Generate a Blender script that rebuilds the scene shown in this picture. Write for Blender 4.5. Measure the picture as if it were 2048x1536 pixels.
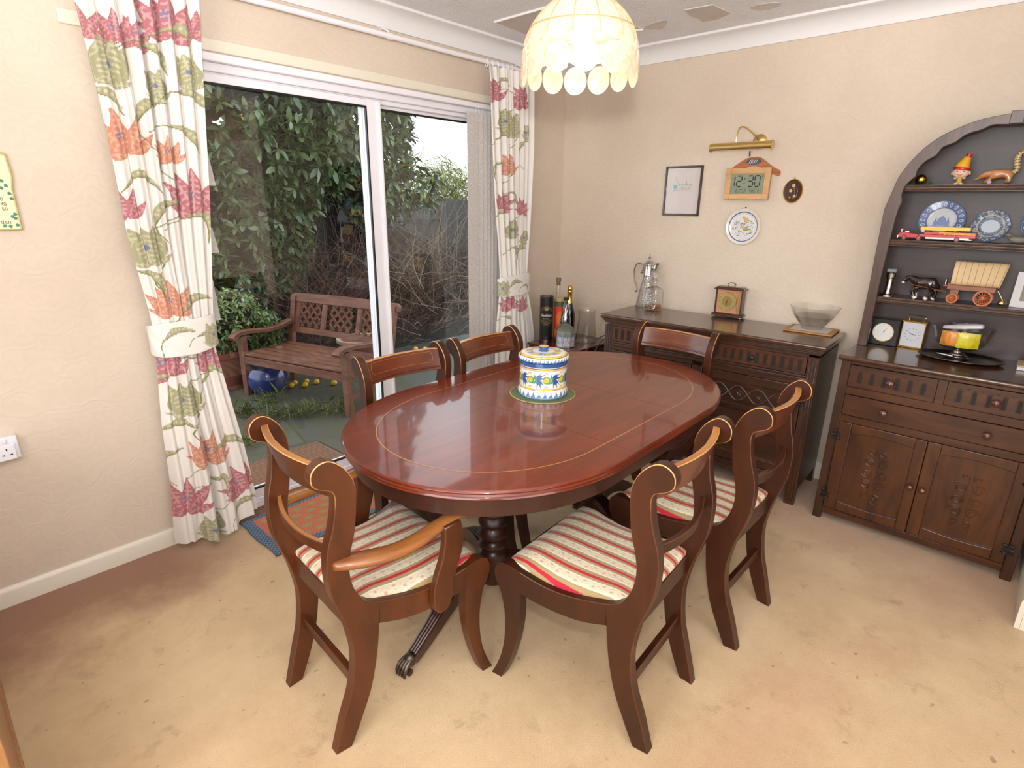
import bpy, math, random
import numpy as np
from math import sin, cos, pi, radians, sqrt, hypot, atan2
from mathutils import Vector, Matrix, Euler
random.seed(7); np.random.seed(7)
for o in list(bpy.data.objects): bpy.data.objects.remove(o)
SC = bpy.context.scene
COL = SC.collection

# ------------------------------------------------------------------ camera, world, lights, exposure
CAM = Vector((-3.3813, -2.6292, 1.4921))
YAW, PITCH, ROLL = 0.7415, -0.3092, 0.0133
cd = bpy.data.cameras.new('camera'); cam = bpy.data.objects.new('camera', cd); COL.objects.link(cam)
cd.sensor_width = 36; cd.lens = 1125.73 / 2048 * 36; cd.clip_start = 0.02; cd.clip_end = 300
_f = Vector((cos(YAW)*cos(PITCH), sin(YAW)*cos(PITCH), sin(PITCH)))
_r = Vector((sin(YAW), -cos(YAW), 0)); _u = _r.cross(_f)
_r2 = cos(ROLL)*_r + sin(ROLL)*_u; _u2 = -sin(ROLL)*_r + cos(ROLL)*_u
M = Matrix((( _r2.x, _u2.x, -_f.x, CAM.x), (_r2.y, _u2.y, -_f.y, CAM.y), (_r2.z, _u2.z, -_f.z, CAM.z), (0, 0, 0, 1)))
cam.matrix_world = M
SC.camera = cam

SC.view_settings.view_transform = 'Standard'; SC.view_settings.look = 'None'
SC.view_settings.gamma = 1; SC.view_settings.use_curve_mapping = False
SC.view_settings.exposure = 0.0

w = bpy.data.worlds.new('overcast'); SC.world = w; w.use_nodes = True
nt = w.node_tree; nt.nodes.clear()
bg = nt.nodes.new('ShaderNodeBackground'); out = nt.nodes.new('ShaderNodeOutputWorld')
tc = nt.nodes.new('ShaderNodeTexCoord'); sp = nt.nodes.new('ShaderNodeSeparateXYZ'); cr = nt.nodes.new('ShaderNodeValToRGB')
nt.links.new(tc.outputs['Generated'], sp.inputs[0]); nt.links.new(sp.outputs['Z'], cr.inputs[0])
cr.color_ramp.elements[0].color = (0.88, 0.95, 1.0, 1); cr.color_ramp.elements[0].position = 0.0
cr.color_ramp.elements[1].color = (0.86, 0.94, 1.0, 1); cr.color_ramp.elements[1].position = 0.6
nt.links.new(cr.outputs[0], bg.inputs[0]); bg.inputs[1].default_value = 3.2
nt.links.new(bg.outputs[0], out.inputs[0])

def lamp(name, kind, loc, power, color=(1, 1, 1), size=0.1, sizey=None, aim=None, spread=None):
    l = bpy.data.lights.new(name, kind); l.energy = power; l.color = color
    if kind == 'AREA':
        l.size = size
        if sizey: l.shape = 'RECTANGLE'; l.size_y = sizey
        if spread: l.spread = spread
    elif kind in ('POINT', 'SPOT'): l.shadow_soft_size = size
    o = bpy.data.objects.new(name, l); COL.objects.link(o); o.location = loc
    if aim is not None:
        o.rotation_euler = (Vector(aim) - Vector(loc)).to_track_quat('-Z', 'Y').to_euler()
    return o
# the camera's flash, a hand above the lens
lamp('camera_flash', 'SPOT', CAM + Vector((0, 0, 0.19)) - _f*0.02, 40, (1, 0.99, 0.98), 0.035, aim=CAM + Vector((0, 0, 0.19)) + _f + Vector((0, 0, 0.12)))
bpy.data.lights['camera_flash'].spot_size = radians(125); bpy.data.lights['camera_flash'].spot_blend = 0.6
lamp('bounced_flash', 'SPOT', CAM + Vector((0, 0, 0.20)) - _f*0.05, 148, (1, 0.995, 0.99), 0.05, aim=CAM + Vector((0, 0, 0.20)) + Vector((0.34, 0.30, 1.0)))
bpy.data.lights['bounced_flash'].spot_size = radians(150); bpy.data.lights['bounced_flash'].spot_blend = 0.5
# fill lights added at two made-up windows behind the photographer
lamp('back_fill_light', 'AREA', (-3.3, -4.52, 1.55), 26, (1.0, 0.985, 0.965), 2.2, 1.3, aim=(-3.3, 0, 1.35))
lamp('side_fill_light', 'AREA', (-4.92, -2.6, 1.6), 60, (1.0, 0.985, 0.965), 2.2, 1.3, aim=(0, -2.4, 1.2))

# ------------------------------------------------------------------ helpers
def C8(r, g, b):
    f = lambda v: ((v/255)/12.92 if v/255 <= 0.04045 else ((v/255+0.055)/1.055)**2.4)
    return (f(r), f(g), f(b), 1.0)

def link(o, parent=None):
    COL.objects.link(o)
    if parent is not None: o.parent = parent
    return o

def tag(o, label=None, cat=None, group=None, kind=None):
    if label: o['label'] = label
    if cat: o['category'] = cat
    if group: o['group'] = group
    if kind: o['kind'] = kind
    return o

def empty(name, loc=(0, 0, 0), rz=0.0, label=None, cat=None, group=None, kind=None):
    o = bpy.data.objects.new(name, None); o.empty_display_size = 0.05; link(o)
    o.location = loc; o.rotation_euler = (0, 0, rz)
    return tag(o, label, cat, group, kind)

class MB:
    def __init__(s): s.v = []; s.f = []; s.m = []; s.sharp_w = []
    def add(s, vs, fs, mi=0, T=None):
        b = len(s.v)
        if T is not None: vs = [T @ Vector(p) for p in vs]
        s.v.extend([tuple(p) for p in vs]); s.f.extend([tuple(i+b for i in f) for f in fs])
        s.m.extend([mi]*len(fs)); return s
    def box(s, c, d, mi=0, rz=0, T=None, R=None):
        x, y, z = d[0]/2, d[1]/2, d[2]/2
        vs = [Vector((a*x, b*y, e*z)) for e in (-1, 1) for b in (-1, 1) for a in (-1, 1)]
        Rm = R if R is not None else Matrix.Rotation(rz, 3, 'Z')
        vs = [Rm @ p + Vector(c) for p in vs]
        return s.add(vs, [(0, 2, 3, 1), (4, 5, 7, 6), (0, 1, 5, 4), (2, 6, 7, 3), (0, 4, 6, 2), (1, 3, 7, 5)], mi, T)
    def bx(s, x0, x1, y0, y1, z0, z1, mi=0, T=None):
        return s.box(((x0+x1)/2, (y0+y1)/2, (z0+z1)/2), (abs(x1-x0), abs(y1-y0), abs(z1-z0)), mi, T=T)
    def prism(s, pts, t0, t1, fn, mi=0):
        """pts 2-D outline; fn(a,b,t)->3-D"""
        n = len(pts)
        vs = [fn(a, b, t0) for a, b in pts] + [fn(a, b, t1) for a, b in pts]
        fs = [tuple(range(n))[::-1], tuple(range(n, 2*n))] + [(i, (i+1) % n, n+(i+1) % n, n+i) for i in range(n)]
        return s.add(vs, fs, mi)
    def lathe(s, prof, n=32, c=(0, 0, 0), mi=0, T=None, closed=False, ang=2*pi, cap=True):
        vs = []; fs = []; k = len(prof); full = abs(ang-2*pi) < 1e-6; m = n if full else n+1
        for i in range(m):
            a = ang*i/n
            for r, z in prof: vs.append((c[0]+r*cos(a), c[1]+r*sin(a), c[2]+z))
        for i in range(n):
            j = (i+1) % m
            for q in range(k-1 if not closed else k):
                p = (q+1) % k
                fs.append((i*k+q, j*k+q, j*k+p, i*k+p))
        if cap and not closed and full:
            if prof[0][0] > 1e-5: fs.append(tuple(i*k for i in range(n))[::-1])
            if prof[-1][0] > 1e-5: fs.append(tuple(i*k+k-1 for i in range(n)))
        return s.add(vs, fs, mi, T)
    def tube(s, pts, r, n=8, mi=0, T=None, caps=True, sq=None):
        """round tube along pts; r float or list; sq=(a,b) elliptic factors"""
        P = [Vector(p) for p in pts]; k = len(P)
        R = r if isinstance(r, (list, tuple)) else [r]*k
        vs = []; fs = []; up = None
        for i, p in enumerate(P):
            d = (P[min(i+1, k-1)] - P[max(i-1, 0)])
            if d.length < 1e-9: d = Vector((0, 0, 1))
            d.normalize()
            if up is None:
                up = Vector((0, 0, 1)) if abs(d.z) < 0.9 else Vector((1, 0, 0))
            a = d.cross(up)
            if a.length < 1e-6: a = d.cross(Vector((1, 0, 0)))
            a.normalize(); b = a.cross(d).normalized(); up = b
            for j in range(n):
                t = 2*pi*j/n
                vs.append(p + (a*cos(t)*(sq[0] if sq else 1) + b*sin(t)*(sq[1] if sq else 1))*R[i])
        for i in range(k-1):
            for j in range(n):
                fs.append((i*n+j, i*n+(j+1) % n, (i+1)*n+(j+1) % n, (i+1)*n+j))
        if caps: fs += [tuple(range(n))[::-1], tuple((k-1)*n+j for j in range(n))]
        return s.add(vs, fs, mi, T)
    def ball(s, c, r, n=16, mi=0, T=None, sc=(1, 1, 1)):
        prof = [(max(r*sin(pi*i/(n//2)), 0.0), -r*cos(pi*i/(n//2))) for i in range(n//2+1)]
        b = len(s.v); s.lathe(prof, n, (0, 0, 0), mi, cap=False)
        for i in range(b, len(s.v)):
            p = Vector((s.v[i][0]*sc[0]+c[0], s.v[i][1]*sc[1]+c[1], s.v[i][2]*sc[2]+c[2]))
            s.v[i] = tuple(T @ p) if T is not None else tuple(p)
        return s
    def sweep(s, path, sect, mi=0, T=None, side=None, caps=True):
        """sect(i)->list of (a,b) in local side/up frame; path Vectors; side fixed vector fn(i)"""
        vs = []; fs = []; P = [Vector(p) for p in path]; k = len(P); n = None
        for i, p in enumerate(P):
            d = (P[min(i+1, k-1)] - P[max(i-1, 0)]).normalized()
            sd = Vector(side(i)) if side else Vector((d.y, -d.x, 0)).normalized()
            up = sd.cross(d).normalized(); sd = d.cross(up).normalized()
            q = sect(i); n = len(q)
            for a, b in q: vs.append(p + sd*a + up*b)
        for i in range(k-1):
            for j in range(n): fs.append((i*n+j, i*n+(j+1) % n, (i+1)*n+(j+1) % n, (i+1)*n+j))
        if caps: fs += [tuple(range(n))[::-1], tuple((k-1)*n+j for j in range(n))]
        return s.add(vs, fs, mi, T)
    def grid(s, nu, nv, fn, mi=0, wrapu=False):
        vs = [fn(i/(nu-1 if not wrapu else nu), j/(nv-1)) for j in range(nv) for i in range(nu)]
        fs = []
        for j in range(nv-1):
            for i in range(nu if wrapu else nu-1):
                a = j*nu+i; b = j*nu+(i+1) % nu
                fs.append((a, b, b+nu, a+nu))
        return s.add(vs, fs, mi)
    def build(s, name, mats, parent=None, bevel=0, bmat=None, angle=35, label=None, cat=None, group=None, kind=None, col=None, seg=1, solid=0, wgt=None):
        me = bpy.data.meshes.new(name)
        me.from_pydata([tuple(p) for p in s.v], [], s.f); me.update()
        if not isinstance(mats, (list, tuple)): mats = [mats]
        for m in mats: me.materials.append(m)
        if bmat is not None: me.materials.append(bmat)
        me.polygons.foreach_set('material_index', s.m)
        me.polygons.foreach_set('use_smooth', [True]*len(s.f))
        me.set_sharp_from_angle(angle=radians(angle))
        if col is not None:
            a = me.color_attributes.new('Col', 'FLOAT_COLOR', 'POINT')
            a.data.foreach_set('color', np.asarray(col, dtype=np.float32).ravel())
        o = bpy.data.objects.new(name, me); link(o, parent)
        if wgt is not None:
            at = me.attributes.new('bevel_weight_edge', 'FLOAT', 'EDGE')
            at.data.foreach_set('value', wgt(me))
        if solid:
            sm = o.modifiers.new('s', 'SOLIDIFY'); sm.thickness = solid; sm.offset = 0
        if bevel:
            b = o.modifiers.new('b', 'BEVEL'); b.width = bevel; b.segments = seg
            b.limit_method = 'WEIGHT' if wgt is not None else 'ANGLE'; b.angle_limit = radians(40)
            if bmat is not None: b.material = len(mats)
        return tag(o, label, cat, group, kind)

def spl(pts, k=5, closed=False):
    """Catmull-Rom densify"""
    P = [tuple(p) for p in pts]; n = len(P); out = []
    rng = range(n if closed else n-1)
    for i in rng:
        p1 = P[i]; p2 = P[(i+1) % n]
        p0 = P[i-1] if (i > 0 or closed) else p1
        p3 = P[(i+2) % n] if (i+2 < n or closed) else p2
        for j in range(k):
            t = j/k
            out.append(tuple(0.5*((2*b)+(-a+c)*t+(2*a-5*b+4*c-d)*t*t+(-a+3*b-3*c+d)*t**3) for a, b, c, d in zip(p0, p1, p2, p3)))
    if not closed: out.append(P[-1])
    return out

def TR(loc=(0, 0, 0), rz=0, rx=0, ry=0, sc=1):
    return Matrix.Translation(loc) @ Euler((rx, ry, rz)).to_matrix().to_4x4() @ Matrix.Scale(sc, 4)

# ------------------------------------------------------------------ materials
def newmat(name):
    m = bpy.data.materials.new(name); m.use_nodes = True
    N = m.node_tree.nodes; b = N['Principled BSDF']; return m, m.node_tree, N, b
def S(b, **k):
    for a, v in k.items():
        a = {'base': 'Base Color', 'rough': 'Roughness', 'metal': 'Metallic', 'coat': 'Coat Weight', 'coatr': 'Coat Roughness',
             'trans': 'Transmission Weight', 'ior': 'IOR', 'spec': 'Specular IOR Level', 'alpha': 'Alpha', 'ecol': 'Emission Color', 'estr': 'Emission Strength',
             'sheen': 'Sheen Weight', 'sss': 'Subsurface Weight'}[a]
        b.inputs[a].default_value = v
def plain(name, col, rough=0.5, var=0.08, scale=12, bump=0.0, bscale=None, **k):
    """one colour with procedural variation"""
    m, t, N, b = newmat(name); S(b, rough=rough, **k)
    tc = N.new('ShaderNodeTexCoord'); no = N.new('ShaderNodeTexNoise'); no.inputs['Scale'].default_value = scale; no.inputs['Detail'].default_value = 4
    mx = N.new('ShaderNodeMix'); mx.data_type = 'RGBA'
    c = Vector(col[:3]); d = c*(1-var*2.2); e = c*(1+var)
    mx.inputs[6].default_value = (*d, 1); mx.inputs[7].default_value = (min(e[0], 1), min(e[1], 1), min(e[2], 1), 1)
    t.links.new(tc.outputs['Object'], no.inputs['Vector']); t.links.new(no.outputs['Fac'], mx.inputs[0]); t.links.new(mx.outputs[2], b.inputs['Base Color'])
    if bump:
        n2 = N.new('ShaderNodeTexNoise'); n2.inputs['Scale'].default_value = bscale or scale*8; n2.inputs['Detail'].default_value = 3
        bp = N.new('ShaderNodeBump'); bp.inputs['Strength'].default_value = bump; bp.inputs['Distance'].default_value = 0.01
        t.links.new(tc.outputs['Object'], n2.inputs['Vector']); t.links.new(n2.outputs['Fac'], bp.inputs['Height']); t.links.new(bp.outputs[0], b.inputs['Normal'])
    return m
def wood(name, c0, c1, axis=0, scale=1.0, rough=0.35, coat=0.3, coatr=0.15, bump=0.02, streak=14, spec=0.5):
    m, t, N, b = newmat(name); S(b, rough=rough, coat=coat, coatr=coatr, spec=spec)
    tc = N.new('ShaderNodeTexCoord'); mp = N.new('ShaderNodeMapping')
    sc = [streak*scale]*3; sc[axis] = 1.4*scale; mp.inputs['Scale'].default_value = sc
    n1 = N.new('ShaderNodeTexNoise'); n1.inputs['Scale'].default_value = 3.2; n1.inputs['Detail'].default_value = 7; n1.inputs['Roughness'].default_value = 0.62; n1.inputs['Distortion'].default_value = 0.6
    n2 = N.new('ShaderNodeTexNoise'); n2.inputs['Scale'].default_value = 3.0; n2.inputs['Detail'].default_value = 2
    cr = N.new('ShaderNodeValToRGB'); cr.color_ramp.elements[0].position = 0.32; cr.color_ramp.elements[1].position = 0.68
    cr.color_ramp.elements[0].color = c0; cr.color_ramp.elements[1].color = c1
    mx = N.new('ShaderNodeMix'); mx.data_type = 'RGBA'; mx.blend_type = 'MULTIPLY'; mx.inputs[0].default_value = 0.35
    cr2 = N.new('ShaderNodeValToRGB'); cr2.color_ramp.elements[0].color = (0.55, 0.5, 0.5, 1); cr2.color_ramp.elements[1].color = (1, 1, 1, 1)
    cr2.color_ramp.elements[0].position = 0.3; cr2.color_ramp.elements[1].position = 0.6
    L = t.links.new
    L(tc.outputs['Object'], mp.inputs[0]); L(mp.outputs[0], n1.inputs['Vector']); L(tc.outputs['Object'], n2.inputs['Vector'])
    L(n1.outputs['Fac'], cr.inputs[0]); L(n2.outputs['Fac'], cr2.inputs[0]); L(cr.outputs[0], mx.inputs[6]); L(cr2.outputs[0], mx.inputs[7]); L(mx.outputs[2], b.inputs['Base Color'])
    if bump:
        bp = N.new('ShaderNodeBump'); bp.inputs['Strength'].default_value = bump*5; bp.inputs['Distance'].default_value = 0.002
        L(n1.outputs['Fac'], bp.inputs['Height']); L(bp.outputs[0], b.inputs['Normal'])
    return m
def painted(name, rough=0.5, bump=0.0, bscale=300, **k):
    """reads the colours laid on the mesh"""
    m, t, N, b = newmat(name); S(b, rough=rough, **k)
    a = N.new('ShaderNodeAttribute'); a.attribute_name = 'Col'; t.links.new(a.outputs['Color'], b.inputs['Base Color'])
    if bump:
        tc = N.new('ShaderNodeTexCoord'); n2 = N.new('ShaderNodeTexNoise'); n2.inputs['Scale'].default_value = bscale
        bp = N.new('ShaderNodeBump'); bp.inputs['Strength'].default_value = bump; bp.inputs['Distance'].default_value = 0.002
        t.links.new(tc.outputs['Object'], n2.inputs['Vector']); t.links.new(n2.outputs['Fac'], bp.inputs['Height']); t.links.new(bp.outputs[0], b.inputs['Normal'])
    return m
def glassy(name, tint=(1, 1, 1, 1), rough=0.0, refl=1.0, ior=1.5, bump=0, bscale=60, fac=0.0):
    """thin clear glass: see-through plus a Fresnel reflection"""
    m, t, N, b = newmat(name); N.remove(b); o = N['Material Output']
    tr = N.new('ShaderNodeBsdfTransparent'); tr.inputs[0].default_value = tint
    gl = N.new('ShaderNodeBsdfGlossy'); gl.inputs['Roughness'].default_value = rough
    lw = N.new('ShaderNodeLayerWeight'); lw.inputs['Blend'].default_value = 0.5
    pw = N.new('ShaderNodeMath'); pw.operation = 'POWER'; pw.inputs[1].default_value = 5.0
    sc = N.new('ShaderNodeMath'); sc.operation = 'MULTIPLY_ADD'; f0 = ((ior-1)/(ior+1))**2; sc.inputs[1].default_value = 1-f0; sc.inputs[2].default_value = f0
    mt = N.new('ShaderNodeMath'); mt.operation = 'MULTIPLY_ADD'; mt.use_clamp = True; mt.inputs[1].default_value = refl; mt.inputs[2].default_value = fac
    mx = N.new('ShaderNodeMixShader'); L = t.links.new
    L(lw.outputs['Facing'], pw.inputs[0]); L(pw.outputs[0], sc.inputs[0]); L(sc.outputs[0], mt.inputs[0]); L(mt.outputs[0], mx.inputs[0]); L(tr.outputs[0], mx.inputs[1]); L(gl.outputs[0], mx.inputs[2]); L(mx.outputs[0], o.inputs[0])
    if bump:
        tc = N.new('ShaderNodeTexCoord'); vo = N.new('ShaderNodeTexVoronoi'); vo.inputs['Scale'].default_value = bscale
        bp = N.new('ShaderNodeBump'); bp.inputs['Strength'].default_value = bump; bp.inputs['Distance'].default_value = 0.004
        L(tc.outputs['Object'], vo.inputs['Vector']); L(vo.outputs['Distance'], bp.inputs['Height']); L(bp.outputs[0], gl.inputs['Normal']); L(bp.outputs[0], lw.inputs['Normal'])
    return m

M_white = plain('white_paint', C8(238, 234, 228), 0.4, 0.02, 6)
M_upvc = plain('white_frame', C8(236, 232, 236), 0.25, 0.015, 5)
M_black = plain('black', C8(18, 17, 17), 0.4, 0.1)
M_brass = plain('brass', C8(226, 196, 128), 0.28, 0.06, 20, metal=1.0)
M_gold = plain('gold', C8(225, 180, 80), 0.25, 0.06, 20, metal=1.0)
M_silver = plain('silver', C8(200, 198, 195), 0.18, 0.05, 20, metal=1.0)
M_pewter = plain('dull_silver', C8(130, 120, 112), 0.25, 0.1, 20, metal=1.0)
M_iron = plain('dark_iron', C8(48, 42, 40), 0.45, 0.1, 60, metal=0.6)
M_glass = glassy('pane_glass', (0.965, 0.975, 0.97, 1), 0.0, 1.6, 1.5)
M_clear = glassy('clear_glass', (0.985, 0.985, 0.98, 1), 0.02, 1.2, 1.5, fac=0.0)
M_cut = glassy('cut_glass', (0.98, 0.98, 0.975, 1), 0.18, 1.6, 1.5, bump=0.8, bscale=90, fac=0.07)
M_green = plain('green_plastic', C8(30, 160, 95), 0.35, 0.03)
M_red = plain('red_enamel', C8(185, 30, 35), 0.3, 0.05, 30)
M_yellow = plain('yellow_enamel', C8(235, 190, 30), 0.35, 0.05, 30)
M_card = plain('white_card', C8(232, 230, 232), 0.5, 0.02)

def mahog(name, c0, c1, **k): return wood(name, c0, c1, **k)
M_chair = wood('chair_mahogany', C8(42, 17, 7), C8(70, 32, 13), axis=2, scale=0.5, streak=6, rough=0.42, coat=0.22, coatr=0.2, spec=0.35)
M_arm = wood('armchair_mahogany', C8(60, 27, 10), C8(94, 47, 18), axis=2, scale=0.5, streak=6, rough=0.42, coat=0.22, coatr=0.2, spec=0.35)
M_rail = wood('rail_mahogany', C8(74, 30, 14), C8(112, 52, 25), axis=0, scale=0.6, streak=8, rough=0.3, coat=0.4, coatr=0.15)
M_table = wood('table_mahogany', C8(92, 32, 14), C8(118, 46, 19), axis=0, scale=0.55, streak=15, rough=0.3, coat=0.62, coatr=0.05, spec=0.25, bump=0.0)
M_tdark = wood('pedestal_mahogany', C8(40, 15, 9), C8(64, 27, 16), axis=2, scale=0.6, streak=8, rough=0.38, coat=0.2, coatr=0.2)
M_oak = wood('dark_oak', C8(42, 22, 12), C8(78, 44, 24), axis=0, scale=0.8, streak=12, rough=0.38, coat=0.25, coatr=0.25)
M_oakv = wood('dark_oak_upright', C8(42, 22, 12), C8(76, 43, 24), axis=2, scale=0.8, streak=12, rough=0.38, coat=0.25, coatr=0.25)
M_oakr = wood('rack_oak', C8(58, 38, 28), C8(92, 62, 46), axis=2, scale=0.8, streak=10, rough=0.36, coat=0.3, coatr=0.2)
M_oakt = wood('oak_top', C8(58, 34, 22), C8(88, 54, 36), axis=1, scale=0.7, streak=12, rough=0.25, coat=0.5, coatr=0.12)
M_inlay = plain('boxwood_line', C8(176, 122, 66), 0.3, 0.08, 40)
def worn_hl_mat():  # wear and edge highlights put into one pale colour, strongest near the top
    m, t, N, b = newmat('worn_edge_highlight'); S(b, rough=0.4)
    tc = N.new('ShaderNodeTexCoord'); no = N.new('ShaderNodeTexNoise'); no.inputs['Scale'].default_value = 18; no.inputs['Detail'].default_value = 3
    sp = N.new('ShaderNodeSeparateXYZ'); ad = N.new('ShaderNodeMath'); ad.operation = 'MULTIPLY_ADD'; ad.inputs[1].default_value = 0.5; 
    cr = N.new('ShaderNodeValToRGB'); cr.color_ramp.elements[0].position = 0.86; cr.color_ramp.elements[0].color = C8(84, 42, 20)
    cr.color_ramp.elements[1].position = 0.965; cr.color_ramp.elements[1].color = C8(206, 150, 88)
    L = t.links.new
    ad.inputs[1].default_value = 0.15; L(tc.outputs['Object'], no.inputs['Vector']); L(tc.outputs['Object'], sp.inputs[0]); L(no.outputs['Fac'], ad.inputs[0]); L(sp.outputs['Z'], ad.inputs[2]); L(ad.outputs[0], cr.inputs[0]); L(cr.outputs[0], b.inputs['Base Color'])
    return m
M_worn_hl = worn_hl_mat()
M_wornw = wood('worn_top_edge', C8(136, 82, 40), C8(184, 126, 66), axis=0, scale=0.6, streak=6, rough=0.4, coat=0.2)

def rot2(p, a): return (p[0]*cos(a)-p[1]*sin(a), p[0]*sin(a)+p[1]*cos(a))
def inpoly(X, Y, poly):
    ins = np.zeros(X.shape, bool); n = len(poly)
    xs = [p[0] for p in poly]; ys = [p[1] for p in poly]
    sel = (X >= min(xs)) & (X <= max(xs)) & (Y >= min(ys)) & (Y <= max(ys))
    if not sel.any(): return ins
    x = X[sel]; y = Y[sel]; r = np.zeros(x.shape, bool)
    for i in range(n):
        x0, y0 = poly[i]; x1, y1 = poly[(i+1) % n]
        if y0 == y1: continue
        c = ((y0 > y) != (y1 > y)) & (x < (x1-x0)*(y-y0)/(y1-y0)+x0); r ^= c
    ins[sel] = r; return ins
def segdist(X, Y, pts):
    d = np.full(X.shape, 1e9)
    for (x0, y0), (x1, y1) in zip(pts[:-1], pts[1:]):
        dx, dy = x1-x0, y1-y0; L2 = dx*dx+dy*dy+1e-12
        t = np.clip(((X-x0)*dx+(Y-y0)*dy)/L2, 0, 1)
        d = np.minimum(d, np.hypot(X-x0-t*dx, Y-y0-t*dy))
    return d
class Paint:
    def __init__(s, X, Y, base): s.X = X; s.Y = Y; s.C = np.tile(np.array(base, float), (X.size, 1)).reshape(X.shape+(4,))
    def poly(s, pts, col): s.C[inpoly(s.X, s.Y, pts)] = col; return s
    def mask(s, m, col): s.C[m] = col; return s
    def ell(s, cx, cy, a, b, col, th=0):
        dx = s.X-cx; dy = s.Y-cy; u = dx*cos(th)+dy*sin(th); v = -dx*sin(th)+dy*cos(th)
        s.C[(u/a)**2+(v/b)**2 < 1] = col; return s
    def line(s, pts, w, col): s.C[segdist(s.X, s.Y, pts) < w/2] = col; return s
    def flat(s): return s.C.reshape(-1, 4)
# ------------------------------------------------------------------ room shell
H = 2.40
def wallpaper(name, seams=0):
    m, t, N, b = newmat(name); S(b, rough=0.62, spec=0.3)
    L = t.links.new; tc = N.new('ShaderNodeTexCoord')
    n0 = N.new('ShaderNodeTexNoise'); n0.inputs['Scale'].default_value = 1.3; n0.inputs['Detail'].default_value = 3
    cr = N.new('ShaderNodeValToRGB'); cr.color_ramp.elements[0].color = C8(205, 188, 170); cr.color_ramp.elements[1].color = C8(216, 201, 183)
    cr.color_ramp.elements[0].position = 0.35; cr.color_ramp.elements[1].position = 0.65
    # embossed scrolling pattern: rings of a distorted wave
    n1 = N.new('ShaderNodeTexNoise'); n1.inputs['Scale'].default_value = 9; n1.inputs['Detail'].default_value = 1
    wv = N.new('ShaderNodeTexWave'); wv.wave_type = 'RINGS'; wv.inputs['Scale'].default_value = 7; wv.inputs['Distortion'].default_value = 14; wv.inputs['Detail'].default_value = 1.5; wv.inputs['Detail Scale'].default_value = 2.2
    ra = N.new('ShaderNodeValToRGB'); ra.color_ramp.elements[0].position = 0.40; ra.color_ramp.elements[1].position = 0.62
    mx = N.new('ShaderNodeMix'); mx.data_type = 'RGBA'; mx.blend_type = 'MULTIPLY'
    mx.inputs[7].default_value = (0.982, 0.978, 0.968, 1)
    n3 = N.new('ShaderNodeTexNoise'); n3.inputs['Scale'].default_value = 120; n3.inputs['Detail'].default_value = 2
    ad = N.new('ShaderNodeMath'); ad.operation = 'MULTIPLY_ADD'; ad.inputs[1].default_value = 0.5
    bp = N.new('ShaderNodeBump'); bp.inputs['Strength'].default_value = 0.25; bp.inputs['Distance'].default_value = 0.002
    L(tc.outputs['Object'], n0.inputs['Vector']); L(n0.outputs['Fac'], cr.inputs[0]); L(tc.outputs['Object'], wv.inputs['Vector'])
    L(wv.outputs['Fac'], ra.inputs[0]); L(ra.outputs[0], mx.inputs[0]); L(cr.outputs[0], mx.inputs[6]); L(mx.outputs[2], b.inputs['Base Color'])
    L(tc.outputs['Object'], n3.inputs['Vector']); L(n3.outputs['Fac'], ad.inputs[0]); L(wv.outputs['Fac'], ad.inputs[2]); L(ad.outputs[0], bp.inputs['Height']); L(bp.outputs[0], b.inputs['Normal'])
    return m
M_wall = wallpaper('embossed_wallpaper')

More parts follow.
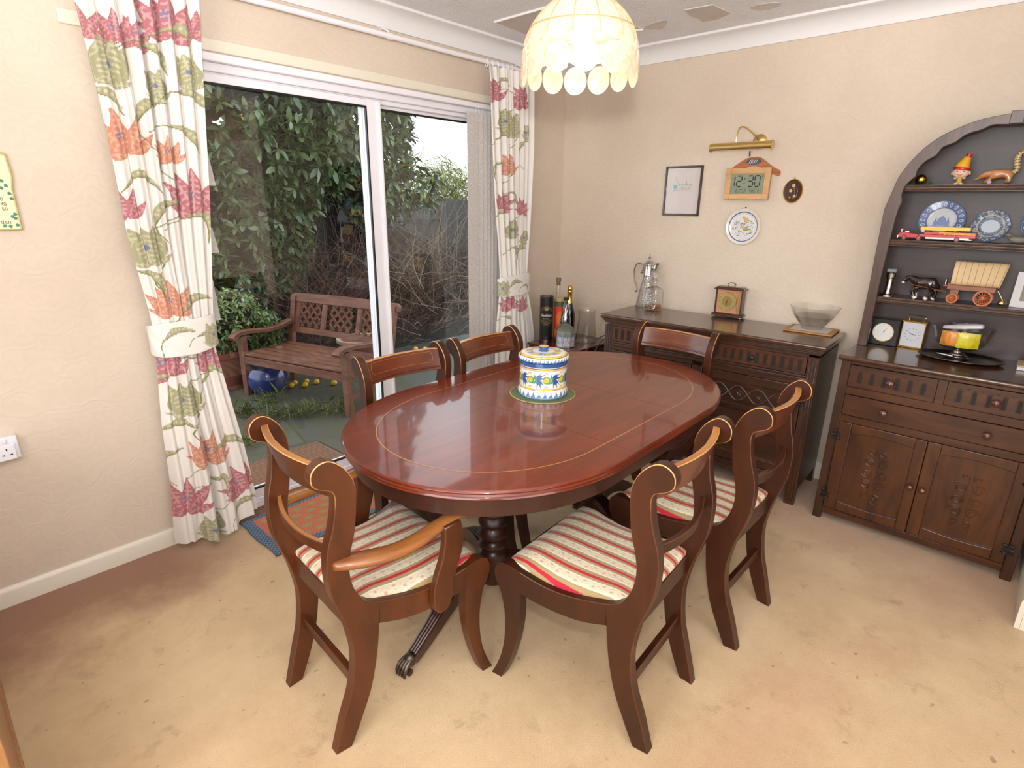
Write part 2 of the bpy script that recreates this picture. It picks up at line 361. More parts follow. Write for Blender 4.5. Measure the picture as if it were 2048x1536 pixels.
def carpetmat():
    m, t, N, b = newmat('worn_carpet'); S(b, rough=0.95, spec=0.1, sheen=0.3)
    L = t.links.new; tc = N.new('ShaderNodeTexCoord'); sp = N.new('ShaderNodeSeparateXYZ'); L(tc.outputs['Object'], sp.inputs[0])
    def noise(sc, det=4, rough=0.6, dist=0.0):
        n = N.new('ShaderNodeTexNoise'); n.inputs['Scale'].default_value = sc; n.inputs['Detail'].default_value = det; n.inputs['Roughness'].default_value = rough; n.inputs['Distortion'].default_value = dist
        L(tc.outputs['Object'], n.inputs['Vector']); return n.outputs['Fac']
    def math(op, a, bb, c=None, clamp=False):
        x = N.new('ShaderNodeMath'); x.operation = op; x.use_clamp = clamp
        for i, v in enumerate((a, bb, c)):
            if v is None: continue
            if isinstance(v, (int, float)): x.inputs[i].default_value = v
            else: L(v, x.inputs[i])
        return x.outputs[0]
    def ramp(fac, p0, p1, c0=(0, 0, 0, 1), c1=(1, 1, 1, 1)):
        r = N.new('ShaderNodeValToRGB'); r.color_ramp.elements[0].position = p0; r.color_ramp.elements[1].position = p1
        r.color_ramp.elements[0].color = c0; r.color_ramp.elements[1].color = c1; L(fac, r.inputs[0]); return r.outputs[0]
    def mix(f, a, bb, mode='MIX'):
        x = N.new('ShaderNodeMix'); x.data_type = 'RGBA'; x.blend_type = mode
        if isinstance(f, float): x.inputs[0].default_value = f
        else: L(f, x.inputs[0])
        for i, v in ((6, a), (7, bb)):
            if isinstance(v, tuple): x.inputs[i].default_value = v
            else: L(v, x.inputs[i])
        return x.outputs[2]
    base = ramp(noise(1.6, 5, 0.65), 0.35, 0.65, C8(190, 158, 117), C8(215, 185, 144))
    # unworn, browner pile along the window wall and in front of the cupboards
    dwin = math('MULTIPLY_ADD', sp.outputs['Y'], -1.0, 0.0)                 # metres from the window wall
    e1 = math('ADD', dwin, math('MULTIPLY', noise(2.2, 5, 0.7), 0.9))
    m1 = ramp(e1, 0.66, 1.12, (1, 1, 1, 1), (0, 0, 0, 1))
    lx = ramp(math('MULTIPLY_ADD', sp.outputs['X'], -1.0, -2.5), 0.02, 0.35)
    m1 = math('MULTIPLY', m1, math('MULTIPLY_ADD', lx, 0.75, 0.25))
    e2 = math('ADD', math('MULTIPLY', sp.outputs['X'], -1.0), math('MULTIPLY', noise(2.6, 5, 0.7), 0.8))
    m2 = ramp(math('MULTIPLY', e2, 0.5), 0.46, 0.62, (1, 1, 1, 1), (0, 0, 0, 1))
    c = mix(math('MULTIPLY', m1, 0.97), base, C8(150, 106, 80))
    c = mix(math('MULTIPLY', m2, 0.65), c, C8(182, 140, 112))
    # trodden pinkish trail to the right of the table
    e3 = math('ADD', math('ABSOLUTE', math('ADD', math('MULTIPLY_ADD', sp.outputs['X'], 0.25, sp.outputs['Y']), 2.80), 0), math('MULTIPLY', noise(3.2, 5, 0.7), 0.7))
    c = mix(math('MULTIPLY', ramp(e3, 0.30, 0.52, (1, 1, 1, 1), (0, 0, 0, 1)), 0.35), c, C8(192, 146, 116))
    # stains
    st = ramp(noise(7, 6, 0.7, 0.3), 0.58, 0.74)
    c = mix(math('MULTIPLY', st, 0.52), c, C8(134, 108, 76))
    sp2 = ramp(noise(26, 2, 0.5), 0.70, 0.76)
    c = mix(math('MULTIPLY', sp2, 0.55), c, C8(112, 90, 64))
    fine = ramp(noise(420, 2, 0.6), 0.3, 0.7, (0.86, 0.86, 0.86, 1), (1.0, 1.0, 1.0, 1))
    c = mix(1.0, c, fine, 'MULTIPLY'); L(c, b.inputs['Base Color'])
    bp = N.new('ShaderNodeBump'); bp.inputs['Strength'].default_value = 0.6; bp.inputs['Distance'].default_value = 0.004
    L(noise(260, 3, 0.7), bp.inputs['Height']); L(bp.outputs[0], b.inputs['Normal'])
    return m
M_carpet = carpetmat()
M_ceil = plain('stippled_ceiling', C8(236, 236, 240), 0.8, 0.05, 9, bump=0.5, bscale=70)
M_patch = plain('bare_ceiling_patch', C8(206, 198, 190), 0.7, 0.05, 8)
M_stain = plain('ceiling_water_stain', C8(214, 208, 202), 0.8, 0.06, 14, bump=0.6, bscale=90)
M_skirt = plain('cream_gloss', C8(226, 218, 200), 0.35, 0.03, 8)
M_cove = plain('cove_white', C8(226, 224, 224), 0.45, 0.01, 4)

mb = MB(); mb.grid(2, 2, lambda u, v: (-5+5*u, -4.6+4.6*v, 0)); mb.build('floor', M_carpet, kind='structure')
mb = MB(); mb.bx(-5, 0, -4.6, 0, H, H+0.05); ceil = mb.build('ceiling', M_ceil, kind='structure')
# bare patches left where tiles came off, and their ragged rims
def patch(name, pts, m, t=0.004):
    q = MB(); q.prism(pts, H-t, H+0.001, lambda a, b, z: (a, b, z)); return q.build(name, m, ceil)
# (outline metres on the ceiling)
patch('bare_patch', [(-0.976, -0.268), (-0.977, -0.714), (-0.368, -0.79), (-0.645, -0.237)], M_patch)
patch('bare_patch', [(-0.513, -1.098), (-0.498, -1.237), (-0.43, -1.241), (-0.36, -1.25), (-0.325, -1.252), (-0.30, -1.21), (-0.275, -1.154), (-0.289, -1.086), (-0.34, -1.095), (-0.407, -1.083)], M_patch)
patch('water_stain', spl([(-0.354, -1.364), (-0.341, -1.465), (-0.281, -1.472), (-0.257, -1.39), (-0.302, -1.348)], 4, True), M_stain, 0.0015)
patch('water_stain', spl([(-0.372, -0.80), (-0.416, -0.86), (-0.425, -0.95), (-0.366, -0.929), (-0.30, -0.86)], 4, True), M_stain, 0.0015)
for p_, q_ in (((-0.976, -0.268), (-0.977, -0.714)), ((-0.368, -0.79), (-0.645, -0.237))):
    r_ = MB(); r_.tube([(*p_, H-0.004), (*q_, H-0.004)], 0.006, 6); r_.build('patch_edge', M_white, ceil)

OX0, OX1, OZ = -2.66, -0.60, 2.057       # the patio opening
mb = MB(); T_ = 0.26
mb.bx(-5, OX0, 0, T_, -0.2, H); mb.bx(OX1, 0.2, 0, T_, -0.2, H); mb.bx(OX0, OX1, 0, T_, OZ, H)
mb.build('wall_window', M_wall, kind='structure')
mb = MB(); mb.bx(0, 0.1, -4.6, 0, 0, H); mb.build('wall_right', M_wall, kind='structure')
mb = MB(); mb.bx(-0.795, 0, -4.6, -2.865, 0, H); mb.build('wall_chimney', M_wall, kind='structure')
# walls behind the photographer, each with a made-up window for the fill lights
def wall_with_window(name, fn, a0, a1, wa0, wa1, wz0, wz1):
    q = MB()
    for (p0, p1, z0, z1) in ((a0, wa0, 0, H), (wa1, a1, 0, H), (wa0, wa1, 0, wz0), (wa0, wa1, wz1, H)):
        q.bx(*fn(p0, p1), z0, z1)
    q.build(name, M_wall, kind='structure')
    f = MB()
    for (p0, p1, z0, z1) in ((wa0, wa0+0.05, wz0, wz1), (wa1-0.05, wa1, wz0, wz1), (wa0, wa1, wz0, wz0+0.05), (wa0, wa1, wz1-0.05, wz1), ((wa0+wa1)/2-0.03, (wa0+wa1)/2+0.03, wz0, wz1)):
        f.bx(*fn(p0, p1), z0, z1)
    return f
f = wall_with_window('wall_back', lambda a, b: (a, b, -4.7, -4.6), -5, 0, -4.4, -2.2, 0.9, 2.2); f.build('added_window_1', M_upvc, kind='structure')
f = wall_with_window('wall_left', lambda a, b: (-5.1, -5.0, a, b), -4.6, 0, -3.7, -1.5, 0.95, 2.25); f.build('added_window_2', M_upvc, kind='structure')

# coving along the window wall, right wall and chimney breast
def cove(path):
    q = MB(); prof = [(0, 0), (0, -0.092), (0.010, -0.092)] + [(0.010+0.075*(1-cos(t)), -0.090+0.075*sin(t)) for t in np.linspace(0, pi/2, 8)] + [(0.092, -0.012), (0.092, 0)]
    for (a, b, nrm) in path:
        a = Vector(a); b = Vector(b); n = Vector(nrm)
        vs = [p + n*u + Vector((0, 0, H+w)) for p in (a, b) for u, w in prof]; k = len(prof)
        q.add(vs, [(i, (i+1) % k, k+(i+1) % k, k+i) for i in range(k)] + [tuple(range(k)), tuple(range(2*k-1, k-1, -1))])
    return q
q = cove([((-5, 0, 0), (0, 0, 0), (0, -1, 0))]); q.build('trim_1', M_cove, kind='structure')
q = cove([((0, 0, 0), (0, -2.865, 0), (-1, 0, 0)), ((0, -2.865, 0), (-0.795, -2.865, 0), (0, 1, 0))]); q.build('trim_2', M_cove, kind='structure')

def skirting(name, a, b, nrm, h=0.079):
    q = MB(); a = Vector(a); b = Vector(b); n = Vector(nrm)
    prof = [(0, 0), (0.016, 0), (0.016, h-0.018), (0.012, h-0.006), (0.006, h), (0, h)]
    vs = [p + n*u + Vector((0, 0, w)) for p in (a, b) for u, w in prof]; k = 6
    q.add(vs, [(i, (i+1) % k, k+(i+1) % k, k+i) for i in range(k)] + [tuple(range(k)), tuple(range(2*k-1, k-1, -1))])
    q.build(name, M_skirt, kind='structure')
skirting('baseboard_window', (-5, 0, 0), (OX0-0.02, 0, 0), (0, -1, 0))
skirting('baseboard_right', (0, 0, 0), (0, -2.865, 0), (-1, 0, 0), 0.10)
skirting('baseboard_chimney', (-0.8095, -2.865, 0), (0, -2.865, 0), (0, 1, 0), 0.13)
skirting('baseboard_chimney_front', (-0.795, -2.8655, 0), (-0.795, -4.6, 0), (-1, 0, 0), 0.13)

# cream strip above the door opening
mb = MB(); mb.bx(OX0-0.16, OX1+0.16, -0.014, 0.0, 2.060, 2.106); mb.build('trim_3', M_skirt, bevel=0.006, seg=3, kind='structure')
# oak threshold strip inside the door
mb = MB(); mb.bx(OX0, OX1, -0.055, 0.02, 0, 0.012); mb.build('trim_4', wood('threshold_wood', C8(92, 52, 30), C8(124, 78, 46), axis=0), bevel=0.003, kind='structure')

# ------------------------------------------------------------------ sliding patio door
door = empty('door_1', (0, 0, 0), kind='structure')
mb = MB()
mb.bx(OX0, OX1, 0.02, 0.16, 2.030, OZ); mb.bx(OX0, OX1, 0.035, 0.16, 1.996, 2.031); mb.bx(OX0, OX1, 0.06, 0.16, 1.975, 1.998)
mb.bx(OX0, OX0+0.05, 0.03, 0.16, 0, 2.03); mb.bx(OX1-0.05, OX1, 0.03, 0.16, 0, 2.03)
mb.bx(OX0, OX1, 0.02, 0.16, 0.0, 0.045); mb.bx(OX0, OX1, 0.02, 0.032, 0.045, 0.060)
mb.build('door_frame', M_upvc, door, bevel=0.003)
def sash(name, x0, x1, y0, y1, z0, z1, w, wb):
    q = MB(); q.bx(x0, x0+w, y0, y1, z0, z1); q.bx(x1-w, x1, y0, y1, z0, z1); q.bx(x0+w, x1-w, y0, y1, z1-0.035, z1); q.bx(x0+w, x1-w, y0, y1, z0, z0+wb)
    o = q.build(name, M_upvc, door, bevel=0.003)
    g = MB(); g.bx(x0+w, x1-w, y0-0.002, y0+0.012, z1-0.043, z1-0.034); g.bx(x0+w, x1-w, y0-0.002, y0+0.012, z0+wb-0.001, z0+wb+0.007)
    g.bx(x0+w-0.001, x0+w+0.006, y0-0.002, y0+0.012, z0+wb, z1-0.035); g.bx(x1-w-0.006, x1-w+0.001, y0-0.002, y0+0.012, z0+wb, z1-0.035)
    g.build('gasket', M_black, o)
    p = MB(); ym = (y0+y1)/2; p.bx(x0+w, x1-w, ym-0.003, ym+0.003, z0+wb, z1-0.035); p.build('pane', M_glass, o, label='clear glass pane mirroring the room')
sash('sliding_leaf', OX0+0.05, -1.505, 0.045, 0.085, 0.045, 1.990, 0.075, 0.055)
sash('fixed_leaf', -1.572, OX1-0.05, 0.098, 0.138, 0.045, 1.996, 0.075, 0.055)
mb = MB(); mb.bx(-1.515, -1.503, 0.030, 0.050, 0.05, 1.985); mb.build('meeting_strip', M_upvc, door, bevel=0.002)

# ------------------------------------------------------------------ curtain rail and curtains
rail = empty('curtain_rail', (0, 0, 0), label='long white curtain pole under the cornice above the patio door', cat='curtain rail')
mb = MB(); mb.tube([(-3.3, -0.07, 2.262), (-0.44, -0.07, 2.262)], 0.0125, 14); mb.ball((-0.43, -0.07, 2.262), 0.018, 12); mb.build('pole', M_upvc, rail)
for x in (-2.55, -1.50, -0.52):
    mb = MB(); mb.tube([(x, -0.07, 2.255), (x, -0.06, 2.285), (x, -0.02, 2.303), (x, 0.0, 2.303)], 0.005, 6); mb.tube([(x-0.012, -0.07, 2.262), (x+0.012, -0.07, 2.262)], 0.0155, 14); mb.build('bracket', M_upvc, rail)
for i in range(9):
    x = -0.835 + i*0.041
    mb = MB(); mb.lathe([(0.019+0.0035*cos(t), 0.0035*sin(t)) for t in np.linspace(0, 2*pi, 7)[:-1]], 18, closed=True, T=TR((x, -0.07, 2.255), rx=pi/2, rz=radians(78+random.uniform(-12, 12)))); mb.build('curtain_ring', M_upvc, rail)
for i in range(11):
    x = -2.80 + i*0.042
    mb = MB(); mb.lathe([(0.019+0.0035*cos(t), 0.0035*sin(t)) for t in np.linspace(0, 2*pi, 7)[:-1]], 18, closed=True, T=TR((x, -0.07, 2.255), rx=pi/2, rz=radians(78+random.uniform(-12, 12)))); mb.build('curtain_ring', M_upvc, rail)

K_FAB = C8(226, 220, 213); K_PINK = C8(172, 108, 114); K_PINK2 = C8(196, 150, 150); K_OR = C8(194, 134, 110); K_OR2 = C8(208, 162, 140); K_GR = C8(160, 156, 122); K_GR2 = C8(186, 182, 154); K_GRD = C8(120, 122, 74); K_GY = C8(120, 122, 150)
def xf(pts, x, z, s, a): return [(x+s*rot2(p, a)[0], z+s*rot2(p, a)[1]) for p in pts]
PETAL = lambda L, W, b=0.0: spl([(0, 0), (W*0.9, L*0.25), (W, L*0.55), (W*0.45+b, L*0.85), (b*1.6, L), (-W*0.35+b, L*0.8), (-W, L*0.5), (-W*0.8, L*0.2)], 4, True)
def petal(P, x, z, s, a, L, W, c1, c2, b=0.0, hatch=26):
    pl = xf(PETAL(L, W, b), x, z, s, a); m = inpoly(P.X, P.Y, pl); P.C[m] = c1
    inner = inpoly(P.X, P.Y, xf([(q[0]*0.72, q[1]*0.9+L*0.05) for q in PETAL(L, W, b)], x, z, s, a))
    u = (P.X-x)*cos(a)+(P.Y-z)*sin(a); v = -(P.X-x)*sin(a)+(P.Y-z)*cos(a)
    P.C[inner & (np.sin((v+0.35*np.abs(u))/s*hatch*2) > 0.35)] = c2
    P.C[inner & (np.abs(u) < s*0.022)] = c2
def flower(P, x, z, s, a, c1, c2, kind=0):
    for da, L, W, b in ((1.45, 0.62, 0.12, 0.14), (-1.5, 0.66, 0.12, -0.14), (0.80, 0.86, 0.15, 0.08), (-0.76, 0.90, 0.15, -0.08), (0.36, 0.92, 0.15, 0.04), (-0.12, 1.0, 0.17, -0.02)) if kind == 0 else ((0.9, 0.5, 0.13, 0.12), (0.42, 0.95, 0.24, 0.05), (-0.42, 0.95, 0.24, -0.05), (0, 0.85, 0.22, 0)):
        petal(P, x, z, s, a+da, L, W, c1, c2, b)
    cx, cz = x-0.42*s*sin(a)*1, z+0.42*s*cos(a)
    for k in range(9):
        t = k*2.4; r = 0.035*s*sqrt(k)
        P.ell(cx+r*cos(t), cz+r*sin(t), 0.022*s, 0.022*s, K_GY)
def tulip(P, x, z, s, a):
    for da, L, W, b in ((0.35, 1.0, 0.26, 0.05), (-0.35, 1.0, 0.26, -0.05), (0, 0.95, 0.30, 0)):
        petal(P, x, z, s, a+da, L, W, K_GR, K_GR2, b)
    petal(P, x, z, s*0.6, a+1.3, 0.9, 0.13, K_GR, K_GR2, 0.1); petal(P, x, z, s*0.6, a-1.3, 0.9, 0.13, K_GR, K_GR2, -0.1)
    P.ell(x-0.45*s*sin(a), z+0.45*s*cos(a), 0.07*s, 0.08*s, K_GY)
def leaf(P, x, z, s, a, curl=0.5):
    top = [(t, curl*sin(pi*t)*0.6+0.16*sin(pi*min(t*1.05, 1))**0.8) for t in np.linspace(0, 1, 10)]
    bot = [(t, curl*sin(pi*t)*0.6-0.06*sin(pi*t)) for t in np.linspace(1, 0, 10)]
    pl = xf([(p[0]-0.5, p[1]) for p in top+bot], x, z, s, a); P.poly(pl, K_GR)
    for k in range(2, 9):
        t = k/9.; y = curl*sin(pi*t)*0.6+0.05
        P.ell(*xf([(t-0.5, y)], x, z, s, a)[0], 0.035*s, 0.045*s, K_GR2, a)
    P.line(xf([(p[0]-0.5, p[1]) for p in bot], x, z, s, a), 0.0032, K_GRD)
    P.line(xf([(-0.5, 0), (-0.62, -0.2), (-0.66, -0.5)], x, z, s, a), 0.0032, K_GRD)

def curtain(name, label, edges_l, edges_r, y0, nf, motifs, z0, z1, seed, tie_z, zf=None):
    rnd = random.Random(seed); NU, NV = 330, 560
    zl = [e[1] for e in edges_l]; xl = [e[0] for e in edges_l]; zr = [e[1] for e in edges_r]; xr = [e[0] for e in edges_r]
    Z = np.linspace(z0, z1, NV)[:, None]*np.ones((1, NU)); U = np.linspace(0, 1, NU)[None, :]*np.ones((NV, 1))
    def sm(zq, zs, xs):
        zs, xs = np.array(zs), np.array(xs); i = np.argsort(zs); v = np.interp(zq, zs[i], xs[i]); k = np.ones(25)/25
        p = np.pad(v, 12, mode='edge'); return np.convolve(p, k, 'valid')
    XL = sm(Z[:, 0], zl, xl)[:, None]; XR = sm(Z[:, 0], zr, xr)[:, None]
    ph = rnd.random()*6
    fold = np.sin(2*pi*nf*U+ph) + 0.35*np.sin(2*pi*nf*2.1*U+ph*2+Z*1.5) + 0.3*np.sin(2*pi*nf*0.43*U+Z*2.1)
    up = np.clip((Z-tie_z)/(z1-tie_z), 0, 1); dn = np.clip((tie_z-Z)/(tie_z-z0), 0, 1)
    amp = (0.006 + 0.011*up**0.8 + 0.018*dn)*(1+0.35*np.sin(2*pi*1.3*U+ph*3))
    low = np.sin(2*pi*(nf*0.62)*U+ph) + 0.4*np.sin(2*pi*nf*1.3*U+1.0)
    fold = fold*(1-dn*0.75) + low*dn*0.9
    bulge = -0.035*np.sin(pi*U)*(0.5+0.5*dn)
    Y = y0 + amp*fold + bulge - 0.02*np.clip(1-np.abs(Z-tie_z)/0.25, 0, 1)*np.sin(pi*U)
    X = XL + (XR-XL)*U + 0.004*np.cos(2*pi*nf*U+ph)
    Zs = Z + (0.018*np.sin(2*pi*1.2*U+1.0) + 0.03*(U-0.5)*(zf or 0))*(dn**4)
    Xp = XL + (XR-XL)*U
    P = Paint(Xp.ravel(), Z.ravel(), K_FAB)
    stems = [m for m in motifs if m[0] in 'PGO']
    for a, b in zip(stems[:-1], stems[1:]):
        if abs(a[2]-b[2]) < 0.45 and abs(a[1]-b[1]) < 0.25:
            P.line(spl([(a[1], a[2]), ((a[1]*2+b[1])/3+0.03, (a[2]*2+b[2])/3), ((a[1]+b[1]*2)/3-0.025, (a[2]+b[2]*2)/3), (b[1], b[2])], 5), 0.0036, K_GRD)
    for i, mt in enumerate(motifs):
        k, x, z = mt[:3]; a = rnd.uniform(-0.5, 0.5); s = mt[3] if len(mt) > 3 else 1.0
        if k in 'Pp': flower(P, x, z-0.07*s, (0.150 if k == 'P' else 0.10)*s, a, K_PINK, K_PINK2)
        elif k in 'Oo': flower(P, x, z-0.07*s, (0.150 if k == 'O' else 0.09)*s, a, K_OR, K_OR2)
        elif k in 'Gg': tulip(P, x, z-0.07*s, (0.15 if k == 'G' else 0.10)*s, a*0.5)
        elif k == 'c': leaf(P, x, z, 0.125*s, a-0.3, 0.9)
        elif k == 'l': leaf(P, x, z, 0.135*s, a+0.5*(1 if i % 2 else -1), 0.4)
    n = NU*NV; idx = np.arange(n).reshape(NV, NU)
    faces = np.stack([idx[:-1, :-1], idx[:-1, 1:], idx[1:, 1:], idx[1:, :-1]], -1).reshape(-1, 4)
    me = bpy.data.meshes.new(name); me.vertices.add(n); me.vertices.foreach_set('co', np.stack([X, Y, Zs], -1).astype(np.float32).ravel())
    me.loops.add(faces.size); me.loops.foreach_set('vertex_index', faces.ravel().astype(np.int32)); me.polygons.add(len(faces))
    me.polygons.foreach_set('loop_start', np.arange(0, faces.size, 4, dtype=np.int32)); me.polygons.foreach_set('use_smooth', [True]*len(faces)); me.update(); me.validate()
    at = me.color_attributes.new('Col', 'FLOAT_COLOR', 'POINT'); at.data.foreach_set('color', P.flat().astype(np.float32).ravel())
    me.materials.append(M_cloth)
    root = empty(name, (0, 0, 0), label=label, cat='curtain', group='floral curtains either side of the patio door')
    o = bpy.data.objects.new('cloth', me); link(o, root)
    return root, (XL, XR, Z)
M_cloth = painted('printed_cotton', 0.85, bump=0.12, bscale=700, spec=0.2, sheen=0.15)
def tieback(parent, x0, x1, y0, z, h, sag, seed):
    # a band round the front of the gathers
    NU, NV = 120, 30; q = MB(); cols = []
    xc, hw = (x0+x1)/2, (x1-x0)/2+0.012
    X = np.zeros((NV, NU)); Zp = np.zeros((NV, NU))
    def fn(u, v):
        a = pi*(u); return (xc - hw*cos(a), y0 - 0.062*sin(a)**0.7 + 0.02 + 0.003*sin(v*9+u*20), z + (v-0.5)*h*(1+0.25*sin(a)) - sag*sin(a) + 0.02*(u-0.5))
    q.grid(NU, NV, fn)
    Xs = np.array([p[0] for p in q.v]); Zs = np.array([p[2] for p in q.v])
    P = Paint(Xs, Zs, K_FAB); leaf(P, xc-0.03, z, 0.12, 0.2, 0.3); leaf(P, xc+0.06, z-0.03, 0.08, -0.4, 0.5); tulip(P, xc-hw*0.9 if seed else xc+hw*0.8, z-0.06, 0.10, 0)
    for dz in (-0.47, 0.47):
        pass
    q.build('tieback', M_cloth, parent, col=P.flat(), solid=0.003)
CL = [('P',-2.52,2.13,1.15),('p',-2.64,2.07),('p',-2.69,2.08),('p',-2.78,2.08),('p',-2.42,2.14),('G',-2.74,1.94),('G',-2.46,1.95,.8),('c',-2.51,2.01,1.2),('l',-2.59,1.97),('g',-2.58,1.91),('l',-2.76,1.81),('O',-2.71,1.72),('l',-2.47,1.83,1.2),('l',-2.61,1.79),('l',-2.52,1.7,1.1),('o',-2.58,1.7),('p',-2.75,1.51,1.2),('P',-2.52,1.52,1.15),('c',-2.69,1.51),('l',-2.61,1.44),('c',-2.53,1.37,1.1),('G',-2.7,1.32),('O',-2.66,1.12,.9),('l',-2.56,1.08),('l',-2.72,1.18),('P',-2.71,0.88),('P',-2.55,0.87,.8),('G',-2.67,0.7),('c',-2.54,0.74),('l',-2.74,0.77),('l',-2.71,0.57),('O',-2.62,0.47),('l',-2.52,0.43,1.2),('P',-2.74,0.27,1.1),('P',-2.49,0.27),('l',-2.75,0.44),('c',-2.62,0.26),('l',-2.49,0.11),('G',-2.66,0.1,.8)]
CR = [('P',-0.81,2.13,.9),('P',-0.59,2.11,.9),('l',-0.75,2.15,.7),('G',-0.73,1.96,.9),('G',-0.65,1.94,.9),('g',-0.55,1.94),('c',-0.75,1.82),('l',-0.57,1.81),('O',-0.69,1.73,.8),('l',-0.78,1.69,.8),('P',-0.75,1.52,.8),('P',-0.57,1.49,.8),('l',-0.66,1.53,.7),('G',-0.66,1.34,.8),('c',-0.76,1.39,.8),('g',-0.55,1.31),('c',-0.66,1.18,.8),('l',-0.57,1.19),('P',-0.68,0.89,.8),('P',-0.55,0.86,.7),('l',-0.69,0.75,.8)]
EL = [(-2.80,2.26),(-2.786,2.111),(-2.769,1.817),(-2.764,1.608),(-2.763,1.365),(-2.743,1.141),(-2.735,1.032),(-2.74,0.922),(-2.766,0.609),(-2.775,0.313),(-2.792,0.139),(-2.795,0.03)]
ER = [(-2.39,2.26),(-2.398,2.199),(-2.425,1.86),(-2.455,1.493),(-2.49,1.177),(-2.51,1.011),(-2.519,0.904),(-2.487,0.648),(-2.454,0.395),(-2.436,0.169),(-2.432,0.03)]
c1, _ = curtain('curtain', 'cream floral curtain, wide one left of the patio door, tied back', EL, ER, -0.115, 6.5, CL, 0.045, 2.235, 3, 1.0, 1.0)
tieback(c1, -2.742, -2.515, -0.125, 0.972, 0.115, 0.010, 0)
FL = [(-0.870,2.25),(-0.856,2.213),(-0.839,1.93),(-0.804,1.515),(-0.767,1.216),(-0.747,0.995),(-0.778,0.77),(-0.791,0.571),(-0.80,0.03)]
FR = [(-0.478,2.25),(-0.461,1.822),(-0.475,1.363),(-0.496,1.072),(-0.492,0.972),(-0.421,0.721),(-0.385,0.516),(-0.36,0.03)]
c2, _ = curtain('curtain', 'cream floral curtain in the corner, right of the patio door, tied back', FL, FR, -0.105, 7.5, CR, 0.045, 2.235, 5, 1.0, 0.0)
tieback(c2, -0.752, -0.492, -0.115, 0.99, 0.11, 0.0, 1)

# ------------------------------------------------------------------ vertical blind
vb = empty('vertical_blind', (0, 0, 0), label='grey patterned vertical blind drawn to both sides of the patio door', cat='blind')
mb = MB(); mb.bx(OX0+0.05, OX1-0.03, -0.010, 0.018, 2.026, 2.056); mb.build('headrail', M_upvc, vb, bevel=0.003)
def slatmat():
    m, t, N, b = newmat('patterned_slat'); S(b, rough=0.8)
    L = t.links.new; tc = N.new('ShaderNodeTexCoord')
    wv = N.new('ShaderNodeTexWave'); wv.wave_type = 'BANDS'; wv.inputs['Scale'].default_value = 26; wv.inputs['Distortion'].default_value = 16; wv.inputs['Detail'].default_value = 1; wv.inputs['Detail Scale'].default_value = 3
    cr = N.new('ShaderNodeValToRGB'); cr.color_ramp.elements[0].position = 0.80; cr.color_ramp.elements[0].color = C8(188, 180, 174); cr.color_ramp.elements[1].position = 0.92; cr.color_ramp.elements[1].color = C8(216, 210, 204)
    L(tc.outputs['Object'], wv.inputs['Vector']); L(wv.outputs['Fac'], cr.inputs[0]); L(cr.outputs[0], b.inputs['Base Color']); return m
M_slat = slatmat()
for i, (xc, y, a, wd) in enumerate([(-0.885, 0.000, 6, 0.085), (-0.850, 0.004, 14, 0.089), (-0.818, 0.008, 20, 0.089), (-0.785, 0.010, 24, 0.089), (-0.755, 0.012, 28, 0.089), (-0.725, 0.013, 30, 0.089)]):
    q = MB(); q.box((xc, y-0.002, 1.015), (wd, 0.0012, 1.975), rz=radians(-a)); q.build('slat', M_slat, vb)
for i in range(24):
    if i < 12:
        q = MB(); q.tube([(-0.86+i*0.011, -0.004, 2.026), (-0.86+i*0.011, -0.004, 1.995)], 0.0012, 5); q.build('hanger', M_upvc, vb)
for (x0, x1, x2, z0, z1, y) in [(-2.50, -2.398, -2.378, 1.72, 1.55, 0.0), (-2.50, -2.418, -2.402, 1.38, 1.275, 0.002), (-2.52, -2.452, -2.438, 1.25, 0.985, -0.002)]:
    q = MB(); q.prism([(x0, z0), (x1, z0), (x2, z1), (x0, z1)], y, y+0.0015, lambda a, b, t: (a, t, b)); q.build('slat', M_slat, vb, label='loose end of a slat sticking out past the curtain')

# ------------------------------------------------------------------ wall fittings on the window wall
M_sock = plain('socket_plastic', C8(228, 228, 234), 0.3, 0.02)
so = empty('wall_socket', (-3.28, 0, 0.627), label='white double plug socket low on the wall left of the curtain', cat='socket')
mb = MB(); mb.bx(-0.073, 0.073, -0.032, 0, -0.043, 0.043); mb.build('back_box', M_sock, so, bevel=0.004, seg=2)
mb = MB(); mb.bx(-0.067, 0.062, -0.046, -0.032, -0.041, 0.020); mb.build('face_plate', M_sock, so, bevel=0.004, seg=2)
for sx in (-0.036, 0.036):
    mb = MB(); mb.bx(sx-0.006, sx+0.006, -0.040, -0.032, 0.024, 0.038); mb.build('switch', M_sock, so, bevel=0.002)
    mb = MB(); mb.bx(sx-0.002, sx+0.002, -0.0468, -0.045, -0.003, 0.005); mb.bx(sx-0.0145, sx-0.0075, -0.0468, -0.045, -0.021, -0.017); mb.bx(sx+0.0075, sx+0.0145, -0.0468, -0.045, -0.021, -0.017); mb.build('pin_hole', M_black, so)

def text(s, size, m, parent, T, name='lettering', ext=0.0003, align='CENTER', bold=False, sx=1.0):
    cu = bpy.data.curves.new('t', 'FONT'); cu.body = s; cu.size = size; cu.extrude = ext; cu.align_x = align; cu.align_y = 'CENTER'; cu.resolution_u = 3
    if bold: cu.offset = size*0.015
    ob = bpy.data.objects.new('t', cu); COL.objects.link(ob); bpy.context.view_layer.update()
    me = bpy.data.meshes.new_from_object(ob.evaluated_get(bpy.context.evaluated_depsgraph_get())); bpy.data.objects.remove(ob); bpy.data.curves.remove(cu)
    me.transform(T @ Matrix.Diagonal((sx, 1, 1, 1))); me.materials.clear(); me.materials.append(m); me.name = name
    return link(bpy.data.objects.new(name, me), parent)
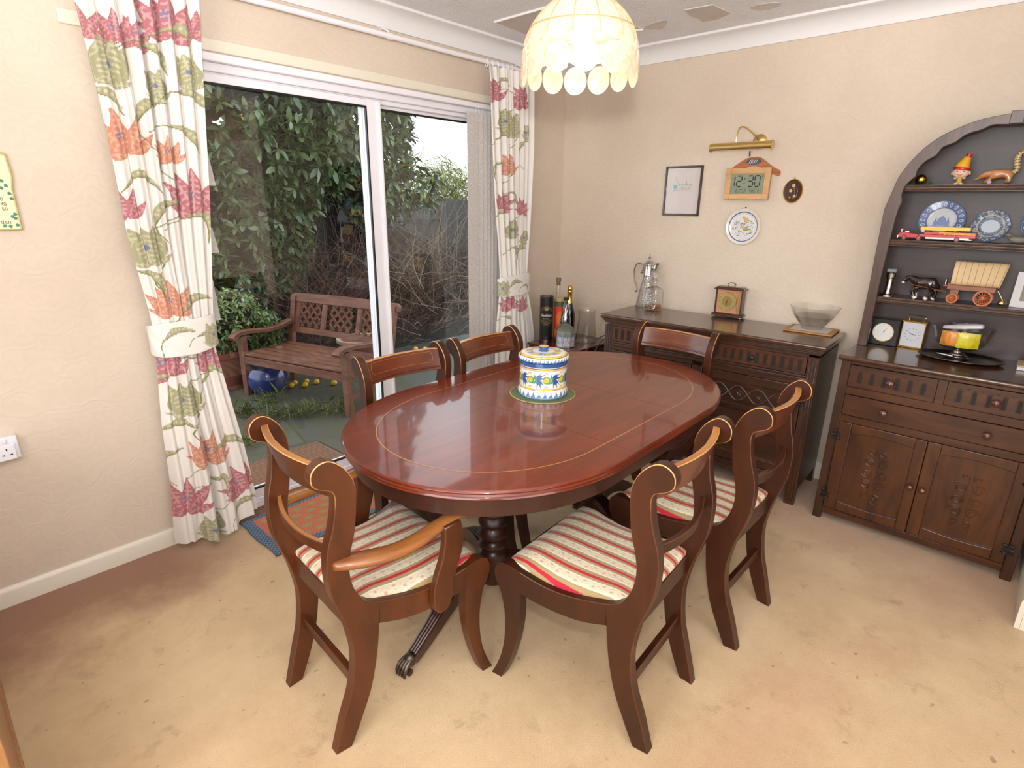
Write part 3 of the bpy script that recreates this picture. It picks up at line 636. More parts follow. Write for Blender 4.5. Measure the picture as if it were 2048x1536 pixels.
# plaque (thermometer board) cut off by the left edge of the picture
pq = empty('thermometer_plaque', (-3.13, 0, 1.50), label='cream painted garden thermometer plaque with ivy border, hung high on the left wall', cat='thermometer')
M_plq = plain('plaque_cream', C8(232, 222, 178), 0.4, 0.03); M_plqg = plain('plaque_olive', C8(190, 176, 110), 0.4, 0.05); M_ivy = plain('ivy_green', C8(72, 128, 104), 0.5, 0.1); M_ink = plain('brown_ink', C8(84, 58, 44), 0.5, 0.05); M_plum = plain('plum_fruit', C8(112, 70, 84), 0.5, 0.1)
out_ = [(-0.085, -0.115), (0.085, -0.115), (0.085, 0.02), (0.092, 0.06), (0.088, 0.13), (0.05, 0.145), (0, 0.16), (-0.05, 0.145), (-0.088, 0.13), (-0.092, 0.06), (-0.085, 0.02)]
mb = MB(); mb.prism(out_, -0.012, 0, lambda a, b, t: (a, t, b)); mb.build('board', M_plqg, pq, bevel=0.002)
mb = MB(); mb.prism([(a*0.93, b*0.95) for a, b in out_], -0.0128, -0.011, lambda a, b, t: (a, t, b)); mb.build('painted_face', M_plq, pq)
RX = TR((0, 0, 0), rx=pi/2)
for s, x, z, sz in (('30', 0.044, -0.014, 0.016), ('40', 0.050, -0.030, 0.016), ('50', 0.050, -0.046, 0.016), ('Garden', 0.030, -0.088, 0.019)):
    text(s, sz, M_ink, pq, TR((x, -0.0132, z), rx=pi/2))
mb = MB()
for (x, z) in [(0.060, 0.045), (0.068, 0.030), (0.055, 0.022), (0.072, 0.005), (0.075, -0.012), (0.074, -0.062), (0.066, -0.070), (0.073, -0.076), (0.055, -0.102), (0.040, -0.100), (0.074, -0.098), (0.050, 0.068), (-0.05, 0.03), (-0.06, -0.06)]:
    mb.prism(xf([(0, -1), (0.9, -0.3), (0.6, 0.5), (0, 1), (-0.6, 0.5), (-0.9, -0.3)], x, z, 0.0065, x*60), -0.0134, -0.0125, lambda a, b, t: (a, t, b))
mb.build('ivy_painting', M_ivy, pq)
mb = MB()
for (x, z, r) in [(0.028, -0.035, 0.008), (0.020, -0.042, 0.009), (0.036, 0.062, 0.005), (0.030, 0.050, 0.004)]: mb.prism([(x+r*cos(t), z+r*sin(t)) for t in np.linspace(0, 2*pi, 12)[:-1]], -0.0134, -0.0125, lambda a, b, t: (a, t, b))
mb.build('fruit_painting', M_plum, pq)

# light wooden unit at the photographer's left, only its foot in the picture
lc = empty('low_cupboard', (-3.455, -0.85, 0), label='edge of a light brown wooden cupboard at the bottom left corner of the photo', cat='cupboard')
M_pine = wood('light_wood', C8(150, 104, 60), C8(178, 130, 82), axis=2, rough=0.5, coat=0.1)
mb = MB(); mb.bx(-0.40, 0.025, -0.45, 0.45, 0.0, 0.06); mb.build('plinth', M_pine, lc, bevel=0.002)
mb = MB(); mb.bx(-0.40, 0.018, -0.45, 0.45, 0.06, 0.74); mb.build('carcass', M_pine, lc, bevel=0.002)
mb = MB(); mb.bx(-0.41, 0.03, -0.46, 0.46, 0.74, 0.76); mb.build('top', M_pine, lc, bevel=0.004)

# ------------------------------------------------------------------ rug by the door
def rugmesh():
    NU, NV = 300, 170; x0, x1, y0, y1 = -2.51, -1.76, -0.44, -0.062
    q = MB(); rr = random.Random(4)
    def fn(u, v): 
        return (x0+(x1-x0)*u + 0.004*sin(v*9), y0+(y1-y0)*v+0.004*sin(u*11), 0.006+0.0015*sin(u*14)*sin(v*9))
    q.grid(NU, NV, fn)
    X = np.array([p[0] for p in q.v]); Y = np.array([p[1] for p in q.v]); P = Paint(X, Y, C8(178, 104, 78))
    nz = np.sin(X*310)*np.sin(Y*290)
    P.C[nz > 0.55] = C8(160, 88, 68)
    k = 0
    for j, yy in enumerate(np.arange(y0+0.075, y1-0.03, 0.058)):
        for xx in np.arange(x0+0.10+(j % 2)*0.04, x1-0.03, 0.078):
            P.ell(xx, yy, 0.027, 0.018, C8(152, 118, 84)); 
            for t in range(8): P.ell(xx+0.021*cos(t*pi/4), yy+0.014*sin(t*pi/4), 0.004, 0.003, C8(120, 140, 90))
            P.ell(xx, yy, 0.012, 0.008, C8(142, 134, 70)); P.ell(xx, yy, 0.005, 0.004, C8(190, 120, 60))
    m = (Y < y0+0.036) | (Y > y1-0.026) | (X < x0+0.05) | (X > x1-0.03)
    P.C[m] = C8(86, 100, 116); P.C[m & (nz > 0.25)] = C8(112, 126, 136); P.C[m & (nz < -0.6)] = C8(60, 74, 92)
    return q, P.flat()
q, colr = rugmesh(); q.build('rug', painted('woven_rug', 0.95, bump=0.5, bscale=500, spec=0.1), col=colr, solid=0.006, label='small orange rug with blue border on the carpet at the patio door', cat='rug')
# ------------------------------------------------------------------ dining chairs
def arc(pts, k=4): return spl(pts, k)
REAR_F = [(.463, 0), (.431, .07), (.396, .163), (.375, .26), (.366, .33), (.361, .385)]
POST = [(.357, .457), (.393, .473), (.413, .503), (.428, .54), (.435, .59), (.430, .64), (.418, .69), (.410, .742), (.406, .80), (.410, .842), (.428, .88), (.452, .905), (.474, .915), (.497, .909), (.512, .89), (.512, .862), (.496, .846), (.478, .838), (.466, .830), (.460, .812), (.463, .77), (.473, .72), (.485, .68), (.491, .64), (.492, .595), (.487, .543), (.472, .485), (.455, .431), (.443, .37), (.437, .32), (.440, .26), (.452, .19), (.477, .11), (.508, 0)]
FRONT_A = [(.008, 0), (.035, .07), (.058, .15), (.072, .22), (.079, .28), (.080, .364)]
FRONT_B = [(.080, .444), (.05, .453), (.025, .455), (.006, .448), (-.006, .43), (-.010, .405), (-.004, .38), (.012, .34), (.022, .29), (.025, .24), (.021, .17), (.008, .10), (-.01, .045), (-.03, 0)]
RAIL_A = [(.080, .364), (.15, .356), (.217, .354), (.29, .362), (.361, .385)]
RAIL_B = [(.357, .457), (.295, .441), (.24, .431), (.18, .428), (.13, .434), (.080, .444)]
WR, WF, LEAN, TH = 0.178, 0.230, 0.034, 0.034
def frame_pt(sx):
    def fn(s, z, t):
        xo = WR + (WF-WR)*(1-s/.49) + LEAN*max(0, z-0.1)/.8
        return (sx*(xo-t), .25-s, z)
    return fn
def seamless(n_seams):
    """bevel weight 1 on rim edges, 0 on those listed seam vertex pairs"""
    def f(me):
        wts = []
        nv = len(me.vertices)//2
        for e in me.edges:
            a, b = e.vertices
            if a > b: a, b = b, a
            rim = (a < nv) == (b < nv)
            if not rim: wts.append(0.0); continue
            key = (a % nv, b % nv)
            wts.append(0.0 if (key in n_seams or (key[1], key[0]) in n_seams) else 1.0)
        return wts
    return f
def side_piece(name, chain, seams, sx, mat, parent):
    q = MB(); fn = frame_pt(sx)
    q.prism(chain, 0.0, TH, fn)
    if sx > 0: q.f = [f[::-1] for f in q.f]
    return q.build(name, mat, parent, bevel=0.0020, bmat=M_worn_hl, wgt=seamless(seams), angle=30)
def seat_cols(X, Y):
    P = Paint(X, Y, C8(206, 194, 168)); p = 0.058
    u = np.mod(X+0.5*p+10*p, p)/p
    # red | tan | cream floral | tan
    P.C[(u < 0.17)] = C8(176, 32, 52)
    P.C[(u >= 0.17) & (u < 0.36)] = C8(158, 136, 94)
    P.C[(u >= 0.36) & (u < 0.41)] = C8(222, 212, 190)
    P.C[(u >= 0.82) & (u < 0.85)] = C8(222, 212, 190)
    P.C[(u >= 0.85)] = C8(158, 136, 94)
    f = (u > 0.45) & (u < 0.80); uu = (u-0.625)/0.17
    v = Y/0.030; vine = np.abs(uu-0.55*np.sin(v*pi)) < 0.16
    P.C[f & vine & (np.sin(Y*1500) > -0.3)] = C8(186, 178, 150)
    fl = (np.abs(np.mod(v, 1)-0.5) < 0.17) & (np.abs(uu+0.5*np.sin(v*pi)) < 0.30)
    P.C[f & fl] = C8(190, 150, 134)
    fl2 = f & (np.sin(X*2400)*np.sin(Y*1500) > 0.72); P.C[fl2 & ~fl] = C8(190, 178, 152)
    return P.flat()
M_seat = painted('striped_brocade', 0.7, bump=0.15, bscale=600, spec=0.25, sheen=0.2)
RZ = lambda s: float(np.interp(s, [.0, .08, .13, .18, .24, .295, .357, .49], [.446, .444, .434, .428, .431, .441, .457, .463]))
def make_chair(arm=False):
    mat = M_arm if arm else M_chair
    t = empty('dining_chair' if not arm else 'dining_armchair')
    rear = arc(REAR_F) + arc(POST); nr = len(arc(REAR_F))
    fr = arc(FRONT_A) + arc(FRONT_B); nf = len(arc(FRONT_A))
    rl = arc(RAIL_A) + arc(RAIL_B); nl = len(arc(RAIL_A))
    for sx in (-1, 1):
        side_piece('leg', rear, {(nr-1, nr)}, sx, mat, t)['label'] = 'rear leg running up into a back post with a rolled top'
        side_piece('leg', fr, {(nf-1, nf)}, sx, mat, t)['label'] = 'sabre-shaped front leg'
        side_piece('side_rail', rl, {(nl-1, nl), (0, len(rl)-1)}, sx, mat, t)
    # seat
    q = MB(); NU, NV = 330, 120
    def fn(u, v):
        s = 0.018 + 0.412*v; hw = WR + (WF-WR)*(1-s/.49) + LEAN*0.42 - TH + 0.012
        a = 2*u-1; bx = 1-abs(a)**5; by = 1-abs(2*v-1)**5
        k = max(0, bx*by)
        zr = RZ(s)*(abs(a)**2) + (0.444)*(1-abs(a)**2)
        return (a*hw, .25-s, zr + 0.002 + 0.030*k**0.55)
    q.grid(NU, NV, fn); q.f = [f[::-1] for f in q.f]
    X = np.array([p[0] for p in q.v]); Y = np.array([p[1] for p in q.v])
    b = len(q.v)
    # underside skirt
    rim = [i for i in range(NU)] + [j*NU+NU-1 for j in range(1, NV)] + [(NV-1)*NU+i for i in range(NU-2, -1, -1)] + [j*NU for j in range(NV-2, 0, -1)]
    n0 = len(q.v); q.v += [(q.v[i][0]*0.99, q.v[i][1]*0.99, q.v[i][2]-0.02) for i in rim]
    n = len(rim)
    for i in range(n): q.f.append((rim[i], rim[(i+1) % n], n0+(i+1) % n, n0+i)); q.m.append(0)
    X = np.array([p[0] for p in q.v]); Y = np.array([p[1] for p in q.v])
    q.build('seat_cushion', M_seat, t, col=seat_cols(X, Y), angle=70)
    # front and back seat rails
    def rail(name, s, half, z0, z1, th, bow, m, zb=0.0, tilt=0.0, ends=0.0, worn=False, lb=0.0):
        n = 24; q = MB(); vs = []; fs = []
        for i in range(n+1):
            a = -1+2*i/n; x = a*half; y = .25-s - bow*(1-a*a)
            zt = z1 + zb*(1-a*a)
            for (dy, z) in ((th/2, z0), (th/2-lb, zt), (-th/2-lb, zt), (-th/2, z0)): vs.append((x, y+dy, z))
        for i in range(n):
            for j in range(4): fs.append((i*4+j, (i+1)*4+j, (i+1)*4+(j+1) % 4, i*4+(j+1) % 4))
        fs += [(0, 1, 2, 3), (n*4+3, n*4+2, n*4+1, n*4)]
        q.add(vs, fs)
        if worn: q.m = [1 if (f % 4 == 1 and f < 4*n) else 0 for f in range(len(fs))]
        return q.build(name, [m, M_wornw] if worn else m, t, bevel=0.0022, bmat=M_worn_hl)
    hw = lambda s, z: WR + (WF-WR)*(1-s/.49) + LEAN*max(0, z-0.1)/.8 - TH
    rail('seat_rail', 0.028, hw(.03, .4)+.004, .372, .442, .024, -.012, mat)
    rail('seat_rail', 0.425, hw(.42, .4)+.004, .385, .448, .024, 0, mat)
    rail('stretcher', 0.425, hw(.42, .2)+.004, .185, .222, .020, 0, mat)
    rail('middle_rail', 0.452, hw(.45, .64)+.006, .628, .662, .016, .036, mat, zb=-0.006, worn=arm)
    # crest rail with string inlay and a bead along its foot
    s0 = .444; h2 = hw(s0, .85)+.006
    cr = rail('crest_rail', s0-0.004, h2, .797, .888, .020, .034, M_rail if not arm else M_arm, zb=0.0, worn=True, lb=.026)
    n = 24
    def on(a, z, d): return (a*h2, .25-(s0-.004)-.034*(1-a*a)+.010+d-.026*(z-.797)/.091, z)
    q = MB(); q.tube([on(-1+2*i/n, .812, .001) for i in range(n+1)], 0.0042, 8); q.build('bead', M_rail if not arm else M_arm, cr)
    lo = [(-.80, .838), (-.77, .832), (.77, .832), (.80, .838), (.815, .846), (.815, .862), (.80, .870), (.77, .876), (-.77, .876), (-.80, .870), (-.815, .862), (-.815, .846)]
    pts = []
    for (a, z), (b_, z2) in zip(lo, lo[1:]+lo[:1]):
        m_ = 14 if abs(a-b_) > 0.5 else 1
        pts += [on(a+(b_-a)*k/m_, z+(z2-z)*k/m_, 0.0003) for k in range(m_)]
    q = MB(); q.tube(pts+[pts[0]], 0.0006, 5); q.build('string_inlay', M_inlay, cr)
    if arm:
        for sx in (-1, 1):
            path = spl([(.190, -.222, .622), (.208, -.185, .622), (.226, -.13, .618), (.236, -.06, .612), (.234, .01, .614), (.228, .08, .624), (.232, .15, .638), (.242, .225, .648)], 5)
            W = np.interp(np.linspace(0, 1, len(path)), [0, .04, .12, .3, .5, .7, 1], [.030, .046, .056, .062, .056, .046, .034])
            def sect(i): 
                w_ = W[i]/2; h_ = 0.014
                return [(w_*cos(t)*(1 if abs(cos(t)) > .5 else 1), h_*(abs(sin(t))**0.6)*(1 if sin(t) > 0 else -1)) for t in np.linspace(0, 2*pi, 13)[:-1]]
            q = MB(); q.sweep([(sx*a, b_, c) for a, b_, c in path], sect)
            if True: q.build('arm', wood('arm_wood', C8(112, 60, 24), C8(160, 102, 50), axis=1, scale=0.6, streak=7, rough=0.32, coat=0.4), t, angle=60)
            sup = spl([(.134, .635), (.146, .58), (.138, .52), (.118, .46), (.110, .42), (.108, .385), (.092, .352), (.066, .346), (.044, .37), (.040, .43), (.052, .48), (.070, .53), (.078, .58), (.078, .63)], 4) if True else spl([(.118, .635), (.128, .58), (.120, .52), (.098, .46), (.088, .42), (.086, .385), (.074, .362), (.058, .366), (.046, .39), (.048, .43), (.062, .48), (.080, .53), (.086, .58), (.082, .63)], 4)
            q = MB()
            q.prism(sup, 0, .024, lambda a, b_, tt: (sx*(hw(.15, b_)+TH+0.001+tt - (0.012 if b_ > 0.55 else 0)*0), a, b_))
            if sx > 0: q.f = [f[::-1] for f in q.f]
            q.build('arm_support', mat, t, bevel=0.003, bmat=M_worn_hl)
    return t
def copy_tree(o, parent=None):
    c = o.copy(); COL.objects.link(c); c.parent = parent
    for ch in [x for x in o.children]: copy_tree(ch, c)
    return c
GRP = 'mahogany dining chairs round the oval table'
ch0 = make_chair()
spots = [((-2.060, -1.839, 0), 3.6, 'side chair nearest the camera, its back to us, right of the armchair'),
         ((-1.479, -1.878, 0), 0.0, 'side chair on the near long side of the table, farther right, by the dark sideboard'),
         ((-2.025, -0.970, 0), 178.0, 'window-side chair farther from the corner, its rail before the white door frame'),
         ((-1.532, -0.978, 0), 181.7, 'side chair on the window side next to the corner curtain, left of the bottles'),
         ((-0.985, -1.358, 0), 89.3, 'side chair at the far end of the table with its back to the sideboard')]
for i, (lc_, rz, lab) in enumerate(spots):
    c = ch0 if i == 0 else copy_tree(ch0)
    c.location = lc_; c.rotation_euler = (0, 0, radians(rz)); tag(c, lab, 'chair', GRP)
ac = make_chair(True); ac.location = (-2.556, -1.307, 0); ac.rotation_euler = (0, 0, radians(-93.6))
tag(ac, 'honey brown armchair with striped seat at the left end of the table', 'armchair', GRP)

# ------------------------------------------------------------------ dining table
TX, TY, TZ = -1.728, -1.330, 0.765
tb = empty('dining_table', (TX, TY, 0), radians(0.9), label='oval mahogany twin-pedestal dining table in the middle of the room', cat='table')
def oval(L, a, b, n=96):
    o = []
    for i in range(n):
        t = 2*pi*i/n; c, s_ = cos(t), sin(t); e = 0.97
        u = a*abs(c)**e*(1 if c >= 0 else -1); v = b*abs(s_)**e*(1 if s_ >= 0 else -1)
        o.append((u + (L if c > 1e-9 else -L if c < -1e-9 else 0), v))
    return o
TL, TA, TB = 0.29, 0.562, 0.506
def ring_off(d): 
    return oval(TL, TA-d, TB-d)
prof = [(0.9, TZ), (0.004, TZ), (0.0, TZ-0.003), (-0.002, TZ-0.007), (0.004, TZ-0.010), (0.001, TZ-0.013), (-0.002, TZ-0.017), (0.004, TZ-0.020), (0.001, TZ-0.024), (0.000, TZ-0.028), (0.010, TZ-0.034), (0.016, TZ-0.036)]
q = MB(); n = 96; vs = []; fs = []
for (d, z) in prof[1:]: vs += [(x, y, z) for x, y in ring_off(d)]
k = len(prof)-1
for r_ in range(k-1):
    for i in range(n): fs.append((r_*n+(i+1) % n, r_*n+i, (r_+1)*n+i, (r_+1)*n+(i+1) % n))
fs.append(tuple(range(n))); fs.append(tuple(range((k-1)*n, k*n))[::-1]); q.add(vs, fs)
top = q.build('tabletop', M_table, tb, angle=30)
# inlaid line
q = MB(); vs = []; d0 = 0.108
for d in (d0, d0+0.0038): vs += [(x, y, TZ+0.0003) for x, y in ring_off(d)]
q.add(vs, [(i, (i+1) % n, n+(i+1) % n, n+i) for i in range(n)]); q.build('string_inlay', M_inlay, top, label='pale inlaid line running round the tabletop')
q = MB()
for xx in (-0.22, 0.22): q.bx(xx-0.0005, xx+0.0005, -0.515, 0.515, TZ-0.001, TZ+0.0003)
q.build('leaf_joint', M_tdark, top)
# apron
q = MB(); vs = []
ap = [(0.030, TZ-0.035), (0.030, TZ-0.095), (0.050, TZ-0.100), (0.055, TZ-0.035)]
for d, z in ap: vs += [(x, y, z) for x, y in ring_off(d)]
q.add(vs, [(r_*n+(i+1) % n, r_*n+i, ((r_+1) % 4)*n+i, ((r_+1) % 4)*n+(i+1) % n) for r_ in range(4) for i in range(n)]); q.build('apron', M_tdark, tb)
M_claw = plain('brass_claw', C8(96, 84, 74), 0.35, 0.2, 60, metal=0.9)
def pedestal(x, a0):
    p = MB(); pr_ = [(0.10, .735), (0.10, .70), (.05, .695), (.034, .685), (.030, .62), (.038, .54), (.046, .48), (.050, .45), (.043, .437), (.051, .425), (.053, .412), (.049, .402), (.043, .395), (.051, .384), (.056, .370), (.050, .356), (.043, .349), (.052, .337), (.058, .320), (.052, .303), (.044, .295), (.054, .284), (.057, .272), (.051, .262), (.045, .256), (.055, .246), (.058, .236), (.058, .13), (.05, .115), (.03, .105), (0, .10)]
    p.lathe(pr_[::-1], 32, (x, 0, 0)); col = p.build('pedestal', M_tdark, tb, angle=35)
    for k_ in range(3):
        a = a0+k_*2*pi/3
        path = spl([(0.035, 0, .180), (0.10, 0, .196), (.17, 0, .192), (.25, 0, .162), (.33, 0, .115), (.40, 0, .075), (.435, 0, .058)], 6)
        hs = np.interp(np.linspace(0, 1, len(path)), [0, .3, 1], [.042, .033, .018]); ws = np.interp(np.linspace(0, 1, len(path)), [0, 1], [.030, .018])
        def sect(i):
            h_, w_ = hs[i], ws[i]; o = []
            # reeded upper face
            for j in range(13):
                u = -1+2*j/12; o.append((w_*u, h_*(0.82+0.18*abs(cos(u*pi*2)))))
            o += [(w_, h_*0.3), (w_*0.8, -h_), (-w_*0.8, -h_), (-w_, h_*0.3)]
            return o
        T = TR((x, 0, 0), rz=a)
        q = MB(); q.sweep([T @ Vector(pp) for pp in path], sect, side=lambda i: (sin(a), -cos(a), 0)); lg = q.build('leg', M_tdark, tb, angle=28)
        c = MB(); Tc = T @ TR((.455, 0, .05))
        c.ball((-.012, 0, .012), 1.0, 14, T=Tc, sc=(.024, .022, .026))
        for fy in (-.016, -.0055, .0055, .016):
            c.tube([Tc @ Vector(v) for v in ((-.004, fy*.8, .022), (.018, fy, .012), (.030, fy*1.1, -.006), (.032, fy*1.1, -.022))], [.007, .0075, .0065, .004], 8)
        c.lathe([(0.0, -.006), (.012, -.006), (.012, .006), (0, .006)], 14, T=Tc @ TR((-.006, 0, -.036), rx=pi/2)); c.build('claw_castor', M_claw, lg, label='brass lion paw castor')
pedestal(-0.335, pi+0.10); pedestal(0.335, 0.0)
# ------------------------------------------------------------------ dark oak sideboard and dresser
M_oakd = plain('carved_recess_shade', C8(20, 13, 10), 0.7, 0.1, 40)  # shade and stain of the hollow flutes put into one dark colour
M_knob = plain('turned_knob', C8(84, 40, 24), 0.28, 0.1, 30, coat=0.4)
def FR(a, b, t): return (a, t, b)            # outline in x-z, t along y
def knob(parent, x, y, z, r=0.015, m=None, name='knob'):
    q = MB(); q.lathe([(0.006, 0), (0.006, 0.006), (r*0.7, 0.009), (r, 0.016), (r*0.92, 0.023), (r*0.5, 0.028), (0, 0.029)], 18, T=TR((x, y, z), rx=pi/2)); q.build(name, m or M_knob, parent)
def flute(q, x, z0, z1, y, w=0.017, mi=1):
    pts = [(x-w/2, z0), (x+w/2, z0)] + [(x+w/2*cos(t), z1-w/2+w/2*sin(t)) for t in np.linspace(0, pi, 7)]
    q.prism(pts, y-0.0008, y+0.004, FR, mi)  # dark arch stands in for the shaded hollow
    # raised rim round the dark arch
    rim = [(x-w*0.72, y-0.001, z0)] + [(x+w*0.72*cos(t), y-0.001, z1-w/2+w*0.85*sin(t)) for t in np.linspace(pi, 0, 9)] + [(x+w*0.72, y-0.001, z0)]
    q.tube(rim, 0.0016, 5, 0)
    q.tube([(x-w/2, y-0.0016, z0), (x+w/2, y-0.0016, z0)], 0.0016, 5, 0)
def frame_box(q, x0, x1, z0, z1, y, w, d, mi=0):
    q.bx(x0, x0+w, y, y+d, z0, z1, mi); q.bx(x1-w, x1, y, y+d, z0, z1, mi); q.bx(x0+w, x1-w, y, y+d, z1-w, z1, mi); q.bx(x0+w, x1-w, y, y+d, z0, z0+w, mi)
def hinge(parent, x, y, z):
    q = MB(); q.bx(x-0.0025, x+0.0025, y-0.006, y, z-0.026, z+0.026)
    for s in (-1, 1):
        q.bx(x, x+s*0.013, y-0.003, y, z-0.008, z+0.008)
        for dz in (-1, 0, 1):
            q.tube([(x+s*0.004, y-0.003, z+dz*0.017), (x+s*0.014, y-0.004, z+dz*0.021), (x+s*0.019, y-0.004, z+dz*0.014)], [0.004, 0.0035, 0.0045], 6)
    q.build('hinge', M_iron, parent)
def spiral(x, z, r, y, turns=1.5, s=1, a0=0.0, n=26):
    return [(x+s*r*(1-k/n*0.8)*cos(a0+turns*2*pi*k/n), y, z+r*(1-k/n*0.8)*sin(a0+turns*2*pi*k/n)) for k in range(n)]

sb = empty('sideboard', (-0.257, -1.340, 0), radians(-87.65), label='carved dark oak sideboard against the right wall behind the table', cat='sideboard')
SW, SD = 0.60, 0.205
q = MB()
for x in (-SW, SW):
    s = 1 if x > 0 else -1
    q.bx(x-s*0.020, x, -SD+0.02, SD-0.005, 0.085, 0.80)
q.bx(-SW, SW, SD-0.012, SD-0.004, 0.10, 0.80); q.bx(-SW+0.02, SW-0.02, -SD+0.03, SD-0.012, 0.15, 0.165)
q.build('carcass', M_oakv, sb, bevel=0.002)
for x in (-1, 1):      # front stiles running into feet, reeded
    q = MB(); x0 = x*SW; q.bx(min(x0, x0-x*0.052), max(x0, x0-x*0.052), -SD, -SD+0.03, 0.0, 0.80)
    for k in range(3): xx = x0 - x*(0.012+k*0.014); q.tube([(xx, -SD, 0.02), (xx, -SD, 0.79)], 0.0035, 6)
    q.build('foot_stile', M_oakv, sb, bevel=0.002)
    q = MB(); q.bx(min(x0, x0-x*0.045), max(x0, x0-x*0.045), SD-0.045, SD, 0.0, 0.10); q.build('rear_foot', M_oakv, sb, bevel=0.002)
q = MB(); q.bx(-0.03, 0.03, -SD, -SD+0.02, 0.12, 0.80); q.build('middle_stile', M_oakv, sb, bevel=0.002)
q = MB(); q.bx(-SW-0.026, SW+0.026, -SD-0.026, SD+0.005, 0.840, 0.866); q.build('top', M_oakt, sb, bevel=0.009, seg=4)
q = MB()
for k, (d, z0, z1) in enumerate([(0.016, 0.832, 0.842), (0.010, 0.823, 0.833), (0.004, 0.812, 0.824)]): q.bx(-SW-d, SW+d, -SD-d, SD, z0, z1)
q.build('top_moulding', M_oak, sb, bevel=0.003, seg=2)
q = MB(); q.bx(-SW+0.05, SW-0.05, -SD, -SD+0.02, 0.795, 0.815); q.bx(-SW+0.05, SW-0.05, -SD-0.006, -SD+0.02, 0.692, 0.705); q.bx(-SW+0.05, SW-0.05, -SD-0.010, -SD+0.02, 0.676, 0.692); q.bx(-SW+0.05, SW-0.05, -SD, -SD+0.02, 0.650, 0.678); q.build('waist_rail', M_oak, sb, bevel=0.0025, seg=2)
q = MB(); q.bx(-SW+0.05, SW-0.05, -SD, -SD+0.02, 0.100, 0.150); q.bx(-SW+0.05, SW-0.05, -SD-0.006, -SD+0.01, 0.100, 0.118); q.build('bottom_rail', M_oak, sb, bevel=0.003, seg=2)
M_oakd2 = wood('oak_drawer', C8(56, 28, 14), C8(92, 50, 26), axis=0, scale=0.8, streak=12, rough=0.38, coat=0.25, coatr=0.25)
for x in (-1, 1):
    x0, x1 = (-0.545, -0.035) if x < 0 else (0.035, 0.545)
    q = MB(); q.bx(x0, x1, -SD-0.004, -SD+0.016, 0.708, 0.795); n_ = 12
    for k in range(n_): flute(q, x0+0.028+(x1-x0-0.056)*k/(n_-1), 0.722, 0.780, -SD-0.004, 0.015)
    for k in range(n_-1): xx = x0+0.028+(x1-x0-0.056)*(k+.5)/(n_-1); q.ball((xx, -SD-0.003, 0.784), 0.003, 6, 0)
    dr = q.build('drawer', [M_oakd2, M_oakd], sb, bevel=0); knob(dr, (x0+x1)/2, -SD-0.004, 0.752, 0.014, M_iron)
    # door: carved strip over a plain sunk panel
    q = MB(); frame_box(q, x0, x1, 0.155, 0.648, -SD-0.002, 0.048, 0.020); q.bx(x0+0.04, x1-0.04, -SD-0.002, -SD+0.018, 0.455, 0.485)
    dd = q.build('door', M_oak, sb, bevel=0.0025, seg=2)
    q = MB(); q.bx(x0+0.046, x1-0.046, -SD+0.008, -SD+0.016, 0.200, 0.458)
    frame_box(q, x0+0.046, x1-0.046, 0.200, 0.458, -SD+0.002, 0.010, 0.008); q.build('panel', M_oak, dd, bevel=0.002)
    q = MB(); z0 = 0.542; L_ = x1-x0-0.10; q.bx(x0+0.046, x1-0.046, -SD+0.004, -SD+0.012, 0.484, 0.602)
    for ph in (0, pi): q.tube([(x0+0.05+L_*k/60, -SD+0.002, z0+0.040*sin(k/60*2*pi*2.0+ph)) for k in range(61)], 0.0038, 6)
    for k in range(4):
        cx = x0+0.05+L_*(k+0.5)/4
        for p_ in range(8): a = p_*pi/4; q.tube([(cx+0.006*cos(a), -SD+0.003, z0+0.006*sin(a)), (cx+0.027*cos(a), -SD+0.001, z0+0.019*sin(a))], [0.0035, 0.0015], 5)
        q.ball((cx, -SD+0.002, z0), 0.006, 8)
    q.build('carved_band', M_oak, dd)
    hx = x1+0.003 if x > 0 else x0-0.003
    hinge(dd, hx, -SD-0.003, 0.570); hinge(dd, hx, -SD-0.003, 0.200)
    knob(dd, x0+0.022 if x > 0 else x1-0.022, -SD-0.002, 0.42, 0.012, M_iron)

# dresser
dr_ = empty('dresser', (-0.237, -2.437, 0), radians(-90), label='dark oak arched dresser with plate rack in the alcove at the right', cat='dresser')
DW, DF, DB = 0.388, -0.233, 0.222
q = MB()
for s in (-1, 1): q.bx(s*DW-(0.02 if s > 0 else 0), s*DW+(0.02 if s < 0 else 0), DF+0.02, DB, 0.035, 0.822)
q.bx(-DW, DW, DB-0.01, DB-0.002, 0.05, 0.82); q.bx(-DW+0.02, DW-0.02, DF+0.02, DB-0.01, 0.06, 0.075); q.build('carcass', M_oakv, dr_, bevel=0.002)
for s in (-1, 1):
    q = MB(); x0, x1 = sorted((s*DW, s*(DW-0.038))); q.bx(x0, x1, DF, DF+0.03, 0, 0.822); q.build('foot_stile', M_oakv, dr_, bevel=0.002)
    q = MB(); x0, x1 = sorted((s*DW, s*(DW-0.04))); q.bx(x0, x1, DB-0.04, DB, 0, 0.06); q.build('rear_foot', M_oakv, dr_, bevel=0.002)
q = MB(); q.bx(-DW-0.016, DW+0.016, DF-0.022, DB+0.002, 0.824, 0.847); q.build('top', M_oakt, dr_, bevel=0.010, seg=4)
M_oak3 = wood('oak_front', C8(48, 24, 11), C8(84, 46, 22), axis=0, scale=0.7, streak=11, rough=0.36, coat=0.3, coatr=0.22)
M_oak3v = wood('oak_panel', C8(54, 27, 12), C8(92, 51, 24), axis=2, scale=0.7, streak=9, rough=0.36, coat=0.3, coatr=0.22)
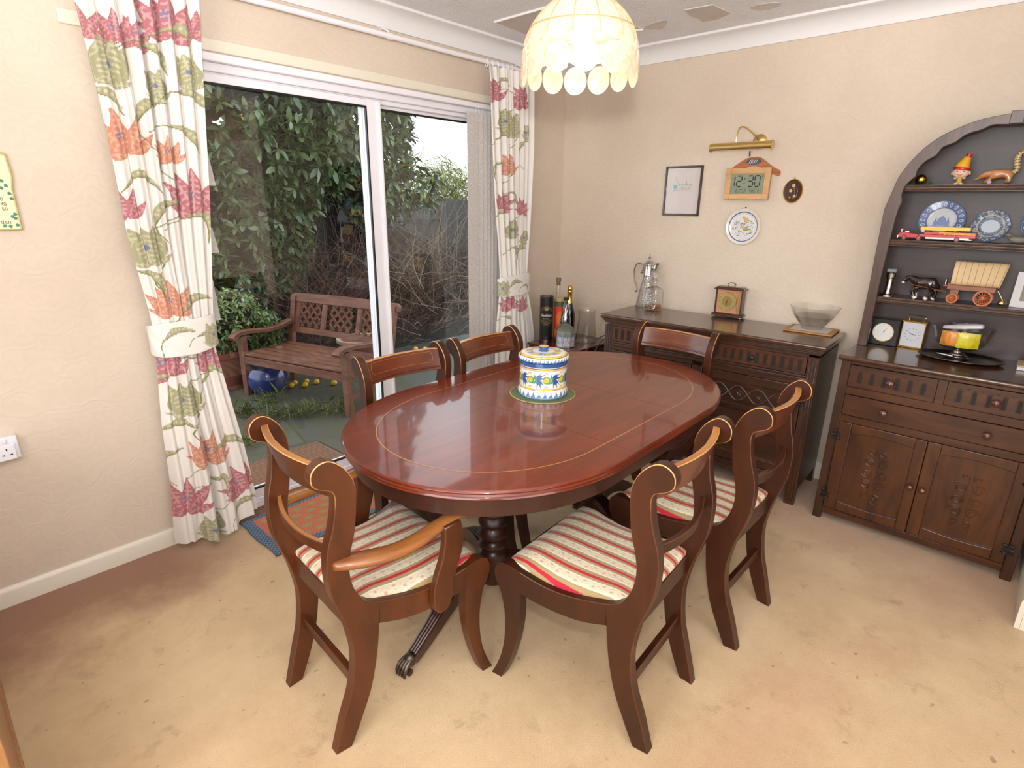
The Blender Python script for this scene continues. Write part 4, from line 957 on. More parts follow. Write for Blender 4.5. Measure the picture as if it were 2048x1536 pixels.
q = MB(); q.bx(-DW+0.038, DW-0.038, DF, DF+0.02, 0.808, 0.824); q.bx(-0.018, 0.018, DF, DF+0.02, 0.700, 0.808); q.bx(-DW+0.038, DW-0.038, DF, DF+0.02, 0.664, 0.702); q.bx(-DW+0.038, DW-0.038, DF, DF+0.02, 0.528, 0.563); q.build('front_rails', M_oak3, dr_, bevel=0.002); q = MB(); q.bx(-DW+0.038, DW-0.038, DF, DF+0.02, 0.037, 0.070)
q.build('bottom_rail', M_oak3, dr_, bevel=0.002)
for s in (-1, 1):
    x0, x1 = (-0.348, -0.0185) if s < 0 else (0.0185, 0.348)
    q = MB(); q.bx(x0, x1, DF-0.004, DF+0.016, 0.704, 0.806)
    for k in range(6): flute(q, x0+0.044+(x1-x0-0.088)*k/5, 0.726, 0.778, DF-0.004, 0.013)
    for k in range(5): xx = x0+0.044+(x1-x0-0.088)*(k+.5)/5; q.tube([(xx-0.006, DF-0.0045, 0.790), (xx, DF-0.005, 0.784), (xx+0.006, DF-0.0045, 0.790)], 0.0014, 5)
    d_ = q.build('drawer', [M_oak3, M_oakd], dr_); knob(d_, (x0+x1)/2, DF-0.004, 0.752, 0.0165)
q = MB(); q.bx(-0.348, 0.348, DF-0.004, DF+0.016, 0.565, 0.662); d_ = q.build('drawer', M_oak3, dr_, bevel=0.002)
knob(d_, -0.184, DF-0.004, 0.611, 0.0165); knob(d_, 0.184, DF-0.004, 0.611, 0.0165)
for s in (-1, 1):
    x0, x1 = (-0.349, -0.001) if s < 0 else (0.001, 0.349)
    p0, p1 = (-0.296, -0.043) if s < 0 else (0.050, 0.304)
    q = MB(); q.bx(x0, p0, DF-0.003, DF+0.017, 0.072, 0.527); q.bx(p1, x1, DF-0.003, DF+0.017, 0.072, 0.527)
    q.prism([(p0, 0.527), (p0, 0.478)] + [(p0+(p1-p0)*t, 0.478+0.012*sin(pi*t)) for t in np.linspace(0.05, 0.95, 12)] + [(p1, 0.478), (p1, 0.527)], DF-0.003, DF+0.017, FR)
    q.prism([(p0, 0.072), (p0, 0.122)] + [(p0+(p1-p0)*t, 0.122-0.008*sin(pi*t)) for t in np.linspace(0.05, 0.95, 12)] + [(p1, 0.122), (p1, 0.072)], DF-0.003, DF+0.017, FR)
    dd = q.build('door', M_oak3v, dr_, bevel=0.003, seg=2)
    q = MB(); q.bx(p0-0.002, p1+0.002, DF+0.008, DF+0.014, 0.10, 0.50); cx = (p0+p1)/2; y_ = DF+0.0075
    for m_ in (-1, 1):
        for (dx, z, r, tr, a0) in ((0.030, 0.355, 0.026, 1.6, 0.6), (0.034, 0.300, 0.024, 1.6, 2.2), (0.028, 0.245, 0.027, 1.6, 0.2), (0.022, 0.410, 0.016, 1.2, 3.0), (0.022, 0.190, 0.018, 1.3, 5.0)):
            sp_ = [(cx+m_*(dx+r*(1-k/24*0.82)*cos(a0+tr*2*pi*k/24)), y_, z+r*(1-k/24*0.82)*sin(a0+tr*2*pi*k/24)) for k in range(24)]
            q.tube(sp_, 0.0025, 5)
            sp_ = [(cx+m_*(dx+(r-0.006)*(1-k/24*0.82)*cos(a0+tr*2*pi*k/24)), y_, z+(r-0.006)*(1-k/24*0.82)*sin(a0+tr*2*pi*k/24)) for k in range(14)]
            q.tube(sp_, 0.0018, 5)
        q.tube(spl([(cx+m_*0.004, y_, 0.17), (cx+m_*0.012, y_, 0.22), (cx+m_*0.006, y_, 0.28), (cx+m_*0.012, y_, 0.33), (cx+m_*0.005, y_, 0.39), (cx+m_*0.010, y_, 0.425)], 5), 0.0017, 5)
        q.tube(spl([(cx+m_*0.004, y_, 0.165), (cx+m_*0.03, y_, 0.150), (cx+m_*0.035, y_, 0.168)], 5), 0.0017, 5)
    q.build('panel', M_oak3v, dd, label='sunk panel carved with scrolls')
    knob(dd, s*0.0235, DF-0.003, 0.299, 0.0145)
    for z in (0.459, 0.144): hinge(dd, s*0.351, DF-0.004, z)
# plate rack
RF = 0.047      # front of the rack (local y)
outl = [(.392, .847), (.392, 1.17), (.394, 1.49), (.378, 1.565), (.360, 1.639), (.317, 1.715), (.270, 1.769), (.210, 1.811), (.115, 1.850), (0.0, 1.868)]
inl = [(.352, .847), (.350, 1.17), (.342, 1.445), (.338, 1.49), (.330, 1.528), (.337, 1.555), (.328, 1.598), (.300, 1.632), (.297, 1.660), (.274, 1.695), (.240, 1.718), (.224, 1.749), (.185, 1.766), (.152, 1.795), (.104, 1.810), (.073, 1.826), (.03, 1.824), (0, 1.824)]
O = outl[:3] + spl(outl[2:], 4)[1:]; I = inl[:3] + spl(inl[2:], 3)[1:]
def mirror(L_): return L_ + [(-a, b) for a, b in L_[::-1][1:]]
O, I = mirror(O), mirror(I)
def strip(q, A, B, y0, y1, mi=0):
    """solid band between two open outlines (resampled by arc length)"""
    def rs(L_, n):
        d = [0]; 
        for a, b in zip(L_, L_[1:]): d.append(d[-1]+hypot(b[0]-a[0], b[1]-a[1]))
        t = np.linspace(0, d[-1], n); return list(zip(np.interp(t, d, [p[0] for p in L_]), np.interp(t, d, [p[1] for p in L_])))
    n = 260; A = rs(A, n); B = rs(B, n); vs = []
    for (P_, y) in ((A, y0), (B, y0), (B, y1), (A, y1)): vs += [(a, y, b) for a, b in P_]
    fs = []
    for k in range(4):
        for i in range(n-1): fs.append((k*n+i, k*n+i+1, ((k+1) % 4)*n+i+1, ((k+1) % 4)*n+i))
    fs += [(0, n, 2*n, 3*n), (n-1, 4*n-1, 3*n-1, 2*n-1)]
    q.add(vs, fs, mi)
q = MB(); strip(q, O, I, RF-0.012, RF+0.008); rk = q.build('rack_front', M_oakr, dr_, bevel=0.002, angle=30, label='arched face of the rack with a scalloped inner edge')
q = MB(); q.bx(-0.022, 0.022, RF-0.015, RF+0.008, 1.826, 1.874); q.build('crest_block', M_oakr, dr_, bevel=0.002)
Ish = [(a*(1-0.012/max(abs(a), .05)) if abs(a) > .2 else a*0.97, b-(0.012 if b > 1.5 else 0)) for a, b in O]
q = MB(); strip(q, O, Ish, RF+0.006, DB-0.008); q.build('rack_side', M_oakr, dr_, angle=30)
q = MB(); q.prism([(a*0.99, b-0.004 if b > 1 else b) for a, b in O], DB-0.010, DB-0.002, FR); q.build('rack_back', wood('oak_backboard', C8(44, 28, 24), C8(66, 44, 36), axis=0, scale=0.8, streak=10, rough=0.45, coat=0.12, coatr=0.3), dr_)
for z, hw_ in ((1.092, .378), (1.357, .378), (1.597, .345)):
    q = MB(); q.bx(-hw_, hw_, RF+0.012, DB-0.010, z-0.014, z); q.bx(-hw_+0.012, hw_-0.012, RF+0.004, RF+0.014, z-0.012, z+0.0005); q.tube([(-hw_+0.014, RF+0.003, z-0.006), (hw_-0.014, RF+0.003, z-0.006)], 0.005, 8); q.tube([(-hw_+0.014, RF+0.005, z-0.019), (hw_-0.014, RF+0.005, z-0.019)], 0.006, 8); q.bx(-hw_+0.014, hw_-0.014, RF+0.004, RF+0.016, z-0.026, z-0.012)
    q.build('shelf', M_oakr, dr_, bevel=0)

# low corner cabinet carrying the bottles
M_red_wood = wood('red_wood', C8(66, 18, 18), C8(92, 30, 28), axis=0, scale=0.7, rough=0.25, coat=0.5)
lc2 = empty('corner_cabinet', (-0.325, -0.375, 0), 0.0, label='low dark red wooden cabinet in the corner carrying the bottles', cat='cabinet')
q = MB(); q.bx(-0.235, 0.235, -0.195, 0.195, 0.582, 0.600); q.build('top', M_red_wood, lc2, bevel=0.004, seg=2)
q = MB(); q.bx(-0.225, -0.207, -0.185, 0.185, 0.06, 0.582); q.bx(0.207, 0.225, -0.185, 0.185, 0.06, 0.582); q.bx(-0.225, 0.225, 0.177, 0.185, 0.06, 0.582); q.bx(-0.225, 0.225, -0.185, 0.185, 0.06, 0.075); q.bx(-0.22, 0.22, -0.165, 0.18, 0.32, 0.334); q.build('carcass', M_red_wood, lc2, bevel=0.001)
q = MB(); q.bx(-0.215, 0.215, -0.170, 0.170, 0.0, 0.06); q.build('plinth', M_red_wood, lc2)
for s in (-1, 1):
    q = MB(); q.bx(min(s*0.003, s*0.222), max(s*0.003, s*0.222), -0.198, -0.185, 0.07, 0.576); d_ = q.build('door', M_red_wood, lc2, bevel=0.002); knob(d_, s*0.03, -0.198, 0.35, 0.010, M_brass)
# ------------------------------------------------------------------ painted jar on a green mat
def painted_lathe(name, prof, n, paintfn, mat, parent=None, T=None, dens=1, **kw):
    """dense lathe with colours; paintfn(A,V,Z)->Paint colours, A angle, V arc length along profile"""
    P_ = prof; d = [0]
    for a, b in zip(P_, P_[1:]): d.append(d[-1]+hypot(b[0]-a[0], b[1]-a[1]))
    m = max(int(d[-1]/0.0011*dens), len(P_)); t = sorted(set(list(np.linspace(0, d[-1], m))+d))
    pr = list(zip(np.interp(t, d, [p[0] for p in P_]), np.interp(t, d, [p[1] for p in P_]))); k = len(pr)
    q = MB(); q.lathe(pr, n, (0, 0, 0), 0, T, cap=False)
    A = np.repeat(np.arange(n)*2*pi/n, k); V = np.tile(np.array(t), n); Z = np.tile(np.array([p[1] for p in pr]), n); R = np.tile(np.array([p[0] for p in pr]), n)
    return q.build(name, mat, parent, col=paintfn(A, V, Z, R), angle=50, **kw)
M_ceram = painted('glazed_ceramic', 0.12, spec=0.6, coat=0.5)
CW, CB, CBL, CY, CG, CN = C8(226, 224, 218), C8(50, 84, 140), C8(96, 142, 190), C8(226, 180, 52), C8(70, 150, 120), C8(40, 56, 96)
jar = empty('lidded_jar', (-1.705, -1.262, 0.7678), 0.3, label='round lidded jar painted with blue leaves and lemons on the dining table', cat='jar')
def pj(A, V, Z, R):
    U = A*0.0725; P = Paint(U, Z, CW); per = 2*pi*0.0725/9
    u = np.mod(U, per)
    P = Paint(u, Z, CW)
    for z0, z1, c in ((0.098, 0.112, CB), (0.094, 0.0965, CN), (0.0900, 0.094, CY), (0.0885, 0.0893, CN), (0.0335, 0.0342, CN), (0.030, 0.0335, CY), (0.0285, 0.0293, CN), (0.0, 0.004, CBL)): P.C[(Z >= z0) & (Z < z1)] = c
    x = per/2
    for ox in (0, per, -per):
        for a, L, s in [(1.25, .024, 1), (0.85, .030, 1), (0.4, .028, 1), (-1.25, .024, 1), (-0.85, .030, 1), (-0.4, .028, 1), (2.2, .020, 1), (-2.2, .020, 1)]:
            P.poly([(ox+x*1.35+p[0], 0.061+p[1]) for p in [rot2(w, a-pi/2) for w in PETAL(L, .0040, .004)]], CB if abs(a) < 1.5 else CG)
        P.ell(ox+x*0.55, 0.061, 0.0125, 0.0115, CG); P.ell(ox+x*0.50, 0.061, 0.0095, 0.0085, CY); P.ell(ox+x*0.5, 0.082, 0.006, 0.003, C8(226, 176, 110)); P.ell(ox+x*0.5, 0.040, 0.006, 0.003, C8(226, 176, 110))
        P.line([(ox+x*0.9, 0.061), (ox+x*1.5, 0.061)], 0.0016, CN)
    w = per/3; uu = np.mod(U, w)
    P2 = Paint(uu, Z, CW)
    P2.poly([(0.1*w, .006), (.95*w, .006), (.80*w, .016), (.62*w, .024), (.55*w, .022), (.45*w, .013)], CBL); P2.line([(0.1*w, .006), (.45*w, .013), (.58*w, .023)], .0012, CB)
    m = (Z >= 0.004) & (Z < 0.0285); P.C[m] = P2.C[m]
    return P.flat()
bp_ = [(0.0, 0.0), (0.073, 0.0), (0.077, 0.006), (0.0775, 0.016), (0.074, 0.026), (0.0725, 0.032), (0.0725, 0.092), (0.0735, 0.100), (0.0735, 0.110), (0.070, 0.112), (0.066, 0.106), (0.064, 0.05)]
painted_lathe('body', bp_, 360, pj, M_ceram, jar)
def pl_(A, V, Z, R):
    X = R*np.cos(A); Y = R*np.sin(A); P = Paint(X, Y, CW)
    for k in range(7):
        a = k*2*pi/7+0.2; cx, cy = 0.044*cos(a), 0.044*sin(a); P.ell(cx, cy, 0.0115, 0.0095, CG, a); P.ell(cx, cy, 0.009, 0.0078, CY, a)
        for j in range(5):
            b = a+0.28+0.09*j; P.line([(0.036*cos(b), 0.036*sin(b)), (0.053*cos(b+0.05), 0.053*sin(b+0.05))], 0.0025, CB)
    P.C[(R > 0.0655) & (Z > 0.125)] = CY; P.C[(Z < 0.1272) & (Z > 0.1255)] = CN
    U = A*0.075; w = 2*pi*0.075/42; u = np.mod(U, w)/w
    m = (Z <= 0.1255); P.C[m] = CW; P.C[m & ((Z-0.113)/0.013 < u)] = CBL; P.C[m & (Z < 0.1145)] = CB
    P.C[(R < 0.016) & (Z > 0.131)] = CB; P.C[(R < 0.0135) & (Z > 0.148)] = CY
    return P.flat()
lp = [(0.070, 0.1125), (0.0765, 0.1125), (0.078, 0.118), (0.076, 0.124), (0.0715, 0.127), (0.0705, 0.130), (0.060, 0.1325), (0.035, 0.1340), (0.0135, 0.1345), (0.0125, 0.137), (0.0155, 0.143), (0.0155, 0.148), (0.013, 0.150), (0.0, 0.1505)]
painted_lathe('lid', lp, 300, pl_, M_ceram, jar)
jar.scale = (1.3, 1.3, 1.3)
pm = plain('mat_green', C8(88, 104, 66), 0.5, 0.08, 20); M_tan = plain('mat_rim', C8(176, 150, 100), 0.5, 0.05)
mt = empty('place_mat', (-1.705, -1.262, 0.7650), 0, label='round dark green place mat with pale rim under the painted jar', cat='mat')
q = MB(); q.lathe([(0.0, 0), (0.0975, 0), (0.0995, 0.0012), (0.0985, 0.0025), (0.0975, 0.0026)][::1] + [(0.0, 0.0026)], 72); q.build('mat_disc', pm, mt)
q = MB(); q.lathe([(0.0980, 0.0), (0.1005, 0.0006), (0.1005, 0.0022), (0.0980, 0.0029)], 72, closed=True); q.build('rim', M_tan, mt); mt.scale = (1.32, 1.32, 1.0)

# ------------------------------------------------------------------ capiz pendant lamp
LX, LY, LZ = -1.731, -1.397, 1.868
lampo = empty('pendant_lamp', (LX, LY, LZ), 0, label='capiz shell dome lampshade hanging above the dining table, lit', cat='lamp')
def capizmat():
    m, t, N, b = newmat('capiz_shell'); N.remove(b); o = N['Material Output']; L = t.links.new
    tc = N.new('ShaderNodeTexCoord'); no = N.new('ShaderNodeTexNoise'); no.inputs['Scale'].default_value = 30; no.inputs['Detail'].default_value = 4; no.inputs['Distortion'].default_value = 1.2
    cr = N.new('ShaderNodeValToRGB'); cr.color_ramp.elements[0].color = C8(222, 206, 182); cr.color_ramp.elements[1].color = C8(244, 236, 220); cr.color_ramp.elements[0].position = .3; cr.color_ramp.elements[1].position = .7
    d = N.new('ShaderNodeBsdfDiffuse'); tr = N.new('ShaderNodeBsdfTranslucent'); gl = N.new('ShaderNodeBsdfGlossy'); gl.inputs['Roughness'].default_value = 0.25
    m1 = N.new('ShaderNodeMixShader'); m1.inputs[0].default_value = 0.45; m2 = N.new('ShaderNodeMixShader'); m2.inputs[0].default_value = 0.07
    L(tc.outputs['Object'], no.inputs['Vector']); L(no.outputs['Fac'], cr.inputs[0]); L(cr.outputs[0], d.inputs[0]); L(cr.outputs[0], tr.inputs[0]); L(d.outputs[0], m1.inputs[1]); L(tr.outputs[0], m1.inputs[2]); L(m1.outputs[0], m2.inputs[1]); L(gl.outputs[0], m2.inputs[2]); L(m2.outputs[0], o.inputs[0]); return m
M_capiz = capizmat(); M_wire = plain('lamp_wire', C8(214, 178, 128), 0.35, 0.05, metal=0.3)
NL = 14
def dome_r(z): return float(np.interp(z, [0, .05, .09, .13, .165, .195, .22, .236, .245], [.190, .190, .186, .177, .160, .136, .108, .082, .066]))
def shell_patch(outline):
    """closed outline in (angle, z) -> thin curved shell"""
    q = MB(); n = len(outline); ca = sum(p[0] for p in outline)/n; cz = sum(p[1] for p in outline)/n; rings = 4; vs = []
    for s_, dr in ((1, 0.0), (-1, -0.0016)):
        for k in range(1, rings+1):
            for a, z in outline:
                aa = ca+(a-ca)*k/rings; zz = cz+(z-cz)*k/rings; r = dome_r(zz)+dr; vs.append((r*cos(aa), r*sin(aa), zz))
        r = dome_r(cz)+dr; vs.append((r*cos(ca), r*sin(ca), cz))
    m = rings*n+1; fs = []
    for h, flip in ((0, False), (m, True)):
        F = []
        for i in range(n):
            F.append((h+m-1, h+i, h+(i+1) % n))
            for k in range(rings-1): F.append((h+k*n+i, h+(k+1)*n+i, h+(k+1)*n+(i+1) % n, h+k*n+(i+1) % n))
        fs += [f[::-1] for f in F] if flip else F
    for i in range(n): a0 = (rings-1)*n+i; a1 = (rings-1)*n+(i+1) % n; fs.append((a0, m+a0, m+a1, a1))
    q.add(vs, fs); return q
def oval_o(a0, z0, ha, hz, n=22): return [(a0+ha*cos(t), z0+hz*sin(t)) for t in np.linspace(0, 2*pi, n+1)[:-1]]
da = 2*pi/NL
protos = []
protos.append(('shell_disc', shell_patch(oval_o(0, .043, da*0.485, .0445)), 0.0))
protos.append(('small_shell', shell_patch(oval_o(0, .092, da*0.155, .0115)), 0.5))
protos.append(('shell_panel', shell_patch([(da*0.49*cos(t), .128+.034*sin(t)) for t in np.linspace(pi, 2*pi, 12)]+[(da*0.49, .150), (0, .152), (-da*0.49, .150)]), 0.0))
protos.append(('top_panel', shell_patch([(-da*.49, .153), (0, .154), (da*.49, .153), (da*.49, .19), (da*.48, .215), (da*.46, .242), (0, .243), (-da*.46, .242), (-da*.48, .215), (-da*.49, .19)]), 0.0))
for nm, mb_, off in protos:
    o0 = mb_.build(nm, M_capiz, lampo, angle=70)
    for k in range(NL):
        o = o0 if k == 0 else o0.copy()
        if k: link(o, lampo)
        o.rotation_euler = (0, 0, (k+off)*da+0.27)
q = MB()
for z in (.1515, .2435): q.tube([(dome_r(z)*cos(t)*1.004, dome_r(z)*sin(t)*1.004, z) for t in np.linspace(0, 2*pi, 73)], 0.0016, 6)
for k in range(NL):
    a = (k+0.5)*da+0.27; q.tube([(dome_r(z)*1.004*cos(a), dome_r(z)*1.004*sin(a), z) for z in np.linspace(.112, .2435, 12)], 0.0015, 5)
q.build('wire_frame', M_wire, lampo)
q = MB(); q.lathe([(.066, .2435), (.064, .262), (.070, .300), (.074, .34)], 28, cap=False); q.build('shell_collar', M_capiz, lampo)
q = MB(); q.tube([(0, 0, .20), (0, 0, H-LZ-0.03)], 0.004, 8); q.build('flex', M_white, lampo)
q = MB(); q.lathe([(0, -.035), (.02, -.032), (.045, -.010), (.05, 0)], 24, (0, 0, H-LZ)); q.build('ceiling_rose', M_white, lampo)
q = MB(); q.lathe([(0.0, .135), (.02, .140), (.0, .2)][:0] or [(0.012, .175), (.016, .178), (.017, .205), (.012, .215)], 18); q.build('lamp_holder', M_white, lampo)
def emis(name, c, s):
    m, t, N, b = newmat(name); S(b, base=c, ecol=c, estr=s); return m
q = MB(); q.ball((0, 0, .130), .030, 18); q.build('bulb', emis('lit_bulb', (1, .86, .66, 1), 35), lampo, label='lit light bulb')
lamp('pendant_bulb', 'POINT', (LX, LY, LZ+.130), 11, (1, .88, .74), 0.033)

# ------------------------------------------------------------------ things hung on the right wall (local: x to the viewer's right, -y into the room)
RZW = radians(-90)
def wthing(name, y, z, label, cat, off=0.0, group=None): return empty(name, (-off, y, z), RZW, label=label, cat=cat, group=group)
pf = wthing('framed_sketch', -0.929, 1.581, 'small dark framed sketch of buildings on the right wall, left of the clock', 'picture', 0.001)
fw, fh = 0.120, 0.144
q = MB(); frame_box(q, -fw, fw, -fh, fh, -0.014, 0.0125, 0.014); q.build('frame', plain('frame_wood', C8(56, 32, 28), 0.3, 0.1, 20, coat=0.4), pf, bevel=0.002)
def sketch():
    q = MB(); q.grid(190, 220, lambda u, v: (-fw+0.012+u*(2*fw-0.024), -0.006, -fh+0.012+v*(2*fh-0.024)))
    X = np.array([p[0] for p in q.v]); Z = np.array([p[2] for p in q.v]); P = Paint(X, Z, C8(206, 194, 188)); ink = C8(118, 124, 128); rr = random.Random(3)
    P.line([(-.062, .045), (-.050, .085), (-.045, .088), (-.040, .055), (-.030, .040)], .0016, C8(160, 158, 160)); P.line([(-.052, .082), (-.044, .055), (-.024, .040)], .0014, ink)
    P.poly([(-.064, .034), (-.036, .034), (-.042, .012), (-.058, .012)], C8(88, 176, 188)); P.line([(-.066, .035), (-.034, .035)], .002, C8(150, 160, 120))
    for k in range(60):
        x = rr.uniform(-.028, .058); z = rr.uniform(.008, .038); P.line([(x, z), (x+rr.uniform(-.008, .008), z+rr.uniform(-.004, .010))], .0012, ink)
    P.poly([(.018, .036), (.024, .036), (.022, .060), (.020, .060)], C8(136, 142, 146)); P.line([(-.028, .036), (.060, .040)], .0012, ink); P.line([(-.064, .004), (-.03, .008), (.06, .004)], .001, ink)
    for k in range(16): x = rr.uniform(-.066, -.03); z = rr.uniform(-.004, .010); P.line([(x, z), (x+.004, z+.004)], .0012, ink)
    P.line([(-.03, -.045), (.0, -.042)], .0008, C8(180, 178, 180)); P.line([(-.04, -.095), (-.03, -.095)], .0008, C8(190, 150, 150))
    return q.build('sketch', painted('print_paper', 0.5), pf, col=P.flat())
sketch()
q = MB(); q.bx(-fw+0.011, fw-0.011, -0.0085, -0.0080, -fh+0.011, fh-0.011); q.build('picture_glass', glassy('picture_glass', (.99, .99, .99, 1), 0.05, .5), pf)

pl = wthing('picture_light', -1.300, 1.818, 'brass tube picture light at the top of the right wall', 'wall lamp')
q = MB(); q.lathe([(0, -.0), (.038, -.0), (.036, .012), (.022, .022), (0, .024)], 28, T=TR((0.055, 0, 0.020), rx=pi/2)); q.build('wall_plate', M_brass, pl)
q = MB(); q.tube(spl([(.055, -.02, .020), (.045, -.045, .045), (.0, -.075, .085), (-.022, -.105, .085), (-.028, -.120, .045), (-.028, -.12, .008)], 6), .004, 10); q.build('swan_arm', M_brass, pl)
q = MB(); n_ = 26; L0, L1 = -.168, .168
arcp = [(0.0225*cos(t), 0.0225*sin(t)) for t in np.linspace(radians(-35), radians(215), n_)]
arcp = arcp + [(a*0.93, b*0.93) for a, b in arcp[::-1]]
q.prism(arcp, L0, L1, lambda a, b, t: (t, -0.120+a, -0.012+b))
for x in (L0, L1-0.004): q.prism([(0.0235*cos(t), 0.0235*sin(t)) for t in np.linspace(0, 2*pi, 25)[:-1]], x, x+0.004, lambda a, b, t: (t, -0.120+a, -0.012+b))
q.build('tube_shade', M_brass, pl, angle=50)
q = MB(); q.tube([(.01, -.008, -.028), (.012, -.010, -.055)], .004, 8); q.build('switch', M_iron, pl)

bo = wthing('boomerang', -1.338, 1.722, 'painted wooden boomerang above the digital clock', 'boomerang', 0.001)
M_boo = wood('boomerang_wood', C8(156, 84, 44), C8(184, 112, 66), axis=0, rough=0.3, coat=0.4)
top_ = spl([(-.150, -.052), (-.135, -.030), (-.060, .020), (-.025, .034), (.005, .036), (.04, .030), (.110, -.018), (.145, -.036), (.152, -.050)], 5); bot_ = spl([(.150, -.062), (.140, -.066), (.110, -.052), (.05, -.020), (.0, -.010), (-.05, -.022), (-.110, -.058), (-.135, -.072), (-.148, -.066)], 5)
q = MB(); q.prism(top_+bot_, -.008, 0, FR); q.build('blade', M_boo, bo, bevel=0.002, seg=2)
q = MB(); q.prism([(0.002+.042*cos(t), .012+.016*sin(t)) for t in np.linspace(0, 2*pi, 25)[:-1]], -.0088, -.0075, FR); mo = q.build('painted_emblem', plain('emblem_grey', C8(84, 84, 96), 0.4, 0.3, 90), bo)
q = MB()
for k in range(5): q.tube([(-.024+k*.009, -.0092, .002), (-.020+k*.009, -.0094, .014), (-.014+k*.009, -.0092, .022)], .0012, 5)
q.build('emblem_lines', M_white, mo)
for x, z in ((-.100, -.036), (.098, -.027)):
    q = MB(); q.prism([(x+.009*cos(t), z+.007*sin(t)) for t in np.linspace(0, 2*pi, 17)[:-1]], -.0090, -.0075, FR); q.build('painted_dot', plain('dot_green', C8(60, 110, 84), 0.4, 0.1), bo)

dc = wthing('digital_clock', -1.326, 1.617, 'square pale wood digital clock reading 12:30 on the right wall', 'clock', 0.0195)
M_pale = wood('pale_wood', C8(196, 150, 98), C8(216, 174, 122), axis=0, scale=0.8, streak=9, rough=0.45, coat=0.1)
q = MB(); frame_box(q, -.123, .123, -.084, .084, -.018, .031, .016); q.build('wooden_frame', M_pale, dc, bevel=0.0015)
q = MB(); q.bx(-.120, .120, -.006, .009, -.081, .081); q.build('backing', M_black, dc)
M_lcd = plain('lcd_grey', C8(134, 142, 122), 0.25, 0.02, 8); M_seg = plain('lcd_segment', C8(36, 40, 44), 0.3, 0.02)
q = MB(); q.bx(-.0925, .0925, -.013, -.006, -.0535, .0535); scr = q.build('display', M_lcd, dc)
SEG = {'0': 'abcdef', '1': 'bc', '2': 'abged', '3': 'abgcd', '6': 'afgcde', '7': 'abc', 'T': 'tuv', 'U': 'bcdef', 'E': 'afged', '/': 's'}
def seg_char(q, c, x, z, w, h, t):
    y0, y1 = -.0136, -.0128; g = t*0.35
    def hb(zc): q.prism([(x+g, zc), (x+t/2+g, zc+t/2), (x+w-t/2-g, zc+t/2), (x+w-g, zc), (x+w-t/2-g, zc-t/2), (x+t/2+g, zc-t/2)], y0, y1, FR)
    def vb(xc, z0, z1): q.prism([(xc, z0+g), (xc+t/2, z0+t/2+g), (xc+t/2, z1-t/2-g), (xc, z1-g), (xc-t/2, z1-t/2-g), (xc-t/2, z0+t/2+g)], y0, y1, FR)
    for s_ in SEG[c]:
        if s_ == 'a': hb(z+h)
        if s_ == 'g': hb(z+h/2)
        if s_ == 'd': hb(z)
        if s_ == 'b': vb(x+w, z+h/2, z+h)
        if s_ == 'c': vb(x+w, z, z+h/2)
        if s_ == 'f': vb(x, z+h/2, z+h)
        if s_ == 'e': vb(x, z, z+h/2)
        if s_ == 't': hb(z+h)
        if s_ == 'u': vb(x+w/2, z, z+h/2)
        if s_ == 'v': vb(x+w/2, z+h/2, z+h)
        if s_ == 's': q.prism([(x, z), (x+t, z), (x+w, z+h), (x+w-t, z+h)], y0, y1, FR)
xs = [-.098, -.058, .004, .042]
for ch_, x in zip('1230', xs): q = MB(); seg_char(q, ch_, x, -.014, .027, .056, .0062); q.build('digit', M_seg, scr)
q = MB(); q.bx(-.018, -.013, -.0136, -.0128, .024, .030); q.bx(-.018, -.013, -.0136, -.0128, .000, .006); q.build('colon', M_seg, scr)
q = MB(); q.bx(-.090, .078, -.0134, -.0128, -.0225, -.0218); q.bx(.078, .081, -.0136, -.0128, .034, .043); q.build('divider_line', M_seg, scr)
for s_, x in (('16', -.070), ('23', -.040), ('/', -.014), ('1', -.010), ('TUE', .016)):
    for k, ch_ in enumerate(s_): q = MB(); seg_char(q, ch_, x+k*.0135, -.046, .0085, .016, .0022); q.build('digit', M_seg, scr)
q = MB(); q.bx(.064, .068, -.0136, -.0128, -.046, -.030); q.bx(-.086, -.083, -.0136, -.0128, -.042, -.032); q.build('symbol', M_seg, scr)

def pp1(A, V, Z, R):
    X = R*np.cos(A); Y = R*np.sin(A); P = Paint(X, Y, C8(222, 216, 204)); m = (R < .084) & (R > .0785); P.C[m] = C8(92, 98, 138); P.C[R < .0785] = C8(218, 216, 216); rr = random.Random(11)
    for k in range(22): a = k*2*pi/22; P.ell(.071*cos(a), .071*sin(a), .0022, .0016, C8(146, 156, 190))
    cols = [C8(172, 152, 58), C8(150, 132, 50), C8(96, 110, 150), C8(130, 160, 160), C8(150, 96, 90), C8(110, 150, 104), C8(84, 88, 100)]
    for k in range(120):
        a = rr.uniform(0, 2*pi); r = .060*sqrt(rr.random()); x, y = r*cos(a), r*sin(a); P.ell(x, y*0.95, rr.uniform(.0015, .006), rr.uniform(.001, .0028), rr.choice(cols), rr.uniform(-.3, .3))
    P.poly([(-.012, .048), (.004, .052), (.022, .046), (.026, .034), (.012, .028), (.0, .036)], C8(206, 172, 66)); P.poly([(.0, -.012), (.03, -.010), (.034, -.022), (.004, -.024)], C8(166, 150, 60))
    return P.flat()
wp = wthing('wall_plate', -1.326, 1.385, 'round white souvenir plate painted with a map, below the digital clock', 'plate', 0.0)
painted_lathe('dish', [(0, .004), (.070, .004), (.0785, .007), (.084, .011), (.098, .016), (.100, .014), (.098, .011), (.080, .002), (.05, .0), (0, .0)], 240, pp1, painted('plate_glaze', 0.2, coat=0.4), wp, T=TR((0, 0, 0), rx=pi/2))
q = MB(); q.bx(-.002, .004, -.006, 0, .103, .109); q.build('hook', M_iron, wp)
